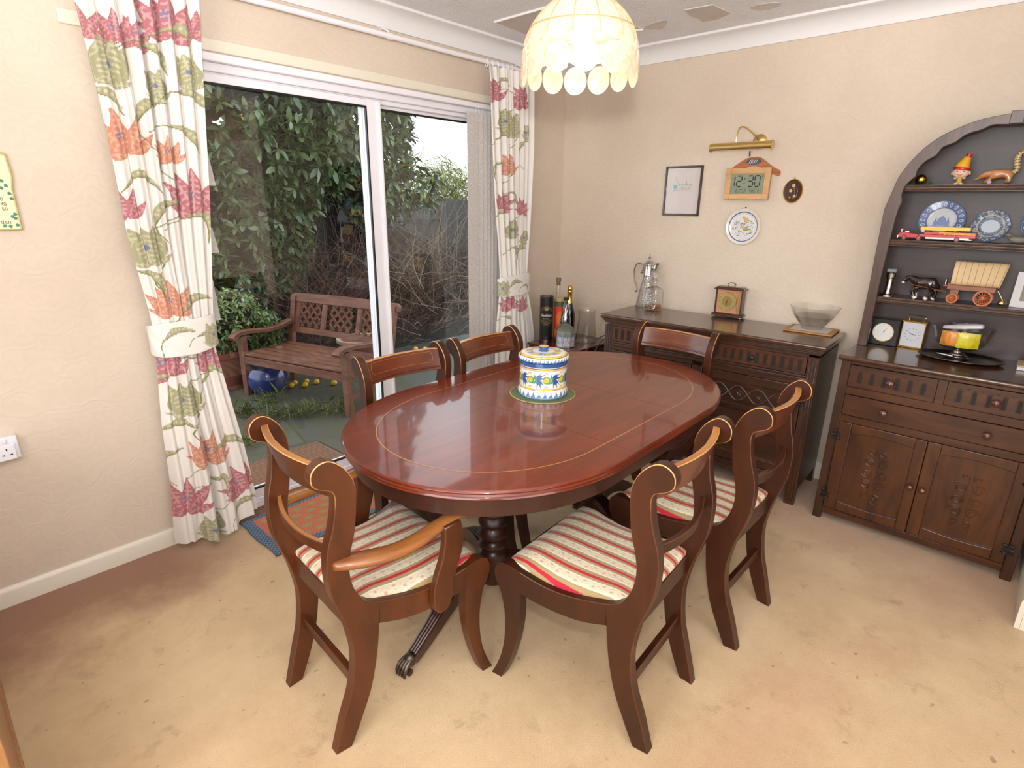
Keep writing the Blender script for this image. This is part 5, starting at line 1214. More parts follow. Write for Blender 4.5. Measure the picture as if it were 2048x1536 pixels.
for s_, sz, x, z in (('South', .015, -.004, .016), ('Dorset', .015, .004, -.004)): text(s_, sz, plain('map_ink', C8(120, 104, 60), 0.5), wp, TR((x, -.0045, z), rx=pi/2), ext=0.0004)

ov = wthing('oval_picture', -1.568, 1.578, 'little oval gilt-framed pressed flower picture right of the clock', 'picture', 0.001)
q = MB(); q.lathe([(0.88, 0), (0.90, .006), (0.96, .009), (1.0, .006), (1.0, 0)], 48, T=Matrix.Diagonal((.050, 1, .062, 1)) @ TR((0, 0, 0), rx=pi/2)); q.build('gilt_rim', M_gold, ov)
q = MB(); q.lathe([(0, .004), (0.92, .003), (.92, 0)], 48, T=Matrix.Diagonal((.050, 1, .062, 1)) @ TR((0, 0, 0), rx=pi/2)); q.build('dark_oval', plain('oval_brown', C8(62, 40, 36), 0.15, 0.2, 20, coat=0.6), ov)
q = MB()
for x, z, r in ((.0, .028, .009), (-.012, .002, .008), (.010, -.026, .007), (-.012, -.032, .004)):
    for k in range(5): a = k*2*pi/5; q.ball((x+r*.6*cos(a), -.005, z+r*.6*sin(a)), 1, 8, sc=(r*.5, .0015, r*.5))
for pth in ([(.004, -.0045, -.04), (.012, -.0045, -.01), (.002, -.0045, .02)], [(.02, -.0045, -.03), (.024, -.0045, .0), (.016, -.0045, .018)]): q.tube(pth, .0007, 4)
q.build('pressed_flowers', plain('petal_cream', C8(216, 188, 150), 0.6, 0.1), ov)
q = MB(); q.tube([(0, -.004, .060), (0, -.004, .072)], .002, 6); q.build('hanger', M_iron, ov)
for (y, z) in []: pass

# ------------------------------------------------------------------ on the sideboard (top at z .866)
ZS = 0.8665
jg = empty('claret_jug', (-0.085, -0.790, ZS), radians(-95), label='cut glass claret jug with silver handle and lid on the sideboard', cat='jug')
q = MB(); q.lathe([(0, 0), (.063, 0), (.067, .008), (.064, .03), (.050, .10), (.037, .165), (.031, .20), (.030, .205), (.028, .205), (.034, .16), (.047, .10), (.060, .03), (.06, .012), (0, .012)], 36); q.build('glass_body', M_cut, jg)
q = MB(); q.lathe([(.033, .196), (.034, .20), (.033, .205), (.033, .262), (.036, .266), (.036, .270), (.028, .280), (.018, .290), (.006, .296), (.004, .302), (.009, .312), (.004, .322), (.003, .334), (0, .338)], 28); q.build('silver_mount', M_silver, jg)
q = MB(); q.tube(spl([(.030, 0, .255), (.045, 0, .240), (.052, 0, .262), (.062, 0, .274), (.070, 0, .280)], 4), [.010]*9+[.009]*4+[.007]*4 if False else .009, 8, T=None); q.build('spout', M_silver, jg)
q = MB(); q.tube([(-.030, 0, .220)]+spl([(-.050, 0, .212), (-.058, 0, .214), (-.044, 0, .235), (-.050, 0, .262), (-.072, 0, .272), (-.100, 0, .258), (-.112, 0, .220), (-.108, 0, .170), (-.088, 0, .125), (-.078, 0, .095), (-.088, 0, .086), (-.094, 0, .092)], 5), .0048, 8); q.tube([(-.032, 0, .250), (-.052, 0, .262)], .005, 8); q.build('handle', M_silver, jg)

dec = empty('decanter', (-0.170, -0.885, ZS), radians(-96), label='square cut glass whisky decanter with stopper, in front of the claret jug', cat='decanter')
def sq(w, z, n=5): 
    c = w*0.25; return [(-w, -w+c, z), (-w+c, -w, z), (w-c, -w, z), (w, -w+c, z), (w, w-c, z), (w-c, w, z), (-w+c, w, z), (-w, w-c, z)]
def loft(q, rings, mi=0, cap0=True, cap1=True):
    b = []; n = len(rings[0]); vs = [p for r in rings for p in r]; fs = [(k*n+i, k*n+(i+1) % n, (k+1)*n+(i+1) % n, (k+1)*n+i) for k in range(len(rings)-1) for i in range(n)]
    if cap0: fs.append(tuple(range(n))[::-1])
    if cap1: fs.append(tuple((len(rings)-1)*n+i for i in range(n)))
    return q.add(vs, fs, mi)
q = MB(); loft(q, [sq(.045, 0), sq(.048, .006), sq(.048, .115), sq(.043, .132), sq(.022, .145), sq(.014, .150), sq(.0135, .178), sq(.021, .181), sq(.021, .185)]); q.build('glass_body', M_cut, dec, angle=25)
q = MB(); loft(q, [sq(.038, .008), sq(.040, .010), sq(.040, .032)]); q.build('whisky', glassy('whisky', (0.85, 0.55, 0.2, 1), 0.02, 1.0, 1.33), dec)
q = MB(); loft(q, [sq(.010, .178), sq(.010, .188), sq(.019, .196), sq(.023, .205), sq(.023, .225), sq(.017, .238), sq(.006, .243)]); q.build('stopper', M_cut, dec, angle=20)

mc = empty('mantel_clock', (-0.062, -1.328, ZS), radians(-86), label='brass faced mantel clock in the middle of the sideboard', cat='clock')
M_cw = wood('clock_wood', C8(62, 34, 26), C8(86, 50, 38), axis=0, rough=0.3, coat=0.4); M_pink = plain('clock_panel', C8(190, 134, 104), 0.35, 0.04, 10)
q = MB(); q.bx(-.090, .090, -.036, .036, .010, .022); q.bx(-.083, .083, -.032, .032, .022, .026); q.build('base', M_cw, mc, bevel=0.003)
for x in (-.078, .078):
    for y in (-.026, .026): q = MB(); q.lathe([(.004, 0), (.006, .004), (.004, .010)], 10, (x, y, 0)); q.build('foot', M_brass, mc)
q = MB(); q.bx(-.078, -.070, -.028, .028, .026, .165); q.bx(.070, .078, -.028, .028, .026, .165); q.bx(-.07, .07, -.018, .028, .026, .165); q.build('case', M_cw, mc, bevel=0.001)
q = MB(); q.bx(-.069, .069, -.024, -.018, .027, .164); q.build('front_panel', M_pink, mc)
for x in (.052, .064): q = MB(); q.bx(x-.003, x+.003, -.0265, -.022, .028, .163); q.build('brass_strip', M_brass, mc)
q = MB(); loft(q, [[(-.088, -.036, .164), (.088, -.036, .164), (.088, .036, .164), (-.088, .036, .164)], [(-.088, -.036, .168), (.088, -.036, .168), (.088, .036, .168), (-.088, .036, .168)], [(-.072, -.024, .180), (.072, -.024, .180), (.072, .024, .180), (-.072, .024, .180)]]); q.build('roof', M_cw, mc)
q = MB(); q.tube([(-.018, 0, .178), (-.018, 0, .188), (-.026, 0, .194), (-.008, 0, .203), (.008, 0, .203), (.026, 0, .194), (.018, 0, .188), (.018, 0, .178)], .0022, 6); q.build('handle', M_iron, mc)
def dial(parent, cx, y, cz, r, mats, hands, numerals=True, ring=None, hcol=None, hw=0.0016):
    q = MB(); q.lathe([(0, 0), (r, 0), (r, .003), (0, .003)][::1], 40, T=TR((cx, y, cz), rx=pi/2)); f = q.build('dial', mats, parent)
    if ring: q = MB(); q.lathe([(r*.98, 0), (r*1.0, .005), (r*1.05, .005), (r*1.08, 0)], 40, T=TR((cx, y, cz), rx=pi/2)); q.build('bezel', ring, parent)
    q = MB()
    for k in range(12):
        a = k*pi/6; r0, r1 = (.78, .92) if numerals else (.86, .93)
        q.prism([(cx+r*r0*sin(a)-.0008*cos(a), cz+r*r0*cos(a)+.0008*sin(a)), (cx+r*r1*sin(a)-.0008*cos(a), cz+r*r1*cos(a)+.0008*sin(a)), (cx+r*r1*sin(a)+.0008*cos(a), cz+r*r1*cos(a)-.0008*sin(a)), (cx+r*r0*sin(a)+.0008*cos(a), cz+r*r0*cos(a)-.0008*sin(a))], y-.0036, y-.0028, FR)
    q.build('hour_marks', hcol or M_black, f)
    for L_, a in hands:
        q = MB(); a = radians(a); q.prism([(cx-hw*cos(a), cz+hw*sin(a)), (cx+r*L_*sin(a), cz+r*L_*cos(a)), (cx+hw*cos(a), cz-hw*sin(a))], y-.0046, y-.0038, FR); q.build('hand', M_black, f)
    return f
dial(mc, -.008, -.024, .096, .052, plain('brass_dial', C8(206, 192, 130), 0.3, 0.1, 30, metal=0.7), [(.50, 18), (.80, 183)], True, M_brass)
q = MB(); q.lathe([(0, 0), (.030, .0005)], 30, T=TR((-.008, -.0272, .096), rx=pi/2)); q.build('dial_centre', M_brass, mc)

ck = empty('cork_mat', (-0.118, -1.806, ZS), radians(-87), label='rectangular cork mat with a white centre under the crystal bowl', cat='mat')
q = MB(); q.bx(-.118, .118, -.098, .098, 0, .010); q.build('cork', plain('cork', C8(176, 128, 76), 0.8, 0.15, 60), ck, bevel=0.004, seg=2)
q = MB(); q.bx(-.092, .092, -.074, .074, .010, .0108); q.build('printed_panel', plain('mat_print', C8(198, 192, 188), 0.5, 0.12, 40), ck)
cbw = empty('crystal_bowl', (-0.118, -1.806, ZS+.0112), 0, label='wide cut crystal bowl on the cork mat at the right of the sideboard', cat='bowl')
q = MB(); q.lathe([(0, 0), (.046, 0), (.050, .006), (.060, .025), (.085, .055), (.112, .095), (.120, .118), (.1215, .122), (.119, .122), (.108, .095), (.082, .058), (.055, .028), (.04, .016), (0, .014)], 56); q.build('plain_rim', M_clear, cbw)
q = MB(); q.lathe([(.047, .001), (.051, .006), (.061, .025), (.086, .055), (.0985, .073)], 56, cap=False); q.build('cut_body', M_cut, cbw)

# ------------------------------------------------------------------ on the dresser (top z .8475)
ZD = 0.848
k1 = empty('desk_clock', (-0.100, -2.131, ZD), radians(-92), label='black square clock with round white face, left end of the dresser top', cat='clock')
q = MB(); q.bx(-.0625, .0625, -.018, .018, 0, .128); q.build('case', plain('black_case', C8(28, 28, 32), 0.35, 0.05), k1, bevel=0.002)
dial(k1, 0, -.018, .064, .044, plain('white_dial', C8(226, 224, 220), 0.3, 0.01), [(.62, 33), (.35, 30)], False, M_gold, hw=.0012)
k2 = empty('carriage_clock', (-0.082, -2.250, ZD), radians(-97), label='white faced carriage clock with gold frame on the dresser top', cat='clock')
q = MB(); q.bx(-.051, .051, -.020, .020, 0, .008); q.bx(-.049, -.044, -.018, .018, .008, .124); q.bx(.044, .049, -.018, .018, .008, .124); q.bx(-.051, .051, -.020, .020, .124, .132); q.bx(-.044, .044, .0, .018, .008, .124); q.build('case', M_gold, k2, bevel=0.001)
q = MB(); q.bx(-.045, .045, -.019, -.010, .008, .124); q.build('face_plate', plain('white_face', C8(206, 206, 212), 0.3, 0.01), k2)
f_ = dial(k2, 0, -.0188, .068, .034, plain('white_dial2', C8(206, 206, 212), 0.3, 0.01), [(.62, 95), (.85, 303)], True, None, hw=.0014)
q = MB(); q.tube([(-.030, 0, .132), (-.030, 0, .142), (-.036, 0, .146), (-.036, 0, .158), (.036, 0, .158), (.036, 0, .146), (.030, 0, .142), (.030, 0, .132)], .0016, 6); q.build('handle', M_gold, k2)

ty = empty('oval_tray', (-0.188, -2.452, ZD), 0, label='oval silver tray on the dresser top under the glass comport', cat='tray')
q = MB(); q.lathe([(0, .003), (.78, .003), (.86, .004), (.92, .010), (.99, .013), (1.0, .011), (.93, .007), (.86, 0), (0, 0)], 64, T=Matrix.Diagonal((.120, .163, 1, 1))); q.build('tray_dish', M_pewter, ty)
cm = empty('comport', (-0.178, -2.440, ZD+.0042), 0, label='fluted glass comport on a silver foot holding sachets on the tray', cat='comport')
q = MB(); q.lathe([(0, 0), (.046, 0), (.048, .003), (.040, .007), (.040, .010), (.030, .015), (.028, .019), (.018, .024), (.014, .034), (.022, .042), (0, .042)], 32); q.build('silver_foot', M_silver, cm)
rings = []
for (r, z) in ((.03, .042), (.060, .046), (.082, .060), (.094, .085), (.104, .120), (.112, .140), (.109, .140), (.100, .118), (.090, .087), (.078, .064), (.05, .052), (.02, .050)):
    rings.append([(r*(1+.035*cos(12*t))*cos(t), r*(1+.035*cos(12*t))*sin(t), z+(.006*cos(12*t) if z > .13 else 0)) for t in np.linspace(0, 2*pi, 97)[:-1]])
q = MB(); loft(q, rings); q.build('glass_bowl', M_clear, cm, angle=40)
def sachet(name, label, cat, x, y, z, w, h, t, m, rz, ry, group=None):
    o = empty(name, (x, y, z), rz, label=label, cat=cat, group=group); o.rotation_euler = (ry, 0, rz)
    q = MB(); q.grid(9, 9, lambda u, v: ((u-.5)*w, -t*(1-(2*u-1)**4)*(1-(2*v-1)**4)-.0005, v*h)); q.grid(9, 9, lambda u, v: ((u-.5)*w, t*(1-(2*u-1)**4)*(1-(2*v-1)**4)+.0005, v*h)); q.build('packet', m, o, solid=0)
M_osach = plain('orange_sachet', C8(236, 150, 44), 0.35, 0.12, 50, coat=0.3); M_ysach = plain('yellow_sachet', C8(232, 216, 30), 0.35, 0.10, 50, coat=0.3)
for i, (dx, dy, rz) in enumerate([(-.045, .040, -92), (-.030, .052, -100), (-.050, .022, -84), (-.020, .030, -96)]): sachet('sachet', 'orange paper sachet standing in the left of the glass comport', 'sachet', cm.location[0]+dx, cm.location[1]+dy, ZD+.062, .040, .062, .003, M_osach, radians(rz), radians(-4), 'orange sachets in the comport')
for i, (dx, dy, rz) in enumerate([(-.058, -.014, -86), (-.050, -.030, -80), (-.034, -.020, -90), (-.040, -.045, -76)]): sachet('sachet', 'yellow paper sachet standing in the right of the glass comport', 'sachet', cm.location[0]+dx, cm.location[1]+dy, ZD+.060, .048, .066, .003, M_ysach, radians(rz), radians(-3), 'yellow sachets in the comport')
ph = empty('cordless_phone', (-0.215, -2.440, ZD+.152), 0, label='silver cordless handset lying across the rim of the glass comport', cat='telephone'); ph.rotation_euler = (radians(-9), radians(8), radians(-2))
q = MB(); loft(q, [[(a*w_*.5, yy+0*a, b*t_*.5) for a, b in ((-1, -1), (1, -1), (1.0, .4), (.6, 1), (-.6, 1), (-1, .4))] for yy, w_, t_ in ((-.072, .028, .012), (-.066, .042, .020), (0, .046, .022), (.060, .042, .018), (.072, .028, .010))]); q.build('shell', plain('silver_plastic', C8(186, 182, 186), 0.3, 0.03), ph, bevel=0.002, seg=2)
q = MB(); q.bx(-.019, .019, -.050, .030, .0106, .0128); q.build('keypad', plain('grey_pad', C8(86, 80, 84), 0.35, 0.05), ph)
q = MB(); q.lathe([(0, .0105), (.012, .0105), (.010, .0135), (0, .0135)], 20, T=Matrix.Translation((0, .045, 0)) @ Matrix.Diagonal((1, 1.3, 1, 1))); q.build('ear_piece', M_black, ph)
bx_ = empty('blue_packet', (-0.195, -2.482, ZD+.120), 0, label='dark blue packet under the handset in the comport', cat='packet'); q = MB(); q.box((0, 0, 0), (.03, .055, .012)); q.build('packet', plain('blue_pack', C8(44, 40, 130), 0.4, 0.05), bx_, bevel=.002)
pn = empty('letter_opener', (-0.235, -2.400, ZD+.0148), radians(70), label='silver pen-like gadget lying on the left of the oval tray', cat='pen'); q = MB(); q.tube([(-.035, 0, .006), (.028, 0, .006), (.034, 0, .006)], [.006, .005, .002], 10); q.build('barrel', M_silver, pn)
for (z0, z1, m, lab, nm, cat) in ((0, .013, M_card, 'white booklet at the right end of the dresser top, lowest', 'booklet', 'booklet'), (.0135, .019, plain('tan_cover', C8(206, 180, 142), 0.6, 0.05), 'tan covered booklet lying on the white booklet at the dresser end', 'booklet', 'booklet')):
    b_ = empty(nm, (-0.175, -2.715, ZD+z0), radians(-88), label=lab, cat=cat); q = MB(); q.bx(-.065, .065, -.055+z0*.5, .075, 0, z1-z0); q.build('pages', m, b_, bevel=0.001)

# shelf one (z 1.092): chrome dispenser, horse and wagon, greeting card
Z1 = 1.0925
ds = empty('chrome_grinder', (-0.150, -2.118, Z1), 0, label='tall chrome stand with a flat ribbed head, left end of the lowest shelf', cat='ornament')
q = MB(); q.lathe([(0, 0), (.032, 0), (.030, .006), (.019, .012), (.015, .022), (.0135, .030), (.0145, .085), (.019, .090), (.020, .108), (.017, .112), (0, .112)], 28); q.build('column', M_silver, ds)
q = MB(); q.box((0, 0, .122), (.022, .040, .016), rz=0); q.build('ribbed_head', plain('clear_grey', C8(130, 136, 140), 0.3, 0.2, 120), ds, bevel=0.003)

def skinned(name, verts, edges, radii, mat, parent, sub=2, root=0):
    me = bpy.data.meshes.new(name); me.from_pydata(verts, edges, []); me.materials.append(mat); o = bpy.data.objects.new(name, me); link(o, parent)
    sk = o.modifiers.new('skin', 'SKIN')
    for i, r in enumerate(radii):
        v = me.skin_vertices[0].data[i]; v.radius = (r, r) if not isinstance(r, tuple) else r; v.use_root = (i == root)
    sk.use_smooth_shade = True; s2 = o.modifiers.new('sub', 'SUBSURF'); s2.levels = sub; s2.render_levels = sub
    return o
M_horse = plain('dark_glaze', C8(40, 27, 24), 0.15, 0.2, 30, coat=0.7); M_feather = plain('white_glaze', C8(222, 208, 196), 0.15, 0.03, coat=0.6); M_tackle = plain('harness_leather', C8(132, 76, 46), 0.4, 0.1)
hs = empty('horse_figurine', (-0.150, -2.258, Z1), radians(-90), label='dark brown china shire horse with white feet pulling the wagon', cat='horse')
# local x to viewer's right; the horse looks left (-x)
hv = [(.000, 0, .078), (.030, 0, .080), (.045, 0, .072), (-.025, 0, .074), (-.042, 0, .084), (-.058, 0, .097), (-.070, 0, .098), (-.078, 0, .084), (-.084, 0, .074), (.052, 0, .060), (.056, 0, .045),
      (-.030, .010, .055), (-.034, .010, .036), (-.030, .010, .012), (-.030, .010, .004), (-.026, -.010, .055), (-.044, -.011, .038), (-.036, -.011, .018), (-.026, -.011, .006),
      (.036, .010, .055), (.046, .010, .036), (.042, .010, .014), (.038, .010, .004), (.028, -.010, .055), (.034, -.011, .036), (.022, -.011, .018), (.012, -.011, .005)]
he = [(0, 1), (1, 2), (0, 3), (3, 4), (4, 5), (5, 6), (6, 7), (7, 8), (2, 9), (9, 10), (3, 11), (11, 12), (12, 13), (13, 14), (3, 15), (15, 16), (16, 17), (17, 18), (2, 19), (19, 20), (20, 21), (21, 22), (2, 23), (23, 24), (24, 25), (25, 26)]
hr = [1.4*h for h in [.019, .020, .019, .019, .014, .010, .009, .0075, .006, .006, .003, .009, .006, .0055, .007, .009, .006, .0055, .007, .010, .0065, .006, .007, .010, .0065, .006, .007]]
skinned('body', hv, he, hr, M_horse, hs)
for pts in ([(-.031, .010, .034), (-.030, .010, .016), (-.031, .010, .004)], [(-.040, -.011, .030), (-.034, -.011, .014), (-.024, -.011, .004)], [(.044, .010, .032), (.041, .010, .014), (.037, .010, .004)], [(.031, -.011, .032), (.021, -.011, .016), (.010, -.011, .004)]):
    q = MB(); q.tube(spl(pts, 3), [.0055, .006, .0068, .0075, .0085, .010, .0095], 10); q.build('feathered_foot', M_feather, hs)
q = MB(); q.ball((-.086, 0, .072), 1, 10, sc=(.007, .0065, .0065)); q.build('muzzle', M_feather, hs)
for s_ in (-1, 1): q = MB(); q.tube([(-.062, s_*.005, .106), (-.060, s_*.006, .116)], [.0035, .001], 6); q.build('ear', M_horse, hs)
q = MB(); q.lathe([(.017, -.003), (.020, 0), (.017, .003)], 18, T=TR((-.036, 0, .078), ry=radians(55)), closed=True); q.lathe([(.0195, -.002), (.021, 0), (.0195, .002)], 18, T=TR((.006, 0, .078), ry=radians(90)), closed=True); q.build('harness_collar', M_silver, hs)
for s_ in (-1, 1): q = MB(); q.tube([(-.050, s_*.019, .066), (.0, s_*.022, .060), (.085, s_*.022, .046)], .0022, 6); q.build('shaft', M_tackle, hs)

wg = empty('covered_wagon', (-0.150, -2.432, Z1), radians(-90), label='model covered wagon with a cream canopy and spoked wheels on the dresser shelf', cat='wagon')
M_wag = wood('wagon_wood', C8(122, 66, 36), C8(166, 98, 58), axis=0, rough=0.4); M_whl = plain('wheel_orange', C8(190, 100, 44), 0.4, 0.08, 40)
q = MB(); q.bx(-.088, .082, -.032, .032, .060, .086); q.bx(-.104, -.088, -.03, .03, .072, .078); q.build('wagon_box', M_wag, wg, bevel=0.001)
cano = [(.040*cos(t)*1.08, .084+.098*sin(t)) for t in np.linspace(0, pi, 18)]
rings = []
for k in range(41):
    x = -.078+.170*k/40; e = .0012*abs(sin(k/40*pi*9)); sl = .012*(k/40); rings.append([(x+(z-.084)*.14*(1 if k > 20 else -.10)*(abs(k-20)/20), y*(1-e*8), z+e) for y, z in cano])
q = MB(); vs = [p for r in rings for p in r]; n_ = 18; q.add(vs, [(k*n_+i, (k+1)*n_+i, (k+1)*n_+i+1, k*n_+i+1) for k in range(40) for i in range(n_-1)]); q.build('canopy', plain('canvas_cream', C8(214, 186, 142), 0.7, 0.05, 20), wg, solid=0.002, angle=40)
q = MB()
for k in range(4, 40, 5): q.tube([(rings[k][j][0], rings[k][j][1]*1.03, rings[k][j][2]+.0012) for j in range(18)], .0008, 5)
q.build('canopy_seams', plain('seam_tan', C8(150, 120, 80), .8), wg)
q = MB(); q.tube([(-.080, -.043, .084), (.092, -.043, .084)], .0022, 6); q.tube([(-.080, .043, .084), (.092, .043, .084)], .0022, 6); q.build('side_rail', M_wag, wg)
def wheel(x, y, r):
    q = MB(); T = TR((x, y, r), rx=pi/2); q.lathe([(r-.006, -.003), (r, -.003), (r, .003), (r-.006, .003)], 32, T=T, closed=True); q.lathe([(0, -.005), (r*.2, -.004), (r*.2, .004), (0, .005)], 14, T=T)
    for k in range(14): a = k*2*pi/14; q.tube([(x+r*.15*cos(a), y, r+r*.15*sin(a)), (x+(r-.004)*cos(a), y, r+(r-.004)*sin(a))], .0015, 5)
    q.build('wheel', M_whl, wg)
for s_ in (-1, 1): wheel(.045, s_*.036, .0335); wheel(-.062, s_*.030, .0215)
q = MB(); q.tube([(.045, -.036, .0335), (.045, .036, .0335)], .003, 6); q.tube([(-.062, -.030, .0215), (-.062, .030, .0215)], .003, 6); q.bx(-.075, -.045, -.012, .012, .030, .060); q.build('axle', M_wag, wg)
q = MB(); q.lathe([(0, .008), (.010, .009), (.015, .016), (.015, .022), (.011, .028), (.012, .031), (0, .031)], 18, (.112, -.012, 0)); q.tube([(.112, -.012, .031), (.098, -.012, .055), (.088, -.012, .068)], .0012, 5); q.build('brass_pot', M_brass, wg)
q = MB(); q.bx(-.101, -.094, -.020, .010, .078, .104); q.build('lantern', M_silver, wg, bevel=0.002)
cd_ = empty('card_frame', (-0.105, -2.640, Z1), radians(-96), label='white card frame with small photo at the right edge of the lowest shelf', cat='photo frame'); cd_.rotation_euler = (radians(-8), 0, radians(-96))
q = MB(); frame_box(q, -.072, .072, 0, .150, -.003, .028, .003); q.bx(-.07, .07, .000, .003, .002, .148); q.build('mount', M_card, cd_)
q = MB(); q.bx(-.045, .045, -.0015, 0, .027, .123); q.build('photo', plain('photo_print', C8(136, 124, 100), 0.3, 0.35, 60), cd_)

# shelf two (z 1.357): plates, fire engine, stone ornament
Z2 = 1.3575
def blueplate(name, y, r, lab, octo=False, z=0):
    o = empty(name, (-0.060, y, Z2), radians(-90), label=lab, cat='plate', group=None); o.rotation_euler = (radians(-14), 0, radians(-90))
    B1, B2, Wh = C8(88, 112, 158), C8(70, 96, 138), C8(206, 208, 214)
    def pf_(A, V, Z, R):
        X = R*np.cos(A); Y = R*np.sin(A); P = Paint(X, Y, B1 if not octo else C8(96, 118, 148)); rr = random.Random(int(r*1000))
        if not octo:
            for k in range(20):
                a = k*2*pi/20; cx, cy = r*.82*cos(a), r*.82*sin(a); P.ell(cx, cy, r*.105, r*.07, Wh, a); P.ell(cx, cy, r*.05, r*.035, B1, a); P.ell(cx-r*.05*cos(a), cy-r*.05*sin(a), r*.02, r*.03, B1, a)
            m = R < r*.64; P.C[m] = Wh; P.C[(R < r*.66) & (R > r*.63)] = B2
            P.poly([(-.34*r, -.25*r), (.34*r, -.25*r), (.34*r, -.02*r), (.2*r, -.02*r), (.18*r, .1*r), (.0, .26*r), (-.18*r, .1*r), (-.2*r, -.02*r), (-.34*r, -.02*r)], C8(120, 140, 178)); P.poly([(-.30*r, -.02*r), (-.26*r, .22*r), (-.22*r, -.02*r)], B1); P.poly([(.30*r, -.02*r), (.26*r, .22*r), (.22*r, -.02*r)], B1)
            for k in range(20): P.line([(-.42*r, (-.45+.01*k)*r), (.42*r, (-.45+.01*k)*r)], .0004, B2)
        else:
            for k in range(120): a = rr.uniform(0, 2*pi); q_ = rr.uniform(.72, .97)*r; P.ell(q_*cos(a), q_*sin(a), rr.uniform(.002, .006), rr.uniform(.001, .004), rr.choice([C8(186, 190, 196), C8(74, 96, 130), C8(190, 180, 160)]), a)
            P.C[(R < r*.70)] = C8(196, 184, 170); P.C[R < r*.62] = C8(104, 124, 146); P.ell(0, -.02*r, .46*r, .40*r, C8(196, 206, 216))
            for k in range(40): a = rr.uniform(0, 2*pi); q_ = rr.uniform(.48, .62)*r; P.ell(q_*cos(a), q_*sin(a), .004, .003, rr.choice([C8(70, 92, 120), C8(150, 160, 170)]), a)
        return P.flat()
    p_ = [(0, .004), (r*.55, .004), (r*.66, .008), (r*.98, .017), (r, .016), (r*.98, .013), (r*.64, .003), (r*.5, 0), (0, 0)]
    d = painted_lathe('dish', p_, 220, pf_, M_plate, o, T=TR((0, 0, r), rx=pi/2))
    if octo:
        me = d.data
        for v in me.vertices:
            a = atan2(v.co.z-r, v.co.x); R_ = hypot(v.co.x, v.co.z-r)
            if R_ > r*.70:
                k = 1-.055*abs(sin(a*4))*((R_-r*.70)/(r*.30)); v.co.x *= k; v.co.z = r+(v.co.z-r)*k
    return o
M_plate = painted('blue_transfer', 0.15, coat=0.5)
blueplate('display_plate', -2.252, .0885, 'largest blue and white plate with a domed building, behind the fire engine')
blueplate('display_plate', -2.432, .0700, 'smaller octagonal blue plate with a pale centre, right of the fire engine', True)
blueplate('display_plate', -2.622, .0900, 'blue and white plate cut off by the right edge of the photo')
fe = empty('toy_fire_engine', (-0.160, -2.258, Z2), radians(-90), label='red model fire engine with yellow ladder in front of the blue plates', cat='toy')
q = MB(); loft(q, [[(x, y*.013, z) for y, z in ((-1, .010), (1, .010), (1, h_), (-1, h_))] for x, h_ in ((-.142, .026), (-.120, .031), (-.108, .031), (-.100, .027), (-.070, .024), (-.062, .016))]); q.build('cab', M_red, fe, bevel=0.001)
q = MB(); q.tube([(-.132, -.010, .030), (-.136, -.010, .041), (-.128, -.010, .041)], .0012, 5); q.tube([(-.132, .010, .030), (-.136, .010, .041), (-.128, .010, .041)], .0012, 5); q.bx(-.146, -.142, -.013, .013, .008, .018); q.bx(-.118, -.104, -.010, .010, .031, .034); q.build('windscreen', M_silver, fe)
q = MB(); q.bx(-.064, .142, -.015, .015, .014, .024); q.bx(-.045, .142, -.015, -.012, .024, .034); q.bx(-.045, .142, .012, .015, .024, .034); q.bx(-.045, -.01, -.013, .013, .024, .033); q.build('trailer', M_red, fe, bevel=0.001)
q = MB(); q.bx(-.036, .120, -.016, .016, .008, .014); q.bx(.106, .130, -.0165, .0165, .007, .011); q.build('running_board', M_white, fe)
q = MB()
for y in (-.0085, .0085): q.bx(-.062, .118, y-.002, y+.002, .040, .052)
for k in range(18): q.bx(-.058+k*.0102, -.056+k*.0102, -.0085, .0085, .043, .047)
q.build('ladder', M_yellow, fe)
q = MB(); q.bx(-.058, -.046, -.008, .008, .033, .042); q.build('turntable', M_pewter, fe)
q = MB()
for z in (.026, .031): q.bx(.010, .138, -.0165, -.0150, z, z+.0018)
for k in range(8): q.bx(.014+k*.017, .016+k*.017, -.0165, -.0150, .024, .034)
q.build('side_ladder', M_yellow, fe)
for x in (-.118, -.062, .078):
    for s_ in (-1, 1):
        q = MB(); q.lathe([(0, -.003), (.0065, -.003), (.0065, .003), (0, .003)], 18, T=TR((x, s_*.0145, .0095), rx=pi/2)); w_ = q.build('wheel', M_red, fe)
        q = MB(); q.lathe([(.0062, -.0032), (.0095, -.0032), (.0095, .0032), (.0062, .0032)], 20, T=TR((x, s_*.0145, .0095), rx=pi/2), closed=True); q.build('tyre', M_black, w_)
fe.scale = (1.0, 1.15, 1.18)
stn = empty('stone_ornament', (-0.120, -2.520, Z2), radians(-90), label='small carved grey stone animal on the plate shelf near the right edge', cat='ornament')
skinned('carving', [(-.022, 0, .016), (-.004, 0, .020), (.018, 0, .016), (.034, 0, .018), (-.018, 0, .034), (-.006, 0, .040), (.044, 0, .012)], [(0, 1), (1, 2), (2, 3), (0, 4), (4, 5), (3, 6)], [.016, .013, .015, .015, .010, .007, .010], plain('soapstone', C8(140, 132, 118), 0.6, 0.15, 40), stn)

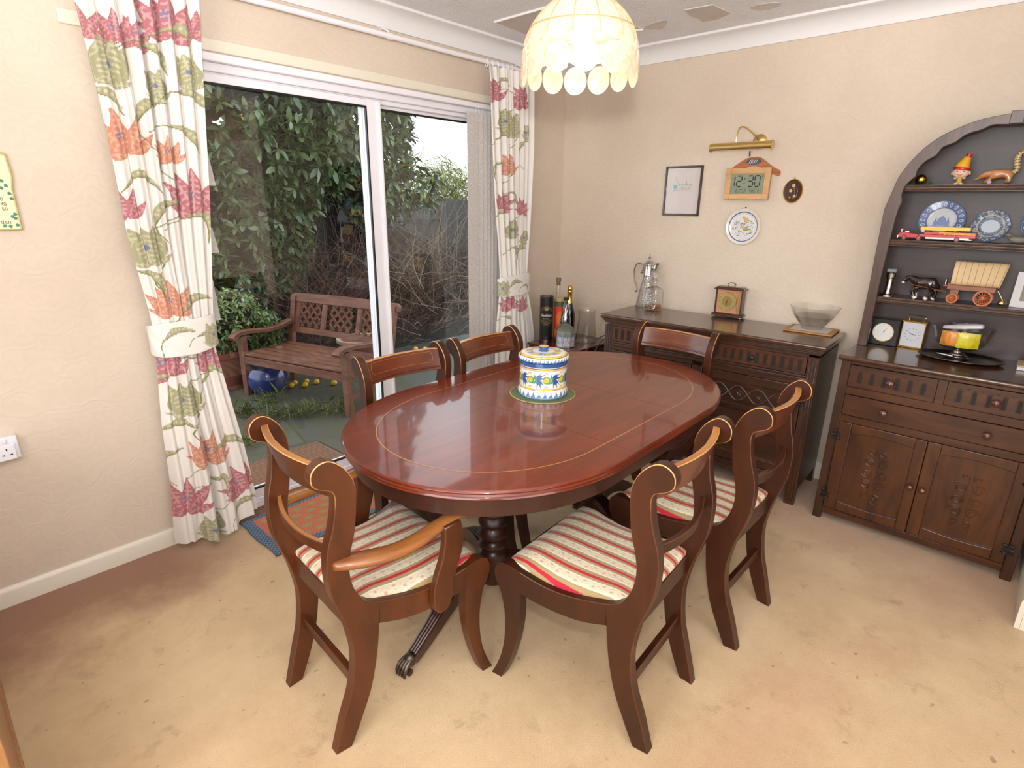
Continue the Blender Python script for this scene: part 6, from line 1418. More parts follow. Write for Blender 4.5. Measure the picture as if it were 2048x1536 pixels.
# top shelf (z 1.597): bauble, elf doll, carved animal, small ball
Z3 = 1.5975
bb = empty('gold_bauble', (-0.130, -2.150, Z3), 0, label='gold bauble in green tinsel at the left of the top shelf', cat='bauble')
q = MB(); q.ball((0, 0, .0235), .023, 20); q.build('ball', M_gold, bb)
q = MB(); rr = random.Random(5)
for k in range(26): a = rr.uniform(0, 2*pi); r0 = rr.uniform(.012, .03); r1 = r0+rr.uniform(.012, .03); q.tube([(r0*cos(a)*.6, r0*sin(a), .002), (r1*cos(a)*.6, r1*sin(a)*1.2, .003+rr.random()*.010)], [.0012, .0005], 4)
q.build('tinsel', plain('tinsel_green', C8(40, 96, 60), 0.3, 0.2, 60), bb)
el = empty('elf_figurine', (-0.130, -2.290, Z3), radians(-90), label='smiling figurine in a tall yellow and red hat on the top shelf', cat='figurine')
M_skin = plain('painted_skin', C8(226, 190, 164), 0.4, 0.03)
q = MB(); q.ball((0, 0, .050), 1, 24, sc=(.031, .024, .024)); hd = q.build('head', M_skin, el)
for s_ in (-1, 1):
    q = MB(); q.ball((s_*.011, -.0222, .053), 1, 8, sc=(.0022, .0014, .0030)); q.build('eye', M_black, hd)
    q = MB(); q.ball((s_*.031, 0, .048), 1, 10, sc=(.004, .005, .008)); q.build('ear', M_skin, hd)
q = MB(); q.ball((0, -.0245, .049), .0026, 8); q.build('nose', M_skin, hd)
q = MB(); q.tube([(-.010, -.0218, .043), (-.004, -.0228, .0395), (.004, -.0228, .0395), (.010, -.0218, .043)], .0009, 5); q.build('mouth', M_red, hd)
q = MB(); q.lathe([(.0300, .0), (.0315, .004), (.030, .010), (.028, .011)], 28, T=TR((0, 0, .061), ry=radians(9))); q.build('hat_brim', M_red, el)
q = MB(); Pth = [(0, 0, .070), (.003, 0, .084), (.008, 0, .100), (.013, 0, .114)]; q.tube(spl(Pth, 4), list(np.interp(np.linspace(0, 1, 13), [0, .5, 1], [.0285, .0215, .011])), 20); q.build('hat', plain('hat_yellow', C8(226, 166, 36), 0.5, 0.05), el)
q = MB(); q.tube([(.0125, 0, .113), (.016, 0, .126)], [.0095, .0105], 14); q.build('hat_tip', M_red, el)
q = MB(); q.tube([(0, 0, .007), (0, 0, .018), (0, 0, .032)], [.011, .010, .007], 16); q.build('body', plain('jersey_yellow', C8(206, 164, 40), 0.6, 0.05), el)
q = MB(); q.ball((0, 0, .034), 1, 14, sc=(.0095, .009, .006)); q.build('collar', M_white, el)
for s_ in (-1, 1): q = MB(); q.tube(spl([(s_*.008, 0, .030), (s_*.016, -.003, .026), (s_*.020, -.006, .029)], 3), [.0032]*5+[.0028, .0034], 8); q.build('arm', M_skin, el); q = MB(); q.ball((s_*.009, -.003, .0045), 1, 10, sc=(.009, .012, .0045)); q.build('shoe', M_white, el)
an = empty('carved_animal', (-0.130, -2.412, Z3), radians(-90), label='carved brown wooden animal with an upright ringed tail on the top shelf', cat='animal figurine')
av = [(-.012, 0, .042), (.020, 0, .046), (.045, 0, .042), (-.030, 0, .044), (-.046, 0, .036), (-.058, 0, .024), (-.074, 0, .018), (-.020, .007, .024), (-.036, .007, .004), (-.016, -.007, .024), (-.028, -.007, .004), (.042, .008, .024), (.036, .008, .004), (.046, -.008, .024), (.046, -.008, .004), (-.034, 0, .050), (.056, 0, .046)]
ae = [(0, 1), (1, 2), (0, 3), (3, 4), (4, 5), (5, 6), (0, 7), (7, 8), (0, 9), (9, 10), (2, 11), (11, 12), (2, 13), (13, 14), (3, 15), (2, 16)]
skinned('body', av, ae, [1.3*h for h in [.013, .014, .013, .013, .010, .0045, .0025, .007, .0055, .007, .0055, .008, .006, .008, .006, .006, .008]], wood('carving_wood', C8(170, 112, 66), C8(200, 142, 92), axis=0, rough=0.3, coat=0.4), an)
tp = spl([(.054, 0, .046), (.062, 0, .060), (.058, 0, .085), (.056, 0, .105), (.064, 0, .122), (.078, 0, .120)], 6)
q = MB(); q.tube(tp, list(np.interp(np.linspace(0, 1, len(tp)), [0, .5, 1], [.010, .0118, .008])), 14); tl = q.build('tail', plain('tail_straw', C8(206, 176, 120), 0.4, 0.05), an)
q = MB()
for k in range(3, len(tp)-2, 3):
    p_ = Vector(tp[k]); d_ = (Vector(tp[k+1])-Vector(tp[k-1])).normalized(); q.tube([p_-d_*.0011, p_+d_*.0011], .0124 if k < 20 else .0105, 14)
q.build('tail_rings', M_horse, tl)
for s_ in (-1, 1): q = MB(); q.ball((-.047, s_*.0085, .040), .0018, 8); q.build('eye', M_black, an)
sb_ = empty('small_ball', (-0.150, -2.396, Z3), 0, label='small pinkish white ball beneath the carved animal on the top shelf', cat='ball'); q = MB(); q.ball((0, 0, .0085), .0085, 16); q.build('ball', plain('ball_pink', C8(208, 176, 186), 0.3, 0.05), sb_)

# ------------------------------------------------------------------ bottles on the corner cabinet (top z .600)
ZC = 0.6005
tu = empty('whisky_tube', (-0.430, -0.235, ZC), radians(-50), label='tall black cylindrical whisky tube beside the corner curtain', cat='whisky tube')
M_tube = plain('tube_black', C8(26, 24, 25), 0.3, 0.05, coat=0.3)
def pt_(A, V, Z, R):
    U = (np.mod(A+pi/2+pi, 2*pi)-pi)*.046; P = Paint(U, Z, C8(24, 22, 23)); P.ell(0, .180, .052, .062, C8(112, 84, 48)); P.ell(0, .180, .044, .054, C8(30, 26, 24)); m = (np.abs(Z-.178) < .026); P.C[m & (np.abs(U) < .060)] = C8(20, 19, 20)
    P.ell(0, .222, .016, .008, C8(150, 136, 74)); P.line([(-.03, .148), (0, .142), (.03, .148)], .0016, C8(170, 160, 140)); P.line([(-.02, .136), (.02, .136)], .0016, C8(120, 112, 96))
    for z in (.118, .112, .232): P.line([(-.018, z), (.018, z)], .0014, C8(92, 90, 84))
    return P.flat()
painted_lathe('tube', [(0, .004), (.0455, .004), (.046, .006), (.046, .300), (.0455, .302), (0, .302)], 200, pt_, painted('tube_print', 0.3, coat=0.3), tu, dens=.7)
q = MB(); q.lathe([(.0, 0), (.047, 0), (.0478, .003), (.047, .009), (.046, .010)], 40); q.build('metal_rim', M_pewter, tu); q = MB(); q.lathe([(.0462, .296), (.0475, .300), (.0475, .306), (.044, .307), (.042, .302)], 40, cap=False); q.build('metal_rim', M_pewter, tu)
def wrap_text(s_, size, m, parent, R, zc, sx=1.0):
    cu = bpy.data.curves.new('t', 'FONT'); cu.body = s_; cu.size = size; cu.align_x = 'CENTER'; cu.align_y = 'CENTER'; cu.offset = size*0.02; cu.resolution_u = 3
    ob = bpy.data.objects.new('t', cu); COL.objects.link(ob); bpy.context.view_layer.update(); me = bpy.data.meshes.new_from_object(ob.evaluated_get(bpy.context.evaluated_depsgraph_get())); bpy.data.objects.remove(ob); bpy.data.curves.remove(cu)
    for v in me.vertices:
        a = v.co.x*sx/R - pi/2; z = zc+v.co.y; v.co = (R*cos(a), R*sin(a), z)
    me.name = 'lettering'; me.materials.clear(); me.materials.append(m); return link(bpy.data.objects.new('lettering', me), parent)
M_lab = plain('label_cream', C8(214, 206, 186), 0.4, 0.02)
wrap_text('Glenfiddich', .0225, M_lab, tu, .0464, .180, 0.78); wrap_text('Special Reserve', .0085, M_lab, tu, .0464, .158, 0.9)

gp = empty('glass_bottle', (-0.290, -0.220, ZC), 0, label='clear corked bottle rising behind the orange tin', cat='bottle')
q = MB(); q.lathe([(0, 0), (.030, 0), (.032, .004), (.032, .280), (.028, .300), (.0185, .310), (.0165, .385), (.018, .388), (.015, .388), (.015, .30), (.028, .27), (.028, .006), (0, .006)], 28); q.build('glass_body', M_clear, gp)
q = MB(); q.lathe([(0, .365), (.013, .365), (.014, .389), (.0175, .390), (.0175, .415), (0, .416)], 20); q.build('cork_stopper', plain('old_cork', C8(128, 108, 60), 0.5, 0.3, 120), gp)
tn = empty('whisky_tin', (-0.346, -0.284, ZC), radians(-50), label='gold topped tin with an orange label between black tube and wine bottle', cat='tin')
def po_(A, V, Z, R):
    U = (np.mod(A+pi/2+pi, 2*pi)-pi)*.040; P = Paint(U, Z, C8(60, 62, 52)); P.C[(Z > .268)] = C8(168, 150, 86); P.C[(Z > .232) & (Z < .262)] = C8(72, 86, 70)
    m = (Z < .235) & (Z > .02) & (np.abs(U) < .060); P.C[m] = C8(206, 62, 44); P.ell(.006, .150, .034, .056, C8(224, 104, 48)); P.ell(.010, .146, .022, .038, C8(230, 128, 60)); P.ell(.018, .182, .004, .005, C8(150, 60, 40)); P.line([(.016, .178), (.008, .150), (.016, .120)], .0016, C8(190, 80, 40)); P.ell(-.02, .06, .02, .03, C8(222, 110, 50))
    return P.flat()
painted_lathe('tin', [(0, 0), (.0395, 0), (.040, .002), (.040, .270), (.0415, .272), (.0415, .286), (.039, .290), (0, .291)], 180, po_, painted('tin_print', 0.28, coat=0.3), tn, dens=.7)
wb = empty('wine_bottle', (-0.262, -0.300, ZC), 0, label='dark sparkling wine bottle with gold foil neck on the corner cabinet', cat='bottle')
q = MB(); q.lathe([(0, 0), (.041, 0), (.043, .006), (.043, .150), (.040, .180), (.028, .225), (.018, .262), (.0155, .285), (.0155, .30), (0, .30)], 32); q.build('glass_body', plain('dark_glass', C8(14, 16, 14), 0.05, 0.1, coat=1.0), wb)
q = MB(); q.lathe([(.0225, .248), (.0175, .275), (.0168, .318), (.0180, .322), (.0180, .330), (.0160, .334), (.0185, .342), (.0175, .356), (.010, .366), (0, .368)], 28); q.build('gold_foil', M_gold, wb)
wd = empty('netted_bottle', (-0.412, -0.392, ZC), 0, label='clear bottle with silver wire netted neck and black cap, before the wine bottle', cat='bottle')
# tapered carafe in a wire net
q = MB(); q.lathe([(0, 0), (.036, 0), (.038, .004), (.038, .120), (.036, .150), (.028, .185), (.020, .225), (.0150, .262), (.0135, .292), (.012, .292), (.013, .262), (.018, .22), (.034, .15), (.034, .006), (0, .006)], 28, (.034, -.012, 0) if False else (.030, .03, 0)); q.build('glass_body', glassy('smoky_glass', (0.60, 0.64, 0.68, 1), 0.03, 2.2, 1.5, fac=0.06), wd)
q = MB()
def nr(z): return float(np.interp(z, [.10, .15, .185, .225, .262, .292], [.0390, .037, .029, .021, .016, .0145]))
for s_ in (-1, 1):
    for k in range(12): q.tube([(.030+nr(z)*cos(k*2*pi/12+s_*(z-.1)*14), .03+nr(z)*sin(k*2*pi/12+s_*(z-.1)*14), z) for z in np.linspace(.10, .290, 22)], .0009, 4)
q.build('wire_net', M_silver, wd)
q = MB(); q.lathe([(.0, .288), (.0165, .288), (.0165, .306), (0, .307)], 20, (.030, .03, 0)); q.build('cap', M_black, wd)
lt = empty('octagonal_tin', (-0.468, -0.432, ZC), radians(-45), label='eight-sided painted lantern tin with snowy scenes on the corner cabinet', cat='tin')
def oct_(r, z, n=8): return [(r*cos(pi/8+k*pi/4), r*sin(pi/8+k*pi/4), z) for k in range(n)]
def octmesh():
    q = MB(); R_ = .062; cols = []
    pal = [C8(176, 186, 214), C8(206, 206, 214), C8(108, 122, 158), C8(190, 150, 140), C8(84, 96, 130)]
    rr = random.Random(9)
    for k in range(8):
        a0, a1 = pi/8+k*pi/4, pi/8+(k+1)*pi/4; b = len(q.v)
        q.grid(26, 60, lambda u, v: (R_*(cos(a0)*(1-u)+cos(a1)*u), R_*(sin(a0)*(1-u)+sin(a1)*u), .002+.106*v))
        U, V = np.meshgrid(np.linspace(0, 1, 26), np.linspace(0, 1, 60)); P = Paint(U, V, C8(186, 192, 212)); P.C[V > .62] = C8(112, 130, 128); P.C[V > .86] = C8(132, 140, 130); P.C[(V < .66) & (V > .58)] = C8(150, 168, 200)
        for j in range(40): P.ell(rr.random(), rr.uniform(.05, .6), rr.uniform(.03, .10), rr.uniform(.01, .04), rr.choice(pal))
        for j in range(3): x = rr.random(); P.poly([(x-.10, .28), (x+.10, .28), (x, .48)], rr.choice([C8(176, 120, 96), C8(130, 140, 180)]))
        P.C[(U < .05) | (U > .95)] = C8(176, 156, 100); cols.append(P.flat())
    return q, np.concatenate(cols)
q, cc = octmesh(); q.build('painted_sides', painted('tin_scene', 0.3, coat=0.3), lt, col=cc, angle=30)
q = MB(); loft(q, [oct_(.0625, .108), oct_(.0645, .110), oct_(.055, .124), oct_(.030, .142), oct_(.018, .150)]); q.build('roof', plain('tin_roof', C8(120, 124, 112), 0.3, 0.12, 60, metal=0.5), lt, angle=20)
q = MB(); loft(q, [oct_(.0645, 0), oct_(.0645, .004)]); q.build('base', M_pewter, lt, angle=20)
gj = empty('glass_jug', (-0.262, -0.452, ZC), radians(-60), label='clear straight-sided glass water jug on the corner cabinet', cat='jug')
q = MB(); q.lathe([(0, 0), (.068, 0), (.072, .005), (.071, .02), (.058, .14), (.054, .200), (.057, .214), (.060, .219), (.057, .219), (.051, .20), (.055, .14), (.068, .02), (.066, .008), (0, .008)], 40); q.build('glass_body', M_clear, gj)
q = MB(); q.tube(spl([(.056, 0, .196), (.085, 0, .200), (.102, 0, .190), (.104, 0, .160), (.096, 0, .120), (.090, 0, .095), (.096, 0, .088)], 5), .0055, 8); q.build('handle', M_clear, gj)
q = MB(); q.tube([(-.050, 0, .205), (-.072, 0, .219)], [.018, .010], 10); q.build('spout', M_clear, gj)
# lead wires and a green ball by the sideboard
M_cable = plain('grey_cable', C8(70, 74, 72), 0.4, 0.05)
for nm, pts, lab in (('power_cable', [(-.50, -.604, .40), (-.500, -.606, .53), (-.470, -.612, .62), (-.400, -.625, .665), (-.30, -.632, .68), (-.235, -.62, .67)], 'long grey cable looping beside the left side of the sideboard, highest'), ('power_cable', [(-.46, -.63, .38), (-.452, -.632, .50), (-.41, -.636, .60), (-.34, -.64, .655), (-.29, -.642, .64)], 'thinner dark cable under the high loop by the sideboard')):
    q = MB(); q.tube(spl(pts, 6), .003, 8); tag(q.build(nm, M_cable), lab, 'cable')
gb = empty('green_tag', (-.470, -.612, .560), 0, label='bright green knob hanging on the cables left of the sideboard', cat='knob')
q = MB(); q.ball((0, 0, 0), .0165, 20); q.build('green_ball', M_green, gb); q = MB(); q.tube([(.0, -.002, .0), (.03, -.006, .012)], .010, 10); q.build('plug', M_black, gb); q = MB(); q.tube(spl([(.0, .0, .014), (.006, -.006, .06), (.02, -.012, .095), (.035, -.016, .10)], 4), .002, 6); q.tube(spl([(.03, -.004, .012), (.030, -.004, -.05), (.0, .0, -.12)], 4), .002, 6); q.build('cord', M_cable, gb)
# ------------------------------------------------------------------ garden outside the door
G = -0.15
def pavemat():
    m, t, N, b = newmat('damp_paving'); S(b, rough=0.45); L = t.links.new; tc = N.new('ShaderNodeTexCoord'); mp = N.new('ShaderNodeMapping'); mp.inputs['Rotation'].default_value = (0, 0, 0.2)
    br = N.new('ShaderNodeTexBrick'); br.offset = 0.0; br.inputs['Scale'].default_value = 1.0; br.inputs['Brick Width'].default_value = 0.6; br.inputs['Row Height'].default_value = 0.6; br.inputs['Mortar Size'].default_value = 0.012
    br.inputs['Color1'].default_value = C8(80, 79, 72); br.inputs['Color2'].default_value = C8(70, 70, 64); br.inputs['Mortar'].default_value = C8(56, 62, 38)
    no = N.new('ShaderNodeTexNoise'); no.inputs['Scale'].default_value = 5; no.inputs['Detail'].default_value = 6; cr = N.new('ShaderNodeValToRGB'); cr.color_ramp.elements[0].position = .45; cr.color_ramp.elements[1].position = .68; cr.color_ramp.elements[0].color = (0, 0, 0, 1)
    mx = N.new('ShaderNodeMix'); mx.data_type = 'RGBA'; mx.inputs[7].default_value = C8(70, 74, 48)
    L(tc.outputs['Object'], mp.inputs[0]); L(mp.outputs[0], br.inputs['Vector']); L(tc.outputs['Object'], no.inputs['Vector']); L(no.outputs['Fac'], cr.inputs[0]); L(cr.outputs[0], mx.inputs[0]); L(br.outputs['Color'], mx.inputs[6]); L(mx.outputs[2], b.inputs['Base Color']); return m
M_soil = plain('dark_soil', C8(32, 27, 22), 0.95, 0.3, 6, bump=0.8, bscale=30)
q = MB(); q.bx(-6, 6, 0.26, 2.75, G-0.05, G); q.build('floor_patio', pavemat(), kind='structure')
q = MB(); q.bx(-12, 16, 2.75, 26, G-0.08, G-0.01); q.build('floor_garden', M_soil, kind='structure')
M_bw = wood('bench_wood', C8(82, 44, 28), C8(116, 70, 46), axis=0, scale=0.7, streak=10, rough=0.6, coat=0.0)
bn = empty('garden_bench', (-1.04, 1.82, G), radians(-73.7), label='wooden garden bench with lattice back panels outside the patio door', cat='bench')
HB = .62
for x in (-HB+.04, HB-.04):
    q = MB(); q.bx(x-.03, x+.03, -.30, -.245, 0, .53); q.build('leg', M_bw, bn, bevel=.004)
    q = MB(); q.prism([(.215, 0), (.27, 0), (.30, .40), (.385, .80), (.335, .80), (.25, .40)], x-.027, x+.027, lambda a, b, t: (t, a, b)); q.build('leg', M_bw, bn, bevel=.004)
    pth = spl([(x, -.375, .520), (x, -.34, .545), (x, -.28, .560), (x, -.15, .552), (x, .0, .535), (x, .15, .545), (x, .27, .575)], 4)
    q = MB(); q.sweep(pth, lambda i: [(-.036, -.016), (.036, -.016), (.036, .012), (.028, .018), (-.028, .018), (-.036, .012)], side=lambda i: (1, 0, 0)); q.build('arm_rest', M_bw, bn, angle=40)
    q = MB(); q.bx(x-.018, x+.018, -.25, .26, .13, .17); q.bx(x-.018, x+.018, -.25, .27, .30, .36); q.build('side_rail', M_bw, bn, bevel=.003)
q = MB(); q.bx(-HB+.06, HB-.06, -.295, -.265, .29, .355); q.build('front_apron', M_bw, bn, bevel=.003)
for k in range(6): q = MB(); y = -.285+k*.093; q.bx(-HB+.02, HB-.02, y, y+.078, .360, .378); q.build('seat_slat', M_bw, bn, bevel=.004)
def by(z): return .272+.105*(z-.42)/.38
def lean(q, x0, x1, z0, z1, th_=.024): q.add([(x0, by(z0)-.012, z0), (x1, by(z0)-.012, z0), (x1, by(z0)+.012, z0), (x0, by(z0)+.012, z0), (x0, by(z1)-.012, z1), (x1, by(z1)-.012, z1), (x1, by(z1)+.012, z1), (x0, by(z1)+.012, z1)], [(0, 3, 2, 1), (4, 5, 6, 7), (0, 1, 5, 4), (1, 2, 6, 5), (2, 3, 7, 6), (3, 0, 4, 7)])
q = MB(); q.prism([(-HB-.01, .745), (-HB-.015, .79), (-HB+.01, .815), (-.3, .822), (0, .826), (.3, .822), (HB-.01, .815), (HB+.015, .79), (HB+.01, .745)], -.022, .022, lambda a, b, t: (a, by(b)+t, b)); q.build('top_rail', M_bw, bn, bevel=.005)
q = MB(); lean(q, -HB+.06, HB-.06, .465, .515); q.build('lower_rail', M_bw, bn, bevel=.003)
for x in (-HB+.085, -.205, .205, HB-.085): q = MB(); lean(q, x-.024, x+.024, .515, .75); q.build('back_post', M_bw, bn, bevel=.003)
for c in (-.375, 0, .375):
    q = MB(); w_ = .135
    for s_ in (-1, 1):
        for k in range(-2, 3):
            pts = []
            for t in np.linspace(-.3, .3, 61):
                x = k*.088+t; z = .632+s_*t
                if abs(x) <= w_ and abs(z-.632) <= .117: pts.append((x, z))
            if len(pts) > 1:
                a, b = Vector((c+pts[0][0], by(pts[0][1])+s_*.004, pts[0][1])), Vector((c+pts[-1][0], by(pts[-1][1])+s_*.004, pts[-1][1])); q.sweep([a, b], lambda i: [(-.004, -.011), (.004, -.011), (.004, .011), (-.004, .011)], side=lambda i: (0, 1, .25))
    q.build('lattice_panel', M_bw, bn)

def leafmesh(name, pts, dirs, L, Wd, mat, parent, droop=.15, seed=1):
    """numpy batch of folded pointed leaves"""
    r = np.random.RandomState(seed); n = len(pts); P = np.array(pts); D = np.array(dirs); D /= np.linalg.norm(D, axis=1, keepdims=True)+1e-9
    up = np.tile([0, 0, 1.0], (n, 1))+r.normal(0, .35, (n, 3)); Sd = np.cross(D, up); Sd /= np.linalg.norm(Sd, axis=1, keepdims=True)+1e-9; N_ = np.cross(Sd, D)
    l = (L*(0.7+0.6*r.rand(n)))[:, None]; w_ = l*Wd
    v = [P, P+D*l*.35+Sd*w_*.5+N_*l*.03, P+D*l*.35-Sd*w_*.5+N_*l*.03, P+D*l*.40-N_*l*.03, P+D*l*.75+Sd*w_*.38-N_*l*droop*.35, P+D*l*.75-Sd*w_*.38-N_*l*droop*.35, P+D*l-N_*l*droop]
    V = np.stack(v, 1).reshape(-1, 3); base = (np.arange(n)*7)[:, None]
    F = np.concatenate([base+np.array(f) for f in ((0, 1, 3), (0, 3, 2), (1, 4, 3), (3, 5, 2), (3, 4, 6), (3, 6, 5))])
    me = bpy.data.meshes.new(name); me.vertices.add(len(V)); me.vertices.foreach_set('co', V.astype(np.float32).ravel()); me.loops.add(F.size); me.loops.foreach_set('vertex_index', F.ravel().astype(np.int32)); me.polygons.add(len(F)); me.polygons.foreach_set('loop_start', np.arange(0, F.size, 3, dtype=np.int32)); me.update(); me.materials.append(mat)
    return link(bpy.data.objects.new(name, me), parent)
def leafmat(name, c0, c1, rough=.35):
    m, t, N, b = newmat(name); S(b, rough=rough, spec=.5); L = t.links.new; g = N.new('ShaderNodeNewGeometry'); cr = N.new('ShaderNodeValToRGB'); cr.color_ramp.elements[0].color = c0; cr.color_ramp.elements[1].color = c1; L(g.outputs['Random Per Island'], cr.inputs[0]); L(cr.outputs[0], b.inputs['Base Color']); return m
def crown(parent, blobs, nwh, per, L, Wd, mat, seed, inner=None, shell=.35):
    r = np.random.RandomState(seed); pts = []; dirs = []
    vol = np.array([b[3]*b[4]*b[5] for b in blobs])**(2/3.); pick = r.choice(len(blobs), nwh, p=vol/vol.sum())
    for k in pick:
        cx, cy, cz, rx, ry, rz_ = blobs[k]; d = r.normal(0, 1, 3); d /= np.linalg.norm(d); 
        if d[1] > .3: d[1] = -d[1]
        s_ = 1-shell*r.rand()**1.5; c = np.array([cx+rx*d[0]*s_, cy+ry*d[1]*s_, cz+rz_*d[2]*s_]); ax = d+r.normal(0, .4, 3)+np.array([0, -.5, .55]); ax /= np.linalg.norm(ax)
        a = np.cross(ax, [0.3, 0.8, .5]); a /= np.linalg.norm(a); b_ = np.cross(ax, a); ph = r.rand()*6
        for j in range(per): t = ph+j*2*pi/per+r.normal(0, .15); dirs.append(a*cos(t)+b_*sin(t)+ax*(.25+.3*r.rand())); pts.append(c+ax*.01*j)
    o = leafmesh('foliage', pts, dirs, L, Wd, mat, parent, seed=seed)
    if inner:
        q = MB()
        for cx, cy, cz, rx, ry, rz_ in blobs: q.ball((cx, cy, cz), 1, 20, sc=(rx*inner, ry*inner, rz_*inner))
        q.build('inner_shade', M_inner, parent)
    return o
M_inner = plain('shade_mass', C8(20, 19, 15), 0.95, 0.3, 12, bump=1.0, bscale=14)  # dark blobs standing in for the shade inside foliage
M_trunk = plain('bark', C8(92, 78, 62), 0.9, 0.2, 14, bump=0.8, bscale=40)
def branches(name, parent, mat, specs, seed):
    r = random.Random(seed); q = MB()
    for (o_, d_, L_, r0, n_) in specs:
        p = Vector(o_); d = Vector(d_).normalized(); pts = [p.copy()]
        for k in range(n_):
            d = (d+Vector((r.gauss(0, .16), r.gauss(0, .16), r.gauss(0, .12)))).normalized(); p = p+d*L_/n_; pts.append(p.copy())
        q.tube(pts, [r0*(1-.75*i/n_) for i in range(n_+1)], 4 if r0 < .008 else 7, caps=False)
    return q.build(name, mat, parent, angle=80)
M_rh = leafmat('rhododendron_leaf', C8(44, 62, 38), C8(92, 108, 68), .3)
rd = empty('evergreen_shrub', (-0.6, 3.9, G), 0, label='big dark evergreen shrub with long leaves beyond the garden bench', cat='shrub')
BL = [(.25, 0, 2.55, 1.15, .8, 1.15), (1.25, .1, 2.9, .95, .75, .95), (1.85, .1, 2.35, .42, .40, .50), (2.35, .1, 1.82, .40, .35, .30), (.0, .1, 1.35, .75, .6, .85), (1.75, .2, 1.75, .5, .45, .45), (.7, .1, 3.8, 1.3, .7, .6)]
crown(rd, BL, 1750, 7, .13, .38, M_rh, 3, inner=None, shell=.30)
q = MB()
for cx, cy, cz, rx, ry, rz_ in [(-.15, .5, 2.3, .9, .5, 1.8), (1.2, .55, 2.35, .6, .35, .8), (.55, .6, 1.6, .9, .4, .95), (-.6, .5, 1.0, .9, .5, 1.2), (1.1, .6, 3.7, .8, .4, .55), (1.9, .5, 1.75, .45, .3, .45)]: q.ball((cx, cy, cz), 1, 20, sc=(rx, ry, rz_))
q.build('inner_shade', M_inner, rd)  # solid dark masses added as deep shade, blocking sky behind the leaves
branches('stem', rd, M_trunk, [((-.5, .3, 0), (-.15, -.05, 1), 2.6, .05, 10), ((-.3, .3, 0), (.25, 0, 1), 2.8, .045, 10), ((-.4, .25, .3), (.6, -.1, 1), 2.4, .03, 9)], 4)
M_bud = plain('flower_bud', C8(186, 150, 96), 0.5, 0.2, 40)
r_ = np.random.RandomState(8); q = MB()
for k in range(90):
    b_ = BL[r_.randint(0, 4)]; d = r_.normal(0, 1, 3); d /= np.linalg.norm(d); d[1] = -abs(d[1]); q.ball((b_[0]+b_[3]*d[0]*.97, b_[1]+b_[4]*d[1]*.97, b_[2]+b_[5]*d[2]*.97), 1, 6, sc=(.009, .009, .014))
q.build('flower_buds', M_bud, rd, kind='stuff')

ts = empty('bare_shrub', (0.35, 3.2, G), 0, label='tangled leafless shrub of brown twigs behind the garden bench', cat='shrub')
M_tw = plain('reddish_twig', C8(78, 52, 40), 0.8, 0.2, 8); M_tw2 = plain('pale_twig', C8(112, 96, 80), 0.8, 0.15, 8)
rr = random.Random(12); sp1 = []; sp2 = []
for k in range(800):
    x = rr.uniform(-.9, 1.3); y = rr.uniform(-.55, .5); z = rr.uniform(.0, 1.15)*rr.random()**.7; sp1.append(((x, y, z), (rr.uniform(-.9, 1.0), rr.uniform(-.7, .2), rr.uniform(.15, 1.0)), rr.uniform(.5, 1.15), rr.uniform(.0028, .006), 6))
for k in range(190):
    x = rr.uniform(.1, 1.6); y = rr.uniform(-.9, .2); z = rr.uniform(.1, 1.0); sp2.append(((x, y, z), (rr.uniform(-1, .6), rr.uniform(-.6, .3), rr.uniform(.0, .9)), rr.uniform(.5, 1.2), rr.uniform(.003, .007), 7))
for (p0, d0, L0, r0) in [((1.55, -.7, .72), (-1, .05, .18), 1.1, .012), ((1.5, -.8, .60), (-.8, -.1, .55), 1.0, .010), ((.55, -.75, .95), (.15, 0, 1), 1.1, .007), ((.95, -.6, .9), (.35, .1, 1), 1.3, .006), ((.7, -.6, 1.2), (.3, 0, 1), 1.1, .005), ((.35, -.7, .7), (-.3, .1, .9), .9, .008), ((1.3, -.7, .5), (-.5, 0, -.1), .9, .010), ((.9, -.6, 1.2), (.25, 0, 1), 1.3, .0045), ((1.0, -.6, 1.2), (.45, 0, 1), 1.2, .004), ((.75, -.6, 1.3), (.12, 0, 1), 1.2, .004), ((1.15, -.6, 1.1), (.35, 0, 1), 1.3, .0045), ((.6, -.6, 1.2), (.5, 0, 1), 1.2, .004)]: sp2.append((p0, d0, L0, r0, 9))
branches('twigs', ts, M_tw, sp1, 5)['kind'] = 'stuff'; branches('branch', ts, M_tw2, sp2, 6)['kind'] = 'stuff'
hg = empty('dark_hedge', (0.6, 4.55, G), 0, label='low dark undergrowth at the back of the garden behind the bare shrub', cat='hedge')
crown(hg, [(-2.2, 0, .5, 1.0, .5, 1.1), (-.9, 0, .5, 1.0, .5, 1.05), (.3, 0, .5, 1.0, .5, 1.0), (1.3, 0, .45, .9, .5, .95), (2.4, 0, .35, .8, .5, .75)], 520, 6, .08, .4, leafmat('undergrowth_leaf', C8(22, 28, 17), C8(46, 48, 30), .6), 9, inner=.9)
M_fence = wood('fence_board', C8(46, 44, 42), C8(64, 61, 58), axis=2, rough=.8, coat=0)
for i, x0 in enumerate((-1.94, 0.0, 1.94, 3.88)):
    f = empty('fence_panel', (x0+.95, 5.9, G), 0, label='weathered grey garden fence panel far behind the shrubs', cat='fence', group='fence panels at the back of the garden')
    q = MB()
    for k in range(13): q.bx(-.93+k*.142, -.93+k*.142+.138, 0, .018, .02, 1.72)
    q.build('boards', M_fence, f)
    q = MB(); q.bx(-.93, .93, -.03, 0, .35, .43); q.bx(-.93, .93, -.03, 0, 1.35, 1.43); q.build('rails', M_fence, f)
    q = MB(); q.bx(-1.0, -.93, -.05, .05, 0, 1.80); q.build('post', M_fence, f)
wl = empty('willow_tree', (6.6, 9.6, G), 0, label='yellow-green tree beyond the fence, seen through the right-hand pane', cat='tree')
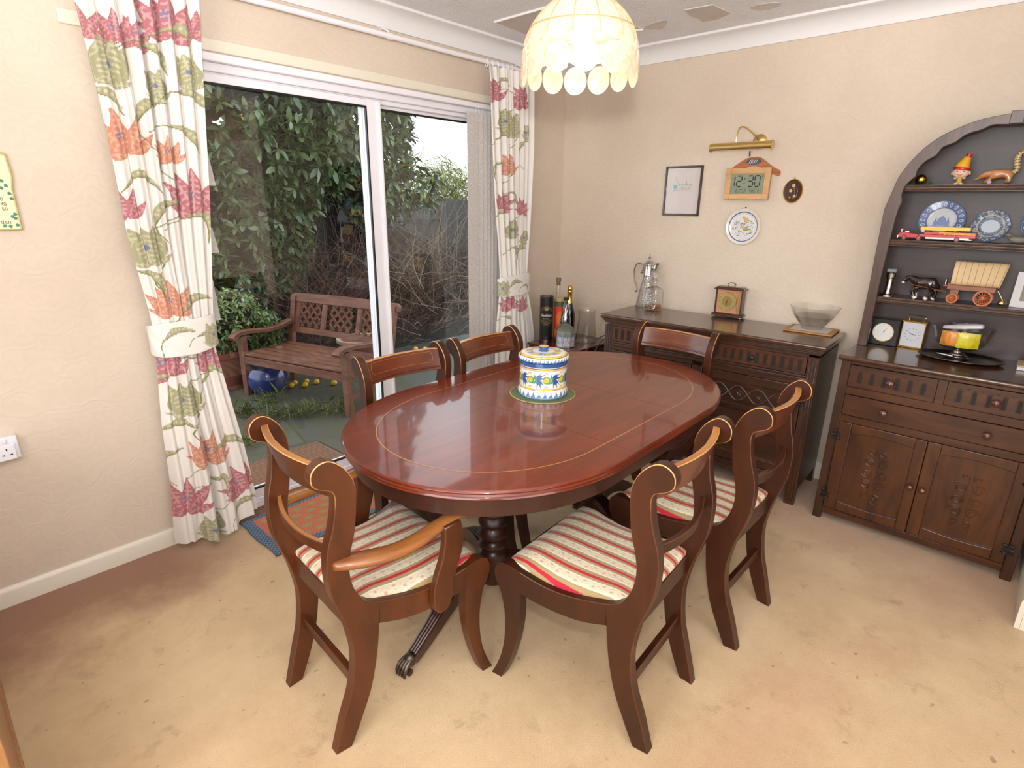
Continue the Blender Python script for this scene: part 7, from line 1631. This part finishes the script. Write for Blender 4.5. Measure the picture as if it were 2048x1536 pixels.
crown(wl, [(-.9, 0, 1.6, .9, .8, .8), (.3, 0, 1.9, .8, .8, .9), (1.5, .2, 1.7, 1.0, .8, .85)], 1300, 6, .16, .16, leafmat('willow_leaf', C8(112, 120, 56), C8(150, 154, 82), .6), 21, shell=.8)
branches('trunk', wl, M_trunk, [((0, .3, 0), (.05, 0, 1), 2.6, .10, 8), ((0, .3, .8), (.6, 0, 1), 2.2, .05, 8), ((0, .3, .8), (-.6, 0, 1), 2.0, .05, 8)], 3)
bt = empty('bare_tree', (7.6, 12.5, G), 0, label='hazy leafless tree far beyond the fence at the edge of the blind', cat='tree')
rr = random.Random(2); branches('branches', bt, M_tw2, [((0, 0, 0), (0, 0, 1), 3.2, .12, 8)]+[((rr.gauss(0, .25), rr.gauss(0, .2), rr.uniform(1.2, 3.0)), (rr.gauss(0, .8), rr.gauss(0, .4), rr.uniform(.4, 1.2)), rr.uniform(.7, 1.6), rr.uniform(.01, .03), 7) for k in range(110)], 7)
# potted plants and pots
M_terra = plain('terracotta', C8(116, 62, 44), 0.75, 0.12, 14)
def pot(parent, r, h, m, name='pot'):
    q = MB(); q.lathe([(0, 0), (r*.72, 0), (r*.95, h*.86), (r*1.04, h*.87), (r*1.06, h), (r*.96, h), (r*.90, h*.86), (0, h*.84)], 32); q.build(name, m, parent)
pp = empty('potted_shrub', (-1.52, 2.62, G), 0, label='bushy green shrub in a terracotta pot at the far end of the bench', cat='potted plant')
pot(pp, .19, .36, M_terra); crown(pp, [(.10, .05, .58, .34, .28, .28), (.32, .0, .46, .24, .2, .22)], 420, 5, .045, .42, leafmat('bright_leaf', C8(62, 84, 40), C8(108, 128, 66), .4), 31, inner=.72)
M_blue = plain('blue_glaze', C8(26, 42, 98), 0.2, 0.1, 8, coat=.6)
bp2 = empty('blue_pot', (-1.30, 2.28, G), 0, label='glossy blue round pot on the paving under the garden bench', cat='pot')
q = MB(); q.lathe([(0, 0), (.12, 0), (.17, .06), (.18, .14), (.16, .21), (.145, .23), (.13, .215), (0, .20)], 32); q.build('pot', M_blue, bp2)
tp2 = empty('round_planter', (-0.30, 2.30, G), 0, label='round planter with a pale rim behind the garden bench', cat='planter')
q = MB(); q.lathe([(0, 0), (.17, 0), (.22, .30), (0, .29)], 32); q.build('pot', M_terra, tp2); q = MB(); q.lathe([(.205, .30), (.235, .295), (.235, .325), (.205, .325)], 36, closed=True); q.build('rim', plain('pale_rim', C8(170, 150, 124), .7, .1), tp2)
tg = empty('teal_pot', (-1.02, 3.25, G), 0, label='dark teal glazed pot in the shade left of the bench back', cat='pot')
q = MB(); q.lathe([(0, 0), (.14, 0), (.24, .25), (.25, .42), (.27, .50), (.25, .52), (0, .50)], 32); q.build('pot', plain('teal_glaze', C8(40, 84, 80), .25, .2, 10, coat=.5), tg)
M_fruit = plain('fallen_fruit', C8(214, 168, 44), .4, .12, 30)
FRU = [(-1.12, 2.20), (-1.02, 2.13), (-.96, 2.22), (-.90, 2.14), (-.80, 2.0), (-1.06, 2.25), (.62, 2.42), (.70, 2.34), (.55, 2.5)]
f0 = None
for i, (x, y) in enumerate(FRU):
    if f0 is None:
        q = MB(); q.ball((0, 0, .026), .028, 14, sc=(1, 1, .9)); q.add([(0, 0, .052), (.003, 0, .058), (-.003, 0, .058)], [(0, 1, 2)]); f0 = q.build('fallen_fruit', M_fruit); o = f0
    else: o = f0.copy(); link(o)
    o.location = (x, y, G); o.rotation_euler = (0, 0, i); tag(o, 'yellow windfall fruit lying on the paving behind the bench', 'fruit', 'yellow windfalls on the paving')
M_grass = leafmat('grass_blade', C8(86, 96, 50), C8(132, 138, 82), .6)
for i, (x, y, n_, lab) in enumerate([(-1.70, 1.80, 70, 'grass tuft nearest the potted shrub, left of the bench leg'), (-1.42, 1.95, 40, 'grass tuft under the left front leg of the bench'), (-1.38, 1.46, 80, 'widest grass tuft in front of the bench middle'), (-1.18, 1.36, 60, 'grass tuft by the right front leg of the bench'), (-1.58, 1.55, 45, 'thin grass tuft in a paving joint before the bench'), (-1.95, 1.15, 45, 'small mossy grass tuft near the curtain edge, nearest the door')]):
    g = empty('grass_tuft', (x, y, G), 0, label=lab, cat='grass', group='grass tufts between the paving slabs'); r = np.random.RandomState(40+i)
    P = np.stack([r.normal(0, .07, n_), r.normal(0, .045, n_), np.zeros(n_)], 1); D = np.stack([r.normal(0, .5, n_), r.normal(0, .5, n_), np.ones(n_)*.9], 1); leafmesh('blades', P, D, .13, .05, M_grass, g, droop=.35, seed=i)['kind'] = 'stuff'
dm = empty('doormat', (-1.93, 0.66, G), 0.03, label='brown striped doormat with dark edge on the paving outside the door', cat='doormat')
q = MB(); q.bx(-.36, .36, -.22, .22, 0, .012); q.build('rubber_edge', M_black, dm, bevel=.003)
q = MB(); NU, NV = 40, 60; q.grid(NU, NV, lambda u, v: ((u-.5)*.67, (v-.5)*.39, .018)); Y_ = np.array([p[1] for p in q.v]); P = Paint(Y_, Y_, C8(120, 82, 56)); P.C[np.sin(Y_*220) > .2] = C8(84, 58, 42); q.build('coir_pile', painted('coir', .95, bump=.6, bscale=300), dm, col=P.flat(), solid=.012)
